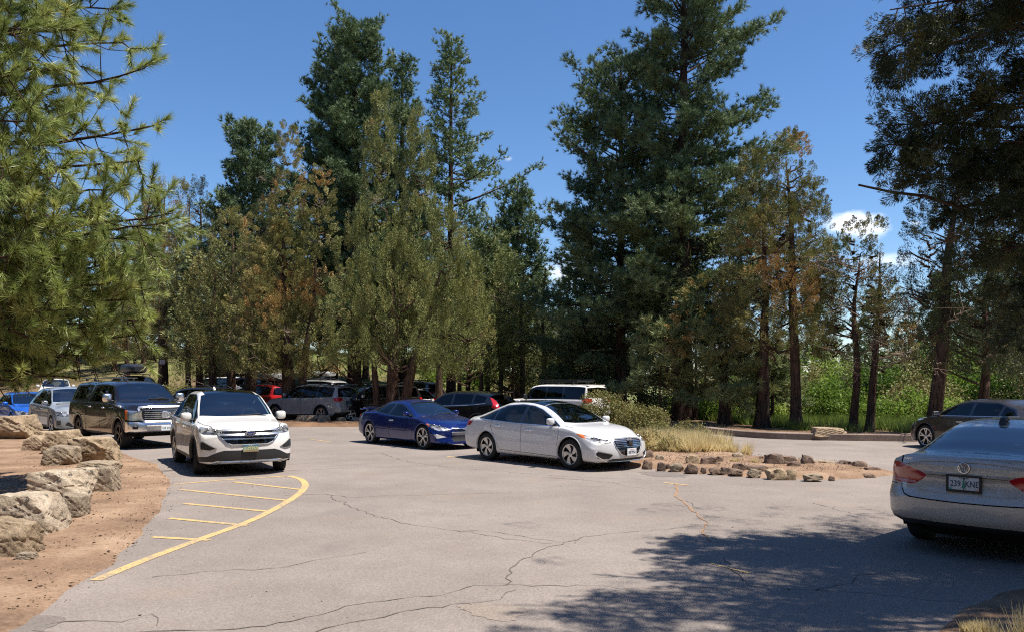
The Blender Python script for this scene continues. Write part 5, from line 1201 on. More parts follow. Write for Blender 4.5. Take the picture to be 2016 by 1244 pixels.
# ================================================================ cars
def half_body(S):
    """half car shell (y >= 0), origin on the ground midway between the axles, +x forward"""
    xf, xr = S['xf'], S['xr']
    top = pchip(*zip(*S['top'])); rail = pchip(*zip(*S['rail'])); railw = pchip(*zip(*S['railw']))
    belt = pchip(*zip(*S['belt'])); bot = pchip(*zip(*S['bot'])); hw = pchip(*zip(*S['hw']))
    zm = S.get('zm', 0.62)
    L = xf - xr
    e = np.array([0, .012, .03, .055, .09])
    xs = np.concatenate([xr + e, np.linspace(xr + .13, xf - .13, int(L / .055)), xf - e[::-1]])
    segs = S.get('segs', [2, 1, 3, 3, 3, 2, 1, 8, 3, 3, 4])
    idx = []
    for k, n in enumerate(segs): idx += [k + j / n for j in range(n)]
    idx.append(len(segs)); idx = np.array(idx)
    V = []
    for x in xs:
        W = float(hw(x)); zb = float(bot(x)); zs = float(belt(x)); zr = float(rail(x)); rw = float(railw(x)); zt = float(top(x))
        sh = S.get('shoulder', .05)
        # shrink the last centimetres so the ends are rounded
        dend = min(x - xr, xf - x); sk = .045 * (1 - min(dend / .09, 1)) ** 2
        zl = zb + .24; z4 = max(zb + (zs - zb) * S.get('zk', .46), zl + .05)
        zs = max(zs, z4 + .06)
        g = zs + min(.025, max(.004, (zr - zs) * .1))
        zr = max(zr, g + .01); zt = max(zt, zr + .006)
        gw = W - sh - .02
        rw = min(rw, gw - .02)
        C = [(0, zb), (W - .16, zb), (W - .05, zb + .03), (W - .012, zb + .12), (W, z4), (W - .026, zs - .08), (W - sh, zs), (gw, g),
             (rw, zr), (rw - .10, zr + (zt - zr) * .55), (rw * .5, zt - (zt - zr) * .12), (0, zt)]
        C = np.array(C, float)
        C[:, 0] = np.maximum(C[:, 0] - sk * (C[:, 0] > .01), 0)
        zc_ = .5 * (zb + zt); C[:, 1] = zc_ + (C[:, 1] - zc_) * (1 - sk * .9 / max(.2, (zt - zb) / 2))
        k = np.arange(len(C))
        # straighter glass: pchip over index is monotone and keeps corners
        yy = pchip(k, C[:, 0])(idx); zz = pchip(k, C[:, 1])(idx)
        V.append(np.stack([np.full(len(idx), x), yy, zz], 1))
    V = np.array(V); nx, nr = V.shape[:2]
    P = V.reshape(-1, 3)
    F = []
    for i in range(nx - 1):
        for j in range(nr - 1):
            a = i * nr + j
            F.append((a, a + 1, a + nr + 1, a + nr))
    # end caps: rows between the centre plane and the ring
    P = [tuple(p) for p in P]
    m = 9
    for end, i in ((-1, 0), (1, nx - 1)):
        rows = []
        for j in range(nr):
            y, z = V[i, j, 1], V[i, j, 2]
            row = []
            for k in range(m):
                t = k / (m - 1)
                row.append((V[i, j, 0], y * t, z))
            rows.append(row)
        z0, z1 = V[i, 0, 2], V[i, -1, 2]
        ids = []
        for j in range(nr):
            r = []
            for k in range(m):
                if k == m - 1: r.append(i * nr + j)
                elif j in (0, nr - 1): r.append(None)
                else: P.append(rows[j][k]); r.append(len(P) - 1)
            ids.append(r)
        for j in range(1, nr - 2):
            for k in range(m - 1):
                q = (ids[j][k], ids[j][k + 1], ids[j + 1][k + 1], ids[j + 1][k])
                F.append(q if end > 0 else q[::-1])
        F.append(tuple([i * nr + 0] + ids[1][::1] if end < 0 else ([i * nr + 0] + ids[1])[::-1]))
        F.append(tuple([i * nr + nr - 1] + ids[nr - 2][::-1]))
    P = np.array(P)
    # plan-view rounding and side-view profile of nose and tail
    for sgn, x0, xe, cf, pw, prof in ((1, S.get('xa', xf - .95), xf, S.get('cf', .34), S.get('pf', 2.6), S['nose']), (-1, S.get('xb', xr + .85), xr, S.get('cr', .22), S.get('pr', 3.2), S['tail'])):
        t = np.clip((P[:, 0] - x0) / (xe - x0), 0, 1); t = t * t * (1.6 - .6 * t)
        pf_ = pchip(*zip(*prof))
        P[:, 0] -= sgn * t * (cf * (np.abs(P[:, 1]) / S['hwm']) ** pw + pf_(P[:, 2]))
    bm = bmesh.new()
    vs = [bm.verts.new(p) for p in P]
    for f in F:
        f = list(dict.fromkeys(f))
        if len(f) > 2:
            try: bm.faces.new([vs[i] for i in f])
            except ValueError: pass
    bmesh.ops.remove_doubles(bm, verts=bm.verts, dist=.0004)
    bmesh.ops.dissolve_degenerate(bm, edges=bm.edges, dist=.0004)
    bmesh.ops.recalc_face_normals(bm, faces=bm.faces)
    c = sum((f.normal.y * f.calc_area() for f in bm.faces))
    if c < 0: bmesh.ops.reverse_faces(bm, faces=bm.faces)
    return bm

def carve(bm, pts, d, mi, thr=.12, rad=None, only=0):
    """cut the outline pts (seen along d) into the shell and give the faces inside it material slot mi"""
    d = Vector(d).normalized(); pts = [Vector(p) for p in pts]; n = len(pts)
    c = sum(pts, Vector()) / n
    R = rad or max((p - c).length for p in pts) + .12
    bm.normal_update()
    e1 = d.orthogonal().normalized(); e2 = d.cross(e1)
    P2 = [((p - c).dot(e1), (p - c).dot(e2)) for p in pts]
    ar = sum(P2[i][0] * P2[(i + 1) % n][1] - P2[(i + 1) % n][0] * P2[i][1] for i in range(n))
    cand = [f for f in bm.faces if f.material_index == only and f.normal.dot(d) > thr and (f.calc_center_median() - c).length < R + .1]
    for i in range(n):
        a, b = pts[i], pts[(i + 1) % n]
        if (b - a).length < 1e-6: continue
        ed = (b - a); no = ed.cross(d).normalized(); L = ed.length; t = no.cross(d).normalized()
        mid = (a + b) / 2
        near = []
        for f in cand:
            if not f.is_valid: continue
            fc = f.calc_center_median() - mid
            if abs(fc.dot(t)) < L / 2 + .12 and abs(fc.dot(no)) < .12: near.append(f)
        if not near: continue
        es = set(); vv = set()
        for f in near: es.update(f.edges); vv.update(f.verts)
        r = bmesh.ops.bisect_plane(bm, geom=near + list(es) + list(vv), dist=1e-5, plane_co=a, plane_no=no)
        s = set(f for f in cand if f.is_valid)
        s.update(g for g in r['geom'] if isinstance(g, bmesh.types.BMFace))
        cand = list(s)
    for f in cand:
        if not f.is_valid or f.material_index != only: continue
        fc = f.calc_center_median() - c
        x, y = fc.dot(e1), fc.dot(e2); ins = False
        for i in range(n):
            x1, y1 = P2[i]; x2, y2 = P2[(i + 1) % n]
            if (y1 > y) != (y2 > y) and x < (x2 - x1) * (y - y1) / (y2 - y1) + x1: ins = not ins
        if ins: f.material_index = mi

class Car:
    DIRS = {'side': Vector((0, 1, 0)), 'front': Vector((1, 0, 0)), 'rear': Vector((-1, 0, 0)), 'top': Vector((0, 0, 1)),
            'fs': Vector((1, 1, 0)).normalized(), 'rs': Vector((-1, 1, 0)).normalized(), 'ft': Vector((1, 0, 1)).normalized(), 'rt': Vector((-1, 0, 1)).normalized()}
    def __init__(s, name, S, paint, loc, heading, label, cat, group=None, zoff=0):
        s.S = S; s.name = name
        s.root = empty(name, (loc[0], loc[1], zoff), heading); tag(s.root, label, cat, group)
        s.bm = half_body(S); s.bvh = BVHTree.FromBMesh(s.bm)
        s.paint = paint; s.regions = [('body', paint, 0)]
    def dirv(s, d): return s.DIRS[d] if isinstance(d, str) else Vector(d).normalized()
    def pt(s, d, p):
        """2-d coordinates in a view -> 3-d: side (x,z), front/rear (y,z), top (x,y); 3-tuples pass"""
        if len(p) == 3: return Vector(p)
        if d == 'side': return Vector((p[0], s.S['hwm'], p[1]))
        if d in ('front', 'ft'): return Vector((s.S['xf'] - .1, p[0], p[1]))
        if d in ('rear', 'rt'): return Vector((s.S['xr'] + .1, p[0], p[1]))
        return Vector((p[0], p[1], 1.4))
    def region(s, part, m, d, pts, off=0.0, thr=.12, rad=None, split=True):
        s.regions.append((part, m, off, split))
        carve(s.bm, [s.pt(d, p) for p in pts], s.dirv(d), len(s.regions) - 1, thr, rad)
    def strip_region(s, part, m, d, pts, w):
        """thin band along a polyline, cut into the shell"""
        s.regions.append((part, m, 0, True)); k = len(s.regions) - 1
        dv = s.dirv(d); P = [s.pt(d, p) for p in pts]
        for a, b in zip(P[:-1], P[1:]):
            n = (b - a).cross(dv).normalized() * w / 2
            carve(s.bm, [a - n, b - n, b + n, a + n], dv, k)
    def hit(s, d, p, sgn=1):
        dv = s.dirv(d); q = s.pt(d, p)
        loc, nor, i, dist = s.bvh.ray_cast(q + dv * 4, -dv)
        if loc is None: return None, None
        return loc, nor
    def arch(s, xc, r, zc=None, lip=.0, lipm=None, n=20):
        zc = s.S['wr'] if zc is None else zc
        s.regions.append(('_hole', None, 0, True)); k = len(s.regions) - 1
        pts = []
        for i in range(n + 1):
            a = math.pi * (-.12) + math.pi * 1.24 * i / n
            pts.append((xc + r * math.cos(a), zc + r * math.sin(a)))
        pts.append((xc - r * .9, -.1)); pts.append((xc + r * .9, -.1))
        carve(s.bm, [s.pt('side', p) for p in pts], s.DIRS['side'], k, thr=-.3 if False else .05, rad=r + .4)
        # underside strip inside the opening goes too
        for f in s.bm.faces:
            c = f.calc_center_median()
            if abs(c.x - xc) < r * .97 and c.y > s.S['hwm'] - .36 and c.z < zc + .02 and (c.x - xc) ** 2 + (c.z - zc) ** 2 < r * r: f.material_index = k
        if lip:
            P = []
            for i in range(n + 1):
                a = math.pi * (-.10) + math.pi * 1.20 * i / n
                q, nn = s.hit('side', (xc + (r + lip * .4) * math.cos(a), zc + (r + lip * .4) * math.sin(a)))
                if q is not None: P.append(q)
            s.lips.append((P, lip, lipm))
        s.arches.append((xc, zc, r))
    lips = None
    def finish(s):
        """split the carved half shell into mirrored parts"""
        bm = s.bm; groups = {}
        for f in bm.faces: groups.setdefault(f.material_index, []).append(f)
        out = {}
        for k, fs in groups.items():
            part, m, off = s.regions[k][:3]
            if part == '_hole': continue
            vid = {}; V = []; F = []
            for f in fs:
                r = []
                for v in f.verts:
                    if v.index not in vid or True:
                        key = tuple(round(c, 5) for c in v.co)
                        if key not in vid:
                            vid[key] = len(V); V.append(v.co + (v.normal * off if off else Vector()))
                        r.append(vid[key])
                r = list(dict.fromkeys(r))
                if len(r) > 2: F.append(tuple(r))
            out.setdefault((part, m), []).append((V, F))
        s.objs = {}
        for (part, m), lst in out.items():
            V = []; F = []
            for v, f in lst:
                b = len(V); V += v; F += [tuple(b + i for i in q) for q in f]
            ymin = min(v.y for v in V)
            me_list = []
            if ymin < .02:   # crosses the centre plane: one mesh
                W = V + [Vector((v.x, -v.y, v.z)) for v in V]; b = len(V)
                me_list = [(W, F + [tuple(b + i for i in q[::-1]) for q in F])]
            else:
                me_list = [(V, F), ([Vector((v.x, -v.y, v.z)) for v in V], [q[::-1] for q in F])]
            for W, FF in me_list:
                me = bpy.data.meshes.new(part)
                me.from_pydata([tuple(v) for v in W], [], FF); me.materials.append(m)
                b2 = bmesh.new(); b2.from_mesh(me); bmesh.ops.remove_doubles(b2, verts=b2.verts, dist=.0006); b2.to_mesh(me); b2.free()
                me.polygons.foreach_set('use_smooth', np.ones(len(me.polygons), dtype=bool))
                me.set_sharp_from_angle(angle=math.radians(48))
                o = bpy.data.objects.new(part, me); link(o, s.root)
                s.objs.setdefault(part, []).append(o)
        s.bm.free()
    def add(s, name, mb, m, both=False, parent=None, smooth=False, angle=None):
        """a part in car coordinates; both: mirrored copy too"""
        a = mb.build(name, m, parent or s.root, smooth=smooth, angle=angle)
        res = [a]
        if both:
            b = MB(); b.V = [(v[0], -v[1], v[2]) for v in mb.V]; b.F = [tuple(reversed(f)) for f in mb.F]
            res.append(b.build(name, m, parent or s.root, smooth=smooth, angle=angle))
        return res
    def ribbon(s, name, m, d, pts, w=.02, h=.008, both=True, centre=False, smooth=True, parent=None, step=.03, off=0.0):
        """bar that follows the shell along a polyline"""
        P = [s.pt(d, p) for p in pts]; dv = s.dirv(d)
        pl = []
        for a, b in zip(P[:-1], P[1:]):
            k = max(1, int((b - a).length / step))
            for i in range(k): pl.append(a.lerp(b, i / k))
        pl.append(P[-1])
        Q = []
        for p in pl:
            loc, nor, i, dist = s.bvh.ray_cast(p + dv * 4, -dv)
            if loc is not None: Q.append((loc, nor if nor.dot(dv) > 0 else -nor))
        if len(Q) < 2: return
        mb = MB(); V = []; F = []
        for i, (q, nn) in enumerate(Q):
            t = (Q[min(i + 1, len(Q) - 1)][0] - Q[max(i - 1, 0)][0]).normalized()
            sd = t.cross(nn).normalized()
            q = q + nn * off
            V += [q - sd * w / 2 - nn * .004, q - sd * w * .36 + nn * h, q + sd * w * .36 + nn * h, q + sd * w / 2 - nn * .004]
        for i in range(len(Q) - 1):
            for k in range(3):
                F.append((i * 4 + k, i * 4 + k + 1, i * 4 + 5 + k, i * 4 + 4 + k))
        F += [(3, 2, 1, 0), tuple((len(Q) - 1) * 4 + k for k in range(4))]
        mb.add(V, F)
        if centre:   # mirror half joined into the same mesh
            mb2 = [(v[0], -v[1], v[2]) for v in mb.V]; b = len(mb.V); mb.add(mb2, [tuple(reversed(f)) for f in F])
            return s.add(name, mb, m, False, parent, smooth=smooth, angle=40)
        return s.add(name, mb, m, both, parent, smooth=smooth, angle=40)
    def wheel(s, x, y, r, w, style, steer=0.0, m=None, rimr=None):
        sg = 1 if y > 0 else -1
        w_ob = bpy.data.objects.new('wheel', None); w_ob.empty_display_size = .1
        link(w_ob, s.root); w_ob.location = (x, y, r); w_ob.rotation_euler = (0, 0, steer)
        rr = rimr or r * .70
        mb = MB(); h = w / 2
        mb.lathe([(rr - .012, -h * .8), (rr + .01, -h * .95), (rr + .04, -h), (r - .035, -h), (r - .012, -h * .88), (r, -h * .7), (r, h * .7), (r - .012, h * .88), (r - .035, h), (rr + .04, h), (rr + .01, h * .95), (rr - .012, h * .8)], n=40)
        mb.build('tyre', M['tyre'], w_ob, smooth=True, angle=35)
        mb = MB(); o = sg * (h * .86)
        mb.lathe([(rr - .012, -h * .8), (rr - .03, -h * .7), (rr - .035, sg * h * .5), (rr * .3, sg * h * .1), (0.001, sg * h * .1)] if sg > 0 else [(rr - .012, h * .8), (rr - .03, h * .7), (rr - .035, sg * h * .5), (rr * .3, sg * h * .1), (0.001, sg * h * .1)], n=32)
        mb.build('wheel_well_barrel', M['alloy_dark'], w_ob, smooth=True)
        mb = MB()
        mb.lathe([(rr - .012, o * .9), (rr + .004, o), (rr - .002, o + sg * .012), (rr - .022, o + sg * .006), (rr - .026, o - sg * .02)], n=40)
        n, kind = style
        def spoke(a0, a1, wi, wo, ri=.05, ro=None, yo=0.0):
            ro = ro or rr - .02
            V = []
            for (rad, ang, wd, yy) in ((ri, a0, wi, o - sg * .012), (ro * .55, (a0 + a1) / 2, (wi + wo) / 2, o - sg * .014 + yo), (ro, a1, wo, o - sg * .002)):
                ca, sa = math.cos(ang), math.sin(ang)
                for q in (-.5, .5):
                    px, pz = rad * ca - q * wd * sa, rad * sa + q * wd * ca
                    V += [(px, yy, pz), (px, yy - sg * .035, pz)]
            F = []
            for k in (0, 4):
                F += [(k, k + 2, k + 6, k + 4), (k + 1, k + 5, k + 7, k + 3), (k, k + 4, k + 5, k + 1), (k + 2, k + 3, k + 7, k + 6)]
            mb.add(V, F)
        for i in range(n):
            a = 2 * math.pi * i / n + .3
            if kind == 'turbine': spoke(a, a + .42, .03, .135)
            elif kind == 'y':
                spoke(a, a - .2, .035, .032); spoke(a, a + .2, .035, .032)
            elif kind == 'twin':
                spoke(a - .10, a - .13, .026, .03); spoke(a + .10, a + .13, .026, .03)
            elif kind == 'star': spoke(a, a, .075, .05)
            elif kind == 'thin': spoke(a, a, .03, .03)
            elif kind == 'fat': spoke(a, a, .085, .11)
        mb.lathe([(.001, o + sg * .0), (.03, o + sg * .0), (.055, o - sg * .01), (.065, o - sg * .04)], n=20)
        mb.build('rim', m or M['alloy'], w_ob, smooth=True, angle=30)
        return w_ob
    def well(s, x, z, r):
        """dark liner of a wheel arch"""
        W = s.S['hwm']; mb = MB(); n = 18; V = []; F = []
        for i in range(n + 1):
            a = math.pi * (-.12) + math.pi * 1.24 * i / n
            for yy in (W - .03, W - .38): V.append((x + r * 1.01 * math.cos(a), yy, max(float(pchip(*zip(*s.S['bot']))(x)) - .01, z + r * 1.01 * math.sin(a))))
        for i in range(n): F.append((i * 2, i * 2 + 1, i * 2 + 3, i * 2 + 2))
        V.append((x, W - .38, z)); c = len(V) - 1
        for i in range(n): F.append((i * 2 + 1, c, i * 2 + 3))
        mb.add(V, F); return s.add('wheel_arch_liner', mb, M['under'], True)
    def plate(s, d, y, z, text, ink, bg, w=.305, h=.152, size=.085, frame=None, tilt=0.0):
        q, nn = s.hit(d, (max(y, 0), z)); sg = 1 if d == 'front' else -1
        x = q.x + sg * .03
        mb = MB(); mb.box((x, y, z), (.012, w, h), bev=.004)
        p = s.add('licence_plate', mb, bg)[0]
        if frame:
            mf = MB()
            mf.box((x, y, z + h / 2 + .006), (.022, w + .045, .022)); mf.box((x, y, z - h / 2 - .004), (.022, w + .045, .026))
            for q_ in (-1, 1): mf.box((x, y + q_ * (w / 2 + .011), z), (.0215, .022, h))
            s.add('plate_frame', mf, frame, parent=p)
        if text:
            s.text(text, size, (x + sg * .0085, y, z - .008), d, ink, p, 'plate_lettering', sx=.86)
        return p
    def text(s, body, size, loc, d, m, parent=None, name='lettering', sx=1.0, ext=.001):
        cu = bpy.data.curves.new(name, 'FONT'); cu.body = body; cu.size = size; cu.extrude = ext
        cu.align_x = 'CENTER'; cu.align_y = 'CENTER'; cu.space_character = 1.05; cu.resolution_u = 3
        o = bpy.data.objects.new(name, cu); SC.collection.objects.link(o)
        dg = bpy.context.evaluated_depsgraph_get(); dg.update()
        me = bpy.data.meshes.new_from_object(o.evaluated_get(dg)); bpy.data.objects.remove(o); bpy.data.curves.remove(cu)
        me.materials.clear(); me.materials.append(m)
        ob = bpy.data.objects.new(name, me); link(ob, parent or s.root)
        ob.location = loc; ob.scale = (sx, 1, 1)
        ob.rotation_euler = {'front': (math.pi / 2, 0, math.pi / 2), 'rear': (math.pi / 2, 0, -math.pi / 2), 'left': (math.pi / 2, 0, math.pi), 'right': (math.pi / 2, 0, 0)}[d]
        return ob
    def mirror(s, x, z, m, w=.2, h=.13, y=None, arm=True):
        q, nn = s.hit('side', (x, z))
        y0 = (q.y if q else s.S['hwm'] - .08) if y is None else y
        def one(sg):
            bm = bmesh.new(); bmesh.ops.create_uvsphere(bm, u_segments=16, v_segments=10, radius=.5)
            for v in bm.verts:
                c = v.co
                for q_ in range(3): c[q_] = .5 * math.copysign((abs(c[q_]) * 2) ** .62, c[q_])
                c.x *= .16 * (1.0 if c.x > 0 else .55); c.y *= w; c.z *= h
                c.z += (-.02 if c.z < 0 else 0) * .5
                c.x -= abs(c.y) * .12
            V = [(v.co.x + x, sg * (v.co.y + y0 + w / 2 + .035), v.co.z + z + h * .35) for v in bm.verts]; F = [[v.index for v in f.verts] for f in bm.faces]
            bm.free(); mb = MB(); mb.add(V, F)
            o = mb.build('wing_mirror', m, s.root, smooth=True)
            ms = MB(); ms.box((x - .045, sg * (y0 + w / 2 + .035), z + h * .35), (.006, w * .8, h * .72), bev=.002); ms.build('mirror_glass', M['chrome'], o)
            ma = MB(); ma.box((x + .005, sg * (y0 + .02), z - .01), (.07, .12, .035), bev=.01); ma.build('mirror_arm', M['black'], o)
        one(1); one(-1)
    def handle(s, x, z, m):
        q, nn = s.hit('side', (x, z))
        if q is None: return
        mb = MB(); mb.box((x, q.y + .022, z), (.2, .024, .032), bev=.01); mb.box((x, q.y + .006, z), (.15, .012, .045), bev=.004)
        s.add('door_handle', mb, m, True)
    def cabin(s, xs, seat='seat_dark', floor=.42, wy=None, wheel_x=None, roofz=None, cowl=None):
        S = s.S; W = (wy or S['hwm'] - .2)
        mb = MB(); x0, x1 = xs
        mb.box(((x0 + x1) / 2, 0, floor), (x1 - x0, W * 2, .06)); s.add('cabin_floor', mb, M['cabin'])
        mb = MB(); cz = cowl or S.get('cowlz', .95)
        mb.box((x1 - .08, 0, cz - .12), (.5, W * 1.9, .2), bev=.06); s.add('dashboard', mb, M['cabin'])
        def seat_at(x, y, wd, tall=True):
            mb = MB()
            mb.box((x, y, floor + .2), (.5, wd, .16), bev=.05)
            Mx = Matrix.Rotation(-.3, 3, 'Y')
            mb.box((x - .28, y, floor + (.52 if tall else .46)), (.14, wd, .62 if tall else .5), M=Mx, bev=.06)
            for k in ((0,) if wd < .7 else (-.33, .33)): mb.box((x - .38, y + k, floor + (.9 if tall else .74)), (.1, .26, .17), M=Mx, bev=.04)
            s.add('seat', mb, M[seat], smooth=True, angle=50)
        fx = S.get('seatx', .12)
        seat_at(fx, .37, .5); seat_at(fx, -.37, .5); seat_at(fx - .82, 0, 1.2, False)
        mb = MB(); r = .18; cx, cy, cz2 = x1 - .42, .37, cz - .03; pts = []
        for k in range(17):
            a = 2 * math.pi * k / 16; pts.append((cx - r * math.cos(a) * .35, cy + r * math.sin(a), cz2 + r * math.cos(a) * .93))
        mb.tube(pts, .014, 6, cap=False); mb.tube([(cx, cy - r, cz2), (cx, cy + r, cz2)], .015, 5); mb.tube([(cx, cy, cz2), (cx + .2, cy, cz2 - .08)], .03, 6)
        s.add('steering_wheel', mb, M['seat_dark'], smooth=True)
    def std(s, wheel_style, rim_m=None, steer=0.0, tw=.22, wr=None, lip=.03, lipm=None, inset=.0, rimr=None, archr=None):
        S = s.S; s.lips = []; s.arches = []
        r = wr or S['wr']; hb = S['wb'] / 2; ar = archr or r + .055
        s.arch(hb, ar, lip=lip, lipm=lipm); s.arch(-hb, ar, lip=lip, lipm=lipm)
        s._wh = (wheel_style, rim_m, steer, tw, inset, rimr, ar)
    def wheels(s):
        S = s.S; st, rm, steer, tw, inset, rimr, ar = s._wh; hb = S['wb'] / 2; r = S['wr']; y = S['hwm'] - tw / 2 - .025 - inset
        for x, sr in ((hb, steer), (-hb, 0)):
            for sg in (1, -1): s.wheel(x, sg * y, r, tw, st, sr, rm, rimr)
        for (x, z, rr) in s.arches: s.well(x, z, rr)
        for P, lip, lm in s.lips:
            mb = MB(); V = []; F = []
            for i, p in enumerate(P):
                xa = min(s.arches, key=lambda a: abs(a[0] - p.x))
                o = Vector((p.x - xa[0], 0, p.z - xa[1])).normalized()
                V += [p - o * lip * .55 + Vector((0, -.05, 0)), p - o * lip * .5 + Vector((0, .010, 0)), p + o * lip * .1 + Vector((0, .012, 0)), p + o * lip * .6 + Vector((0, -.004, 0))]
            for i in range(len(P) - 1):
                for k in range(3): F.append((i * 4 + k, i * 4 + k + 1, i * 4 + 5 + k, i * 4 + 4 + k))
            mb.add(V, F); s.add('wheel_arch_trim', mb, lm or s.paint, True, smooth=True)
        mb = MB(); mb.box(((S['xf'] + S['xr']) / 2, 0, float(pchip(*zip(*S['bot']))(0)) + .04), (S['xf'] - S['xr'] - .9, (S['hwm'] - .42) * 2, .1)); s.add('underbody', mb, M['under'])
def place(fx, fy, rx, ry, side, S):
    """right or left wheel contact points (front, rear) -> origin, heading"""
    h = math.atan2(fy - ry, fx - rx); mx, my = (fx + rx) / 2, (fy + ry) / 2
    t = S['hwm'] - .12; s = 1 if side == 'right' else -1     # move towards the car's other side
    return (mx - s * math.sin(h) * t, my + s * math.cos(h) * t), h

def side_windows(c, panes, outline, m, ms=None, trim=None, surround=None):
    for k, p in enumerate(panes): c.region('side_window', ms[k] if ms else m, 'side', p)
    c.region('window_surround', surround or M['gloss_black'], 'side', outline)
    if trim: c.trimlines.append((trim, outline))
def nose_lights(c, pts, amber=None, dark=True):
    if amber: c.region('headlamp_reflector', M['amber'], 'fs', amber)
    c.region('headlight', M['lamp_glass'], 'fs', pts)

def make_silver_sedan():
    S = dict(xf=2.37, xr=-2.49, wb=2.805, hwm=.932, wr=.335, cowlz=.97,
        top=[(2.37,.70),(2.30,.755),(2.0,.855),(1.6,.93),(1.16,.985),(.7,1.22),(.25,1.405),(-.3,1.475),(-.8,1.462),(-1.25,1.36),(-1.7,1.20),(-2.05,1.085),(-2.35,1.06),(-2.49,1.02)],
        rail=[(2.37,.66),(2.0,.80),(1.6,.885),(1.16,.95),(.7,1.16),(.25,1.325),(-.3,1.40),(-.8,1.385),(-1.25,1.28),(-1.7,1.12),(-2.05,1.035),(-2.49,.99)],
        railw=[(2.37,.62),(2.0,.70),(1.6,.74),(1.16,.75),(.7,.67),(.25,.60),(-.3,.575),(-.8,.575),(-1.25,.59),(-1.7,.65),(-2.05,.70),(-2.49,.66)],
        belt=[(2.37,.60),(2.0,.73),(1.6,.82),(1.16,.895),(.5,.925),(-.5,.965),(-1.5,1.0),(-2.05,.985),(-2.49,.93)],
        bot=[(2.37,.19),(1.9,.19),(1.0,.19),(-1.0,.19),(-1.9,.23),(-2.49,.30)],
        hw=[(2.37,.90),(2.0,.92),(1.4,.93),(.5,.925),(-.5,.925),(-1.4,.932),(-2.0,.91),(-2.49,.87)],
        nose=[(.15,.12),(.26,.02),(.40,.0),(.55,.02),(.66,.07),(.72,.16),(1.6,.16)], tail=[(.2,.12),(.38,.02),(.55,0),(.8,.05),(1.0,.10),(1.6,.1)])
    loc, h = place(1.30, 17.47, -.53, 19.50, 'right', S)
    c = Car('sedan_car', S, M['p_silver'], loc, h, 'silver white sedan with glass roof parked at the end of the gravel island', 'car')
    c.trimlines = []
    c.std((5, 'turbine'), M['alloy'], tw=.22, lip=.02, rimr=.228)
    c.region('windshield', M['glass_ws'], 'ft', [(1.14,-.05,.985),(1.10,.40,.98),(.98,.67,.965),(.60,.585,1.19),(.28,.54,1.365),(.22,.30,1.39),(.20,-.05,1.395)])
    c.region('roof_glass', M['glass_roof'], 'top', [(.20,-.05),(.22,.30),(.26,.54),(-.95,.52),(-1.0,.3),(-1.02,-.05)])
    c.region('rear_window', M['glass'], 'rt', [(-1.28,-.05,1.35),(-1.25,.50,1.33),(-2.0,.60,1.09),(-2.08,-.05,1.09)])
    side_windows(c, [[(.93,.945),(.62,1.11),(.30,1.245),(.02,1.325),(-.13,1.34),(-.17,.965)],
        [(-.27,.965),(-.24,1.345),(-.6,1.352),(-.95,1.31),(-1.14,1.255),(-1.14,1.0)],
        [(-1.19,1.0),(-1.19,1.235),(-1.45,1.135),(-1.66,1.05),(-1.6,1.025)]],
        [(1.06,.925),(.62,1.145),(.30,1.28),(.0,1.355),(-.4,1.385),(-.95,1.345),(-1.3,1.23),(-1.78,1.035),(-1.7,1.01),(-.5,.95)], M['glass'], trim=.016)
    c.region('headlamp_reflector', M['amber'], 'fs', [(1.60,.92,.80),(1.78,.88,.785),(1.85,.86,.70),(1.74,.89,.715)])
    c.region('headlight', M['lamp_glass'], 'fs', [(1.78,.88,.785),(2.0,.84,.745),(2.22,.63,.67),(2.28,.50,.615),(2.2,.66,.60),(2.0,.84,.64),(1.85,.86,.70)])
    c.region('grille', M['gloss_black'], 'front', [(-.05,.695),(.36,.685),(.44,.64),(.41,.52),(.29,.37),(.2,.34),(-.05,.34)])
    c.region('fog_recess', M['black'], 'front', [(.50,.36),(.80,.43),(.84,.40),(.80,.29),(.58,.27)])
    c.region('lower_intake', M['black'], 'front', [(-.05,.275),(.50,.275),(.62,.235),(.5,.215),(-.05,.21)])
    c.region('taillight', M['red_lamp'], 'rs', [(-1.98,.90,.93),(-2.2,.86,.965),(-2.44,.60,.94),(-2.45,.55,.88),(-2.3,.78,.83),(-2.1,.9,.83)])
    for x0, pts in ((0, [(1.02,.93),(1.06,.80),(1.03,.5),(1.0,.27)]), (0, [(-.17,.96),(-.16,.6),(-.18,.27)]), (0, [(-1.2,1.0),(-1.25,.85),(-1.12,.62),(-.98,.4),(-.9,.30),(1.0,.265)])):
        c.strip_region('door_gap', M['gap'], 'side', pts, .011)
    c.strip_region('bonnet_gap', M['gap'], 'top', [(2.18,.58),(1.6,.745),(1.05,.79)], .012)
    c.finish(); c.wheels()
    for z in (.66,.625,.59,.555,.52):
        c.ribbon('grille_bar', M['chrome'], 'front', [(0, z), (.405 - (.66 - z) * .05, z)], .014, .012, centre=True)
    c.ribbon('grille_surround', M['chrome'], 'front', [(0,.70),(.37,.69),(.455,.64),(.425,.51),(.30,.355),(.2,.33),(0,.33)], .014, .010, centre=True)
    c.ribbon('bumper_trim', M['chrome'], 'front', [(0,.205),(.5,.21),(.66,.24),(.86,.36)], .018, .012, centre=True)
    c.ribbon('fog_trim', M['chrome'], 'front', [(.50,.375),(.8,.445)], .012, .012)
    mb = MB(); mb.box((2.35, 0, .585), (.05, .14, .13), bev=.008); c.add('sensor_cover', mb, M['gloss_black'])
    q, _ = c.hit('front', (0, .665)); mb = MB()
    mb.lathe([(.046, -.004), (.062, 0), (.062, .008), (.046, .008), (.046, -.004)], axis='Y', n=24)
    mb.V = [(v[1] + q.x + .035, v[0] * 1.15, v[2] * .72 + .67) for v in mb.V]
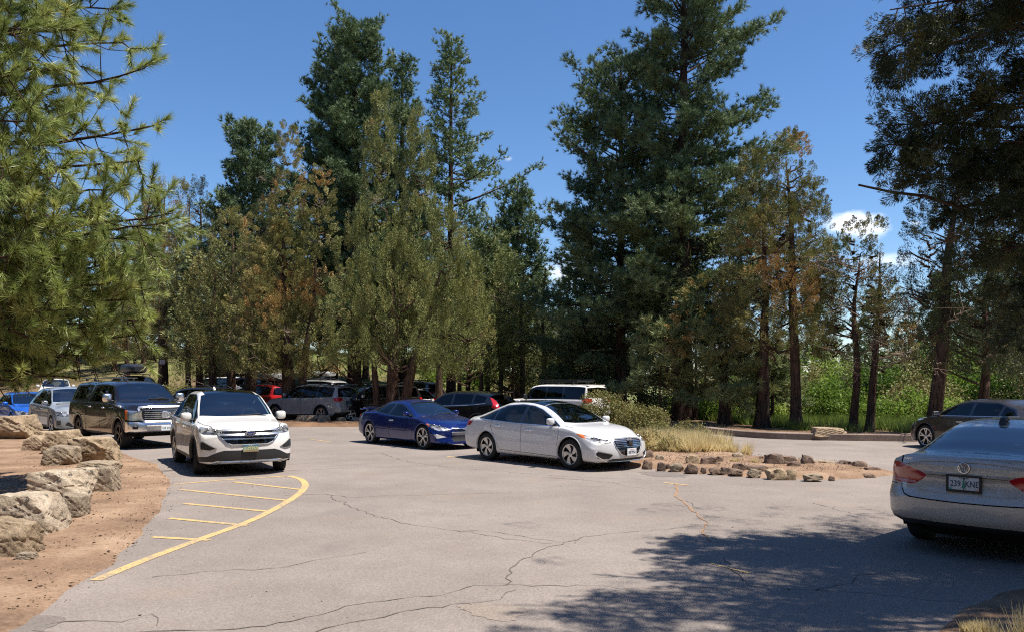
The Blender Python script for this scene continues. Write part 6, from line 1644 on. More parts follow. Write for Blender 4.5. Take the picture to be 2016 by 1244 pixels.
    mb.tube([(q.x + .038, .028, .70), (q.x + .038, .016, .67), (q.x + .038, .03, .64)], .007, 5); mb.tube([(q.x + .038, -.03, .70), (q.x + .038, -.016, .67), (q.x + .038, -.028, .64)], .007, 5); mb.tube([(q.x + .038, .02, .672), (q.x + .038, -.02, .668)], .007, 5)
    c.add('emblem', mb, M['chrome'], smooth=True, angle=40)
    p = c.plate('front', 0, .405, 'BJE7058', M['plate_ink'], M['plate_white'], size=.078)
    c.text('Washington', .028, (p.data.vertices[0].co.x + .02, 0, .462), 'front', M['red_lamp'], p, 'plate_lettering')
    for m_, outl in c.trimlines:
        c.ribbon('window_trim', M['chrome'], 'side', outl + [outl[0]], m_, .006)
    lamp_guts(c, [(1.98,.79,.69,.035),(2.10,.70,.665,.035),(2.2,.58,.645,.03)])
    c.mirror(.84, .99, M['p_silver'], w=.19, h=.14)
    c.handle(.12, .80, M['chrome']); c.handle(-.98, .855, M['chrome'])
    c.text('hybrid', .05, (1.16, -.945, .70), 'right', M['chrome'], name='side_lettering')
    c.cabin((-1.6, 1.05), 'seat_beige')
    ant = MB(); ant.prism([(-1.12,-.02,1.40),(-1.30,-.02,1.37),(-1.25,-.0,1.46)], (0,.04,0)); c.add('antenna', ant, M['p_silver'])
    return c
def lamp_guts(c, lamps, back=.05):
    """round reflectors set just inside the clear cover, over a dark housing"""
    for x, y, z, r in lamps:
        mb = MB(); mb.lathe([(r * .2, -.03), (r * .75, -.015), (r, .0), (r * 1.12, .0), (r * 1.15, -.02)], axis='Y', n=16)
        q, nn = c.hit('fs', (x, y, z))
        if q is None: continue
        Mx = Vector((.85, .45, .05)).normalized().to_track_quat('Y', 'Z').to_matrix()
        mb.V = [tuple(Mx @ Vector((v[0], v[1], v[2])) + q + nn * .006) for v in mb.V]
        mb2 = MB(); mb2.V = mb.V; mb2.F = mb.F
        c.add('lamp_reflector', mb2, M['lamp_in'], True, smooth=True)
def suv_spec(L=4.7, W=1.88, H=1.70, wb=2.75, fo=.93, hood=1.02, hoodf=.86, cowl=1.16, cowlx=.98, wtx=.30, rearx=None, slope=.32, wr=.355, gc=.22, rake=.06, box=.0, beltz=1.02, rise=.06, cf=.32):
    xf = wb / 2 + fo; xr = xf - L; hw = W / 2; rx = xr + slope
    return dict(xf=xf, xr=xr, wb=wb, hwm=hw, wr=wr, cowlz=cowl, cf=cf, cr=.16, pr=4.0, shoulder=.045, xb=xr + .6,
        top=[(xf, hoodf - .06), (xf - .07, hoodf), (xf - .35, hood - .02), (cowlx + .35, hood + (cowl - hood) * .5), (cowlx, cowl), ((cowlx + wtx) / 2, (cowl + H - .08) / 2 + .03), (wtx, H - .06), (wtx - .45, H), (wtx - 1.2, H - .005), (rx + .25, H - rake), (rx, H - rake - .05), ((rx + xr) / 2 + .02, (H + beltz) / 2), (xr + .05, beltz + .06), (xr, beltz - .02)],
        rail=[(xf, hoodf - .10), (xf - .35, hood - .07), (cowlx + .35, hood - .03), (cowlx, cowl - .05), ((cowlx + wtx) / 2, (cowl + H - .14) / 2 - .01), (wtx, H - .15), (wtx - .45, H - .085), (wtx - 1.2, H - .085), (rx + .25, H - rake - .085), (rx, H - rake - .13), ((rx + xr) / 2 + .02, (H + beltz) / 2 - .06), (xr + .05, beltz + .03), (xr, beltz - .04)],
        railw=[(xf, hw * .70), (xf - .35, hw * .77), (cowlx, hw * .82), (wtx, hw * (.70 + box)), (wtx - .45, hw * (.67 + box)), (rx + .25, hw * (.65 + box)), (rx, hw * (.64 + box)), (xr, hw * .78)],
        belt=[(xf, hoodf - .17), (xf - .35, hood - .12), (cowlx + .35, hood - .06), (cowlx, beltz - .02), (0, beltz), (xr + .5, beltz + rise), (xr + .05, beltz + .0), (xr, beltz - .07)],
        bot=[(xf, gc + .02), (xf - .5, gc), (0, gc), (xr + .5, gc + .03), (xr, gc + .12)],
        hw=[(xf, hw * .95), (xf - .4, hw * .985), (xf - 1.0, hw), (0, hw * .992), (-wb / 2, hw), (xr + .3, hw * .975), (xr, hw * .95)],
        nose=[(.15, .12), (.3, .02), (.5, 0), (.68, .02), (hoodf - .04, .09), (1.8, .10)], tail=[(.2, .10), (.4, 0), (.65, 0), (.8, .05), (1.1, .08), (1.9, .08)])
def suv_features(c, p_sill=True, glass='glass_dark', clad=True, tail='block', rails=None, head=True, chrome_trim=False, doors=True, grille=True, gh=None):
    """windows, lamps, cladding and door gaps of an upright estate-bodied car"""
    S = c.S; xf, xr, hw = S['xf'], S['xr'], S['hwm']
    rl = pchip(*zip(*S['rail'])); bl = pchip(*zip(*S['belt'])); tp = pchip(*zip(*S['top'])); rw = pchip(*zip(*S['railw']))
    cw = S['top'][4][0]; cz = S['cowlz']; wt = S['top'][6][0]; rx = S['top'][10][0]; H = max(z for x, z in S['top'])
    c.region('windshield', M['glass_ws'], 'ft', [(cw - .02, -.05, cz + .01), (cw - .05, .4, cz + .0), (cw - .14, rw(cw) - .03, cz), ((cw + wt) / 2 - .02, rw((cw + wt) / 2) - .035, (cz + H - .1) / 2), (wt + .03, rw(wt) - .05, tp(wt) - .05), (wt + .02, .3, tp(wt) - .02), (wt + .02, -.05, tp(wt) - .01)])
    # side glass
    top_ = lambda x: float(rl(x)) - .035
    bt = lambda x: float(bl(x)) + .05
    a0 = cw - .06; b = S.get('bp', -.12); d = S.get('cp', b - .92); e = S.get('dp', rx + .12)
    def pane(x0, x1, s0=0., s1=0.):
        up = [(x, top_(x)) for x in np.linspace(x0, x1, 6)]
        return [(x0 + s0, bt(x0))] + up + [(x1 + s1, bt(x1))]
    fr = [(a0 - .02, bt(a0))] + [(x, top_(x)) for x in np.linspace(a0 - .02, b, 7)] + [(b, bt(b))]
    fr = [p for i, p in enumerate(fr) if i == 0 or p[1] >= bt(p[0]) - .001]
    c.region('side_window', M['glass'], 'side', fr)
    c.region('side_window', M[glass], 'side', pane(b - .09, d))
    c.region('side_window', M[glass], 'side', pane(d - .08, e, 0, S.get('qs', .0)))
    ol = [(a0 + .05, bt(a0) - .03)] + [(x, top_(x) + .028) for x in np.linspace(a0 - .02, e - .03, 12)] + [(e - .07 + S.get('qs', 0), bt(e) - .03), ((a0 + e) / 2, bt((a0 + e) / 2) - .03)]
    c.region('window_surround', M['gloss_black'], 'side', ol)
    # rear glass
    zt = float(tp(rx)); zb_ = S['belt'][-2][1] + .10
    c.region('rear_window', M[glass], 'rt' if rx - xr > .45 else 'rear', [(rx, -.05, zt - .06), (rx, float(rw(rx)) - .02, zt - .09), (xr + .06, hw * .80, zb_), (xr + .03, -.05, zb_ - .03)])
    if tail == 'block':
        c.region('taillight', M['red_lamp'], 'rs', [(xr + .36, hw - .02, zb_ - .05), (xr + .12, hw - .12, zb_ - .02), (xr + .06, hw - .34, zb_ - .04), (xr + .06, hw - .34, zb_ - .18), (xr + .14, hw - .1, zb_ - .24), (xr + .30, hw - .03, zb_ - .20)])
    elif tail == 'tall':
        c.region('taillight', M['red_lamp'], 'rs', [(rx - .02, hw * .72, zt - .12), (rx - .12, hw * .72, zt - .14), (xr + .14, hw - .20, zb_ + .03), (xr + .08, hw - .34, zb_ - .04), (xr + .08, hw - .34, zb_ - .16), (xr + .16, hw - .1, zb_ - .20), (xr + .40, hw - .02, zb_ - .12), (xr + .34, hw - .05, zb_ + .02)])
    if head:
        z0 = gh or (S['top'][1][1] - .05)
        c.region('headlight', M['lamp_glass'], 'fs', [(xf - .60, hw - .03, z0 + .03), (xf - .2, hw - .25, z0), (xf - .10, hw - .42, z0 - .05), (xf - .12, hw - .42, z0 - .15), (xf - .3, hw - .1, z0 - .16), (xf - .52, hw - .03, z0 - .08)])
    if grille:
        z0 = gh or (S['top'][1][1] - .05)
        c.region('grille', M['gloss_black'], 'front', [(-.05, z0 - .02), (.42, z0 - .03), (.40, z0 - .19), (.32, z0 - .25), (-.05, z0 - .25)])
        c.region('lower_intake', M['black'], 'front', [(-.05, .50), (.6, .50), (.66, .40), (.5, .34), (-.05, .34)])
    if clad:
        g = S['bot'][2][1]
        c.region('sill_cladding', M['black'], 'side', [(S['wb'] / 2 - .3, g - .1), (S['wb'] / 2 - .3, g + .13), (-S['wb'] / 2 + .3, g + .13), (-S['wb'] / 2 + .3, g - .1)], thr=.02)
        c.region('rear_bumper_cladding', M['black'], 'rear', [(-.05, .30), (-.05, .46), (hw - .1, .46), (hw + .1, .46), (hw + .1, .2), (-.05, .2)])
    if doors:
        for xg in (b - .045, ):
            c.strip_region('door_gap', M['gap'], 'side', [(xg, bt(xg)), (xg, .6), (xg, S['bot'][2][1] + .14)], .014)
        c.strip_region('door_gap', M['gap'], 'side', [(a0 + .04, bt(a0) - .04), (a0 + .1, .8), (a0 + .04, S['bot'][2][1] + .14)], .014)
        c.strip_region('door_gap', M['gap'], 'side', [(d - .04, bt(d)), (d - .08, .9), (d + .12, .62), (d + .26, S['bot'][2][1] + .14)], .014)
    c.rail_y = float(rw(-.3)) - .02; c.H = H
def roof_rails(c, x0, x1, m, cross=()):
    mb = MB(); S = c.S; tp = pchip(*zip(*S['top']))
    y = c.rail_y - .06
    pts = [(x, y, float(tp(x)) + .045) for x in np.linspace(x0, x1, 8)]
    pts[0] = (x0, y, float(tp(x0)) - .02); pts[-1] = (x1, y, float(tp(x1)) - .03)
    mb.tube(pts, .018, 6); c.add('roof_rail', mb, m, True, smooth=True)
    for x in cross:
        mb = MB(); mb.box((x, 0, float(tp(x)) + .085), (.07, y * 2 + .1, .03), bev=.01)
        for s in (-1, 1): mb.box((x, s * y, float(tp(x)) + .06), (.09, .05, .06), bev=.01)
        c.add('roof_crossbar', mb, m)
def roof_box(host_loc, heading, z, L, W, H, m, label, x0=0.0, y0=0.0):
    """tapered hard-shell roof box, a thing of its own lying on the crossbars"""
    bm = bmesh.new(); nx, ny = 18, 14; V = []
    rows = []
    for i in range(nx + 1):
        t = i / nx; x = -L / 2 + L * t
        tw = (1 - max(0, (t - .55) / .45) ** 2 * .45) * (1 - max(0, (.12 - t) / .12) ** 2 * .25)
        th = (1 - max(0, (t - .45) / .55) ** 2 * .62) * (1 - max(0, (.15 - t) / .15) ** 2 * .5)
        r = []
        for k in range(ny):
            a = 2 * math.pi * k / ny; ca, sa = math.cos(a), math.sin(a)
            e = .42
            y = W / 2 * tw * math.copysign(abs(ca) ** e, ca); zz = H / 2 * th * math.copysign(abs(sa) ** (e if sa < 0 else .75), sa) + H / 2 * (1 if sa > 0 else 1) - H * .5 * (1 - th) * (1 if sa < 0 else 0) * .4
            r.append(bm.verts.new((x, y, zz)))
        rows.append(r)
    for i in range(nx):
        for k in range(ny): bm.faces.new((rows[i][k], rows[i][(k + 1) % ny], rows[i + 1][(k + 1) % ny], rows[i + 1][k]))
    bm.faces.new(rows[0][::-1]); bm.faces.new(rows[-1])
    bmesh.ops.recalc_face_normals(bm, faces=bm.faces)
    me = bpy.data.meshes.new('roof_box'); bm.to_mesh(me); bm.free(); me.materials.append(m)
    me.polygons.foreach_set('use_smooth', np.ones(len(me.polygons), dtype=bool)); me.set_sharp_from_angle(angle=math.radians(50))
    o = bpy.data.objects.new('roof_box', me); link(o)
    ch, sh = math.cos(heading), math.sin(heading)
    o.location = (host_loc[0] + x0 * ch - y0 * sh, host_loc[1] + x0 * sh + y0 * ch, z); o.rotation_euler = (0, 0, heading)
    tag(o, label, 'roof box', 'roof boxes on parked cars')
    seam = MB(); seam.tube([(L * .44 * math.cos(a) * (1.0), W / 2 * 1.0 * math.sin(a) * (.98 - .12 * (math.cos(a) > 0)), H * .42) for a in np.linspace(0, 2 * math.pi, 25)], .008, 4, cap=False)
    seam.build('lid_seam', M['gap'], o)
    return o

def make_white_suv():
    S = suv_spec(L=4.78, W=1.93, H=1.735, wb=2.85, fo=.94, hood=1.08, hoodf=.965, cowl=1.17, cowlx=1.10, wtx=.32, slope=.50, wr=.365, gc=.24, rake=.10, beltz=1.03, cf=.40)
    S['nose'] = [(.15, .14), (.28, .03), (.45, .0), (.60, .0), (.80, .03), (.92, .10), (1.8, .12)]
    loc, h = place(-6.54, 16.62, -7.98, 19.05, 'right', S)
    c = Car('suv_car', S, M['p_white'], loc, h, 'white crossover with chrome barred grille facing the yellow hatched kerb mark', 'car')
    c.std((5, 'y'), M['alloy'], steer=-.16, tw=.245, lip=.035, lipm=M['black'])
    c.region('roof_glass', M['glass_roof'], 'top', [(.36,-.05),(.38,.3),(.40,.55),(-1.25,.52),(-1.27,-.05)])
    c.region('headlight', M['lamp_glass'], 'fs', [(1.78,.93,1.0),(2.1,.80,.975),(2.28,.60,.93),(2.30,.56,.86),(2.2,.70,.84),(2.0,.88,.85),(1.86,.92,.90)])
    c.region('grille', M['gloss_black'], 'front', [(-.05,.955),(.50,.935),(.60,.90),(.58,.84),(.44,.69),(.34,.655),(-.05,.655)])
    c.region('fog_recess', M['black'], 'fs', [(2.22,.62,.575),(2.05,.86,.70),(1.98,.90,.68),(2.0,.885,.56),(2.15,.75,.54)])
    c.region('lower_intake', M['black'], 'front', [(-.05,.535),(.50,.535),(.62,.50),(.80,.41),(1.1,.40),(1.1,.30),(.70,.30),(.62,.325),(-.05,.325)])
    suv_features(c, head=False, grille=False, chrome_trim=True, glass='glass', tail='none')
    c.strip_region('bonnet_gap', M['gap'], 'top', [(2.16,.62),(1.7,.775),(1.15,.83)], .014)
    c.finish(); c.wheels()
    for z, y1, w in ((.918,.585,.034),(.84,.57,.038),(.762,.50,.034)):
        c.ribbon('grille_bar', M['chrome'], 'front', [(0, z), (y1, z - .0)], w, .03, centre=True)
    c.ribbon('grille_surround', M['chrome'], 'front', [(0,.965),(.50,.945),(.62,.90),(.595,.83),(.45,.675),(.34,.64),(0,.64)], .022, .016, centre=True)
    c.ribbon('fog_trim', M['satin'], 'fs', [(2.22,.62,.575),(2.05,.86,.71),(1.98,.90,.69),(2.0,.885,.55),(2.15,.75,.53),(2.22,.62,.575)], .02, .012)
    c.ribbon('skid_plate', M['satin'], 'front', [(0,.30),(.55,.30),(.68,.265)], .055, .02, centre=True)
    q, _ = c.hit('front', (0, .85)); mb = MB()
    mb.lathe([(.001, .012), (.105, .012), (.112, .004), (.112, -.01)], n=28)
    mb.V = [(v[1] + q.x + .045, v[0], v[2] * .42 + .868) for v in mb.V]
    e = c.add('emblem', mb, mat('emblem_blue', (.01,.03,.16), .2, coat=1.0), smooth=True, angle=40)[0]
    mb = MB(); mb.lathe([(.105, .012), (.118, .012), (.118, -.01)], n=28); mb.V = [(v[1] + q.x + .0455, v[0], v[2] * .43 + .868) for v in mb.V]
    c.add('emblem_ring', mb, M['chrome'], parent=e)
    c.text('Ford', .075, (q.x + .061, 0, .868), 'front', M['chrome'], e, 'emblem_lettering', sx=1.25)
    p = c.plate('front', 0, .575, None, None, mat('plate_scene', (.30,.36,.26), .5))
    x = c.hit('front', (0, .575))[0].x + .037
    mb = MB(); mb.box((x, 0, .632), (.004, .30, .035)); c.add('plate_band', mb, mat('plate_sky', (.06,.16,.28), .5), parent=p)
    mb = MB()
    for k in range(9): mb.prism([(x, -.15 + k * .033, .505), (x, -.117 + k * .033, .505), (x, -.133 + k * .033, .53 + .02 * (k % 3))], (.003, 0, 0))
    c.add('plate_scenery', mb, mat('plate_ochre', (.33,.20,.08), .6), parent=p)
    c.text('29563', .088, (x + .005, .025, .575), 'front', mat('plate_yellow', (.62,.60,.28), .5), p, 'plate_lettering', sx=.9)
    c.text('Oregon', .03, (x + .004, 0, .634), 'front', M['plate_white'], p, 'plate_lettering')
    lamp_guts(c, [(2.02,.82,.92,.045),(2.16,.72,.90,.04),(2.25,.64,.885,.03)])
    for z in (.95, ): c.ribbon('lamp_strip', M['white_lamp'], 'fs', [(1.86,.93,.965),(2.1,.80,.945),(2.26,.62,.91)], .012, .004, off=-.012)
    c.mirror(.83, 1.12, M['p_white'], w=.22, h=.17)
    c.handle(.05, .93, M['p_white']); c.handle(-.95, .97, M['p_white'])
    c.cabin((-1.5, 1.0), 'seat_dark', floor=.55)
    c.ribbon('pillar_trim', mat('pale_pillar_trim', (.55,.62,.55), .6), 'ft', [(.97,.72,1.19),(.66,.655,1.42),(.42,.60,1.56)], .03, .002, off=-.02)
    ant = MB(); ant.prism([(-1.45,-.02,1.70),(-1.65,-.02,1.69),(-1.6,-.02,1.79)], (0,.04,0)); c.add('antenna', ant, M['p_white'])
    return c

def make_pickup():
    S = dict(xf=2.80, xr=-3.0, wb=3.70, hwm=1.01, wr=.40, cowlz=1.36, cf=.24, cr=.06, pf=3.2, shoulder=.05, zm=.8, seatx=.5,
        top=[(2.80,1.16),(2.72,1.23),(2.4,1.29),(1.8,1.35),(1.42,1.38),(1.05,1.66),(.75,1.86),(.4,1.925),(-.4,1.945),(-1.05,1.92),(-1.12,1.90),(-1.8,1.93),(-2.7,1.91),(-2.92,1.86),(-2.96,1.3),(-3.0,1.24)],
        rail=[(2.80,1.12),(2.4,1.24),(1.8,1.30),(1.42,1.33),(1.05,1.58),(.75,1.76),(.4,1.83),(-.4,1.86),(-1.05,1.84),(-1.12,1.82),(-1.8,1.84),(-2.7,1.82),(-2.92,1.77),(-2.96,1.26),(-3.0,1.2)],
        railw=[(2.80,.72),(2.4,.80),(1.42,.82),(1.05,.77),(.75,.72),(.4,.69),(-.4,.68),(-1.12,.68),(-1.8,.70),(-2.7,.70),(-2.96,.72),(-3.0,.72)],
        belt=[(2.80,1.06),(2.4,1.14),(1.8,1.19),(1.42,1.24),(.5,1.25),(-1.1,1.26),(-2.9,1.27),(-3.0,1.2)],
        bot=[(2.80,.50),(2.3,.42),(1.0,.36),(-1.0,.36),(-2.4,.42),(-3.0,.52)],
        hw=[(2.80,.97),(2.4,1.0),(1.8,1.01),(0,1.0),(-2,1.005),(-3.0,.99)],
        nose=[(.3,.10),(.45,.02),(.6,0),(.75,.02),(.8,.05),(1.1,.06),(1.18,.12),(1.9,.13)], tail=[(.3,.05),(.5,0),(1.2,.02),(1.3,.03),(1.9,.10)])
    loc, h = place(-11.17, 22.8, -13.75, 25.45, 'right', S)
    c = Car('pickup_truck', S, M['p_black'], loc, h, 'black crew cab pickup with chrome grille and a canopy over its bed', 'pickup truck')
    c.std((5, 'twin'), M['alloy_dark'], tw=.27, lip=.07, lipm=M['p_black'], archr=.49)
    c.region('windshield', M['glass_ws'], 'ft', [(1.40,-.05,1.385),(1.36,.4,1.38),(1.26,.78,1.36),(1.02,.73,1.58),(.78,.68,1.78),(.74,.3,1.84),(.72,-.05,1.85)])
    side_windows(c, [[(1.22,1.315),(1.0,1.50),(.78,1.68),(.55,1.765),(.33,1.785),(.33,1.31)],
        [(.22,1.31),(.22,1.79),(-.4,1.80),(-.74,1.79),(-.84,1.315)]],
        [(1.30,1.29),(1.0,1.535),(.78,1.71),(.5,1.80),(-.4,1.825),(-.86,1.81),(-1.0,1.29)], M['glass_dark'])
    c.region('canopy_window', M['glass_dark'], 'side', [(-1.50,1.37),(-1.44,1.76),(-2.40,1.76),(-2.62,1.37)])
    c.region('window_surround', M['gloss_black'], 'side', [(-1.36,1.335),(-1.30,1.79),(-2.48,1.79),(-2.68,1.335)])
    c.strip_region('canopy_joint', M['gap'], 'side', [(-1.10,1.86),(-1.12,1.28),(-1.12,.40)], .045)
    c.strip_region('canopy_joint', M['gap'], 'side', [(-1.12,1.285),(-2.98,1.285)], .016)
    c.strip_region('door_gap', M['gap'], 'side', [(.27,1.3),(.27,.44)], .014)
    c.strip_region('door_gap', M['gap'], 'side', [(1.28,1.28),(1.34,.9),(1.24,.44)], .014)
    c.strip_region('door_gap', M['gap'], 'side', [(-.97,1.3),(-1.0,.9),(-1.02,.44)], .014)
    c.region('headlamp_reflector', M['amber'], 'fs', [(2.34,.99,1.115),(2.46,.96,1.11),(2.50,.95,.84),(2.40,.985,.86)])
    c.region('headlight', M['lamp_in'], 'fs', [(2.46,.96,1.11),(2.62,.84,1.10),(2.72,.66,1.09),(2.70,.64,.83),(2.6,.86,.82),(2.50,.95,.84)])
    c.region('grille', M['gloss_black'], 'front', [(-.05,1.16),(.60,1.14),(.60,.85),(.52,.80),(-.05,.80)])
    c.region('front_bumper', M['chrome'], 'front', [(-.05,.77),(.62,.77),(1.2,.80),(1.2,.47),(-.05,.47)])
    c.finish(); c.wheels()
    for z in (1.10, 1.045, .99, .935, .88): c.ribbon('grille_bar', M['chrome'], 'front', [(0, z), (.57, z)], .030, .03, centre=True)
    c.ribbon('grille_surround', M['chrome'], 'front', [(0,1.185),(.66,1.17),(.70,1.12),(.64,.85),(.54,.775),(0,.775)], .07, .045, centre=True)
    c.ribbon('bonnet_lip', M['chrome'], 'ft', [(2.70,0,1.235),(2.68,.6,1.215)], .05, .02, centre=True)
    c.ribbon('bumper_step', M['satin'], 'front', [(0,.60),(.52,.60)], .17, .03, centre=True)
    mb = MB(); q, _ = c.hit('front', (.80,.62)); mb.box((q.x, .80, .63), (.05,.17,.10), bev=.015); c.add('fog_light', mb, M['gloss_black'], True)
    q, _ = c.hit('front', (0, .97)); mb = MB(); X = q.x + .06
    for rx_, rz in ((.13,.088),): mb.tube([(X, rx_*math.cos(a), .975+rz*math.sin(a)) for a in np.linspace(0,2*math.pi,29)], .011, 6, cap=False)
    mb.tube([(X, .045*math.cos(a), .975+.082*math.sin(a)) for a in np.linspace(0,2*math.pi,21)], .008, 6, cap=False)
    mb.tube([(X, .105*math.cos(a), 1.015+.035*math.sin(a)) for a in np.linspace(0,2*math.pi,25)], .008, 6, cap=False)
    mb.box((X - .02, 0, .975), (.02,.24,.16), bev=.008)
    c.add('emblem', mb, M['chrome'], smooth=True, angle=40)
    c.plate('front', 0.0, .60, '209 GTF', mat('plate_ink_green', (.02,.12,.10), .5), M['plate_white'], size=.078)
    c.mirror(1.12, 1.36, M['chrome'], w=.26, h=.24)
    for x, z in ((.52,1.14),(-.70,1.15)): c.handle(x, z, M['chrome'])
    c.cabin((-1.0, 1.3), 'seat_dark', floor=.75)
    c.rail_y = .68
    for x in (-1.55, -2.35):
        mb = MB(); mb.box((x, 0, 2.02), (.09, 1.42, .028), bev=.01)
        for s in (-1, 1): mb.box((x, s * .58, 1.97), (.10,.06,.09), bev=.01)
        c.add('roof_crossbar', mb, M['black'])
    mb = MB(); mb.box((.2, -.02, .33), (2.3, 0, 0)); 
    mb = MB()
    mb.tube([(1.25,.93,.40),(-1.1,.93,.40)], .04, 8); c.add('side_step', mb, M['black'], True, smooth=True)
    return c

def make_blue_coupe():
    S = dict(xf=2.30, xr=-2.36, wb=2.82, hwm=.932, wr=.340, cowlz=.94, seatx=.0,
        top=[(2.30,.64),(2.22,.70),(1.9,.79),(1.4,.88),(1.0,.94),(.6,1.13),(.2,1.30),(-.25,1.375),(-.7,1.36),(-1.2,1.25),(-1.7,1.09),(-2.0,1.03),(-2.25,1.01),(-2.36,.97)],
        rail=[(2.30,.60),(1.9,.74),(1.4,.84),(1.0,.90),(.6,1.07),(.2,1.22),(-.25,1.30),(-.7,1.285),(-1.2,1.17),(-1.7,1.02),(-2.0,.97),(-2.36,.93)],
        railw=[(2.30,.60),(1.9,.70),(1.0,.74),(.6,.66),(.2,.58),(-.25,.55),(-.7,.54),(-1.2,.56),(-1.7,.62),(-2.0,.68),(-2.36,.64)],
        belt=[(2.30,.54),(1.9,.68),(1.4,.79),(1.0,.855),(.3,.87),(-.5,.90),(-1.2,.955),(-1.8,.95),(-2.36,.88)],
        bot=[(2.30,.17),(1.8,.17),(1.0,.17),(-1.0,.17),(-1.9,.22),(-2.36,.28)],
        hw=[(2.30,.88),(1.9,.915),(1.4,.93),(.6,.90),(-.3,.90),(-1.3,.932),(-1.9,.91),(-2.36,.86)],
        nose=[(.13,.10),(.22,.0),(.34,.03),(.48,.03),(.6,.06),(.68,.16),(1.4,.16)], tail=[(.2,.12),(.38,.02),(.55,0),(.8,.05),(1.0,.10),(1.5,.1)])
    loc, h = place(-2.46, 22.6, -4.36, 24.75, 'right', S)
    c = Car('coupe_car', S, M['p_blue'], loc, h, 'dark blue two door coupe with silver wheels and a rear spoiler', 'car')
    c.std((5, 'y'), M['alloy'], tw=.23, lip=.03, rimr=.265, archr=.385)
    c.region('windshield', M['glass_ws'], 'ft', [(.99,-.05,.945),(.95,.4,.94),(.84,.66,.925),(.52,.60,1.09),(.24,.53,1.24),(.20,.3,1.285),(.18,-.05,1.295)])
    c.region('rear_window', M['glass_dark'], 'rt', [(-.95,-.05,1.31),(-.95,.45,1.29),(-1.65,.56,1.07),(-1.72,-.05,1.08)])
    side_windows(c, [[(.78,.90),(.5,1.03),(.2,1.155),(-.05,1.225),(-.28,1.25),(-.42,.93),(-.1,.905)],
        [(-.36,1.25),(-.6,1.245),(-.9,1.195),(-1.15,1.115),(-1.22,1.06),(-1.1,1.0),(-.8,.975),(-.48,.94)]],
        [(.92,.885),(.5,1.065),(.2,1.19),(-.1,1.255),(-.5,1.275),(-.9,1.225),(-1.2,1.12),(-1.29,1.06),(-1.13,.975),(-.8,.945),(-.1,.88)], M['glass_dark'], trim=None)
    c.region('headlamp_reflector', M['amber'], 'fs', [(1.56,.92,.73),(1.66,.90,.735),(1.74,.89,.66),(1.66,.905,.66)])
    c.region('headlight', M['lamp_glass'], 'fs', [(1.66,.90,.735),(1.9,.82,.70),(2.12,.64,.63),(2.22,.48,.575),(2.18,.52,.53),(2.0,.76,.55),(1.80,.87,.61)])
    c.region('grille', M['gloss_black'], 'front', [(-.05,.575),(.40,.575),(.45,.54),(-.05,.50)])
    c.region('lower_intake', M['black'], 'front', [(-.05,.385),(.42,.385),(.47,.30),(.40,.24),(-.05,.24)])
    c.region('fog_recess', M['white_lamp'], 'fs', [(2.12,.56,.37),(1.98,.80,.455),(1.92,.86,.44),(2.0,.82,.33)])
    c.region('taillight', M['red_lamp'], 'rs', [(-1.96,.89,.90),(-2.15,.84,.93),(-2.32,.60,.90),(-2.3,.60,.76),(-2.1,.86,.74)])
    for pts in ([(.86,.885),(.92,.75),(.90,.45),(.80,.22)], [(-.42,.92),(-.46,.78),(-.36,.5),(-.30,.24)]): c.strip_region('door_gap', M['gap'], 'side', pts, .012)
    c.strip_region('bonnet_gap', M['gap'], 'top', [(2.05,.60),(1.5,.76),(.95,.79)], .012)
    c.finish(); c.wheels()
    c.ribbon('grille_bar', M['chrome'], 'front', [(0,.585),(.28,.595),(.44,.60)], .022, .02, centre=True)
    c.ribbon('front_lip', M['p_blue'], 'front', [(0,.20),(.5,.205),(.8,.25)], .04, .03, centre=True)
    c.ribbon('bumper_panel', mat('bumper_grey', (.12,.12,.13), .35, .3, coat=.8), 'front', [(0,.455),(.46,.46)], .10, .014, centre=True)
    q, _ = c.hit('front', (0, .59)); mb = MB(); mb.lathe([(.05,-.004),(.062,0),(.062,.01),(.05,.008),(.05,-.004)], n=20); mb.V = [(v[1]+q.x+.03, v[0]*1.2, v[2]*.7+.59) for v in mb.V]
    mb.tube([(q.x+.035,.026,.62),(q.x+.035,.012,.56)], .008, 5); mb.tube([(q.x+.035,-.012,.62),(q.x+.035,-.026,.56)], .008, 5); mb.tube([(q.x+.035,.02,.59),(q.x+.035,-.02,.59)], .008, 5)
    c.add('emblem', mb, M['chrome'], smooth=True, angle=40)
    lamp_guts(c, [(1.86,.83,.665,.042),(2.0,.74,.635,.035),(2.12,.62,.60,.03)])
    mb = MB(); mb.prism([(-2.26,-.62,1.065),(-2.26,.62,1.065),(-2.06,.62,1.055),(-2.06,-.62,1.055)], (0,0,.022))
    for s in (-1,1): mb.box((-2.15, s*.52, 1.02), (.12,.04,.09), bev=.01)
    mb.box((-2.15,.68,1.045),(.2,.14,.03),bev=.01); mb.box((-2.15,-.68,1.045),(.2,.14,.03),bev=.01)
    c.add('spoiler', mb, M['p_blue'])
    c.mirror(.62, .945, M['p_blue'], w=.18, h=.12)
    c.handle(-.22, .76, M['chrome'])
    c.cabin((-1.3, .95), 'seat_dark', floor=.33)
    return c

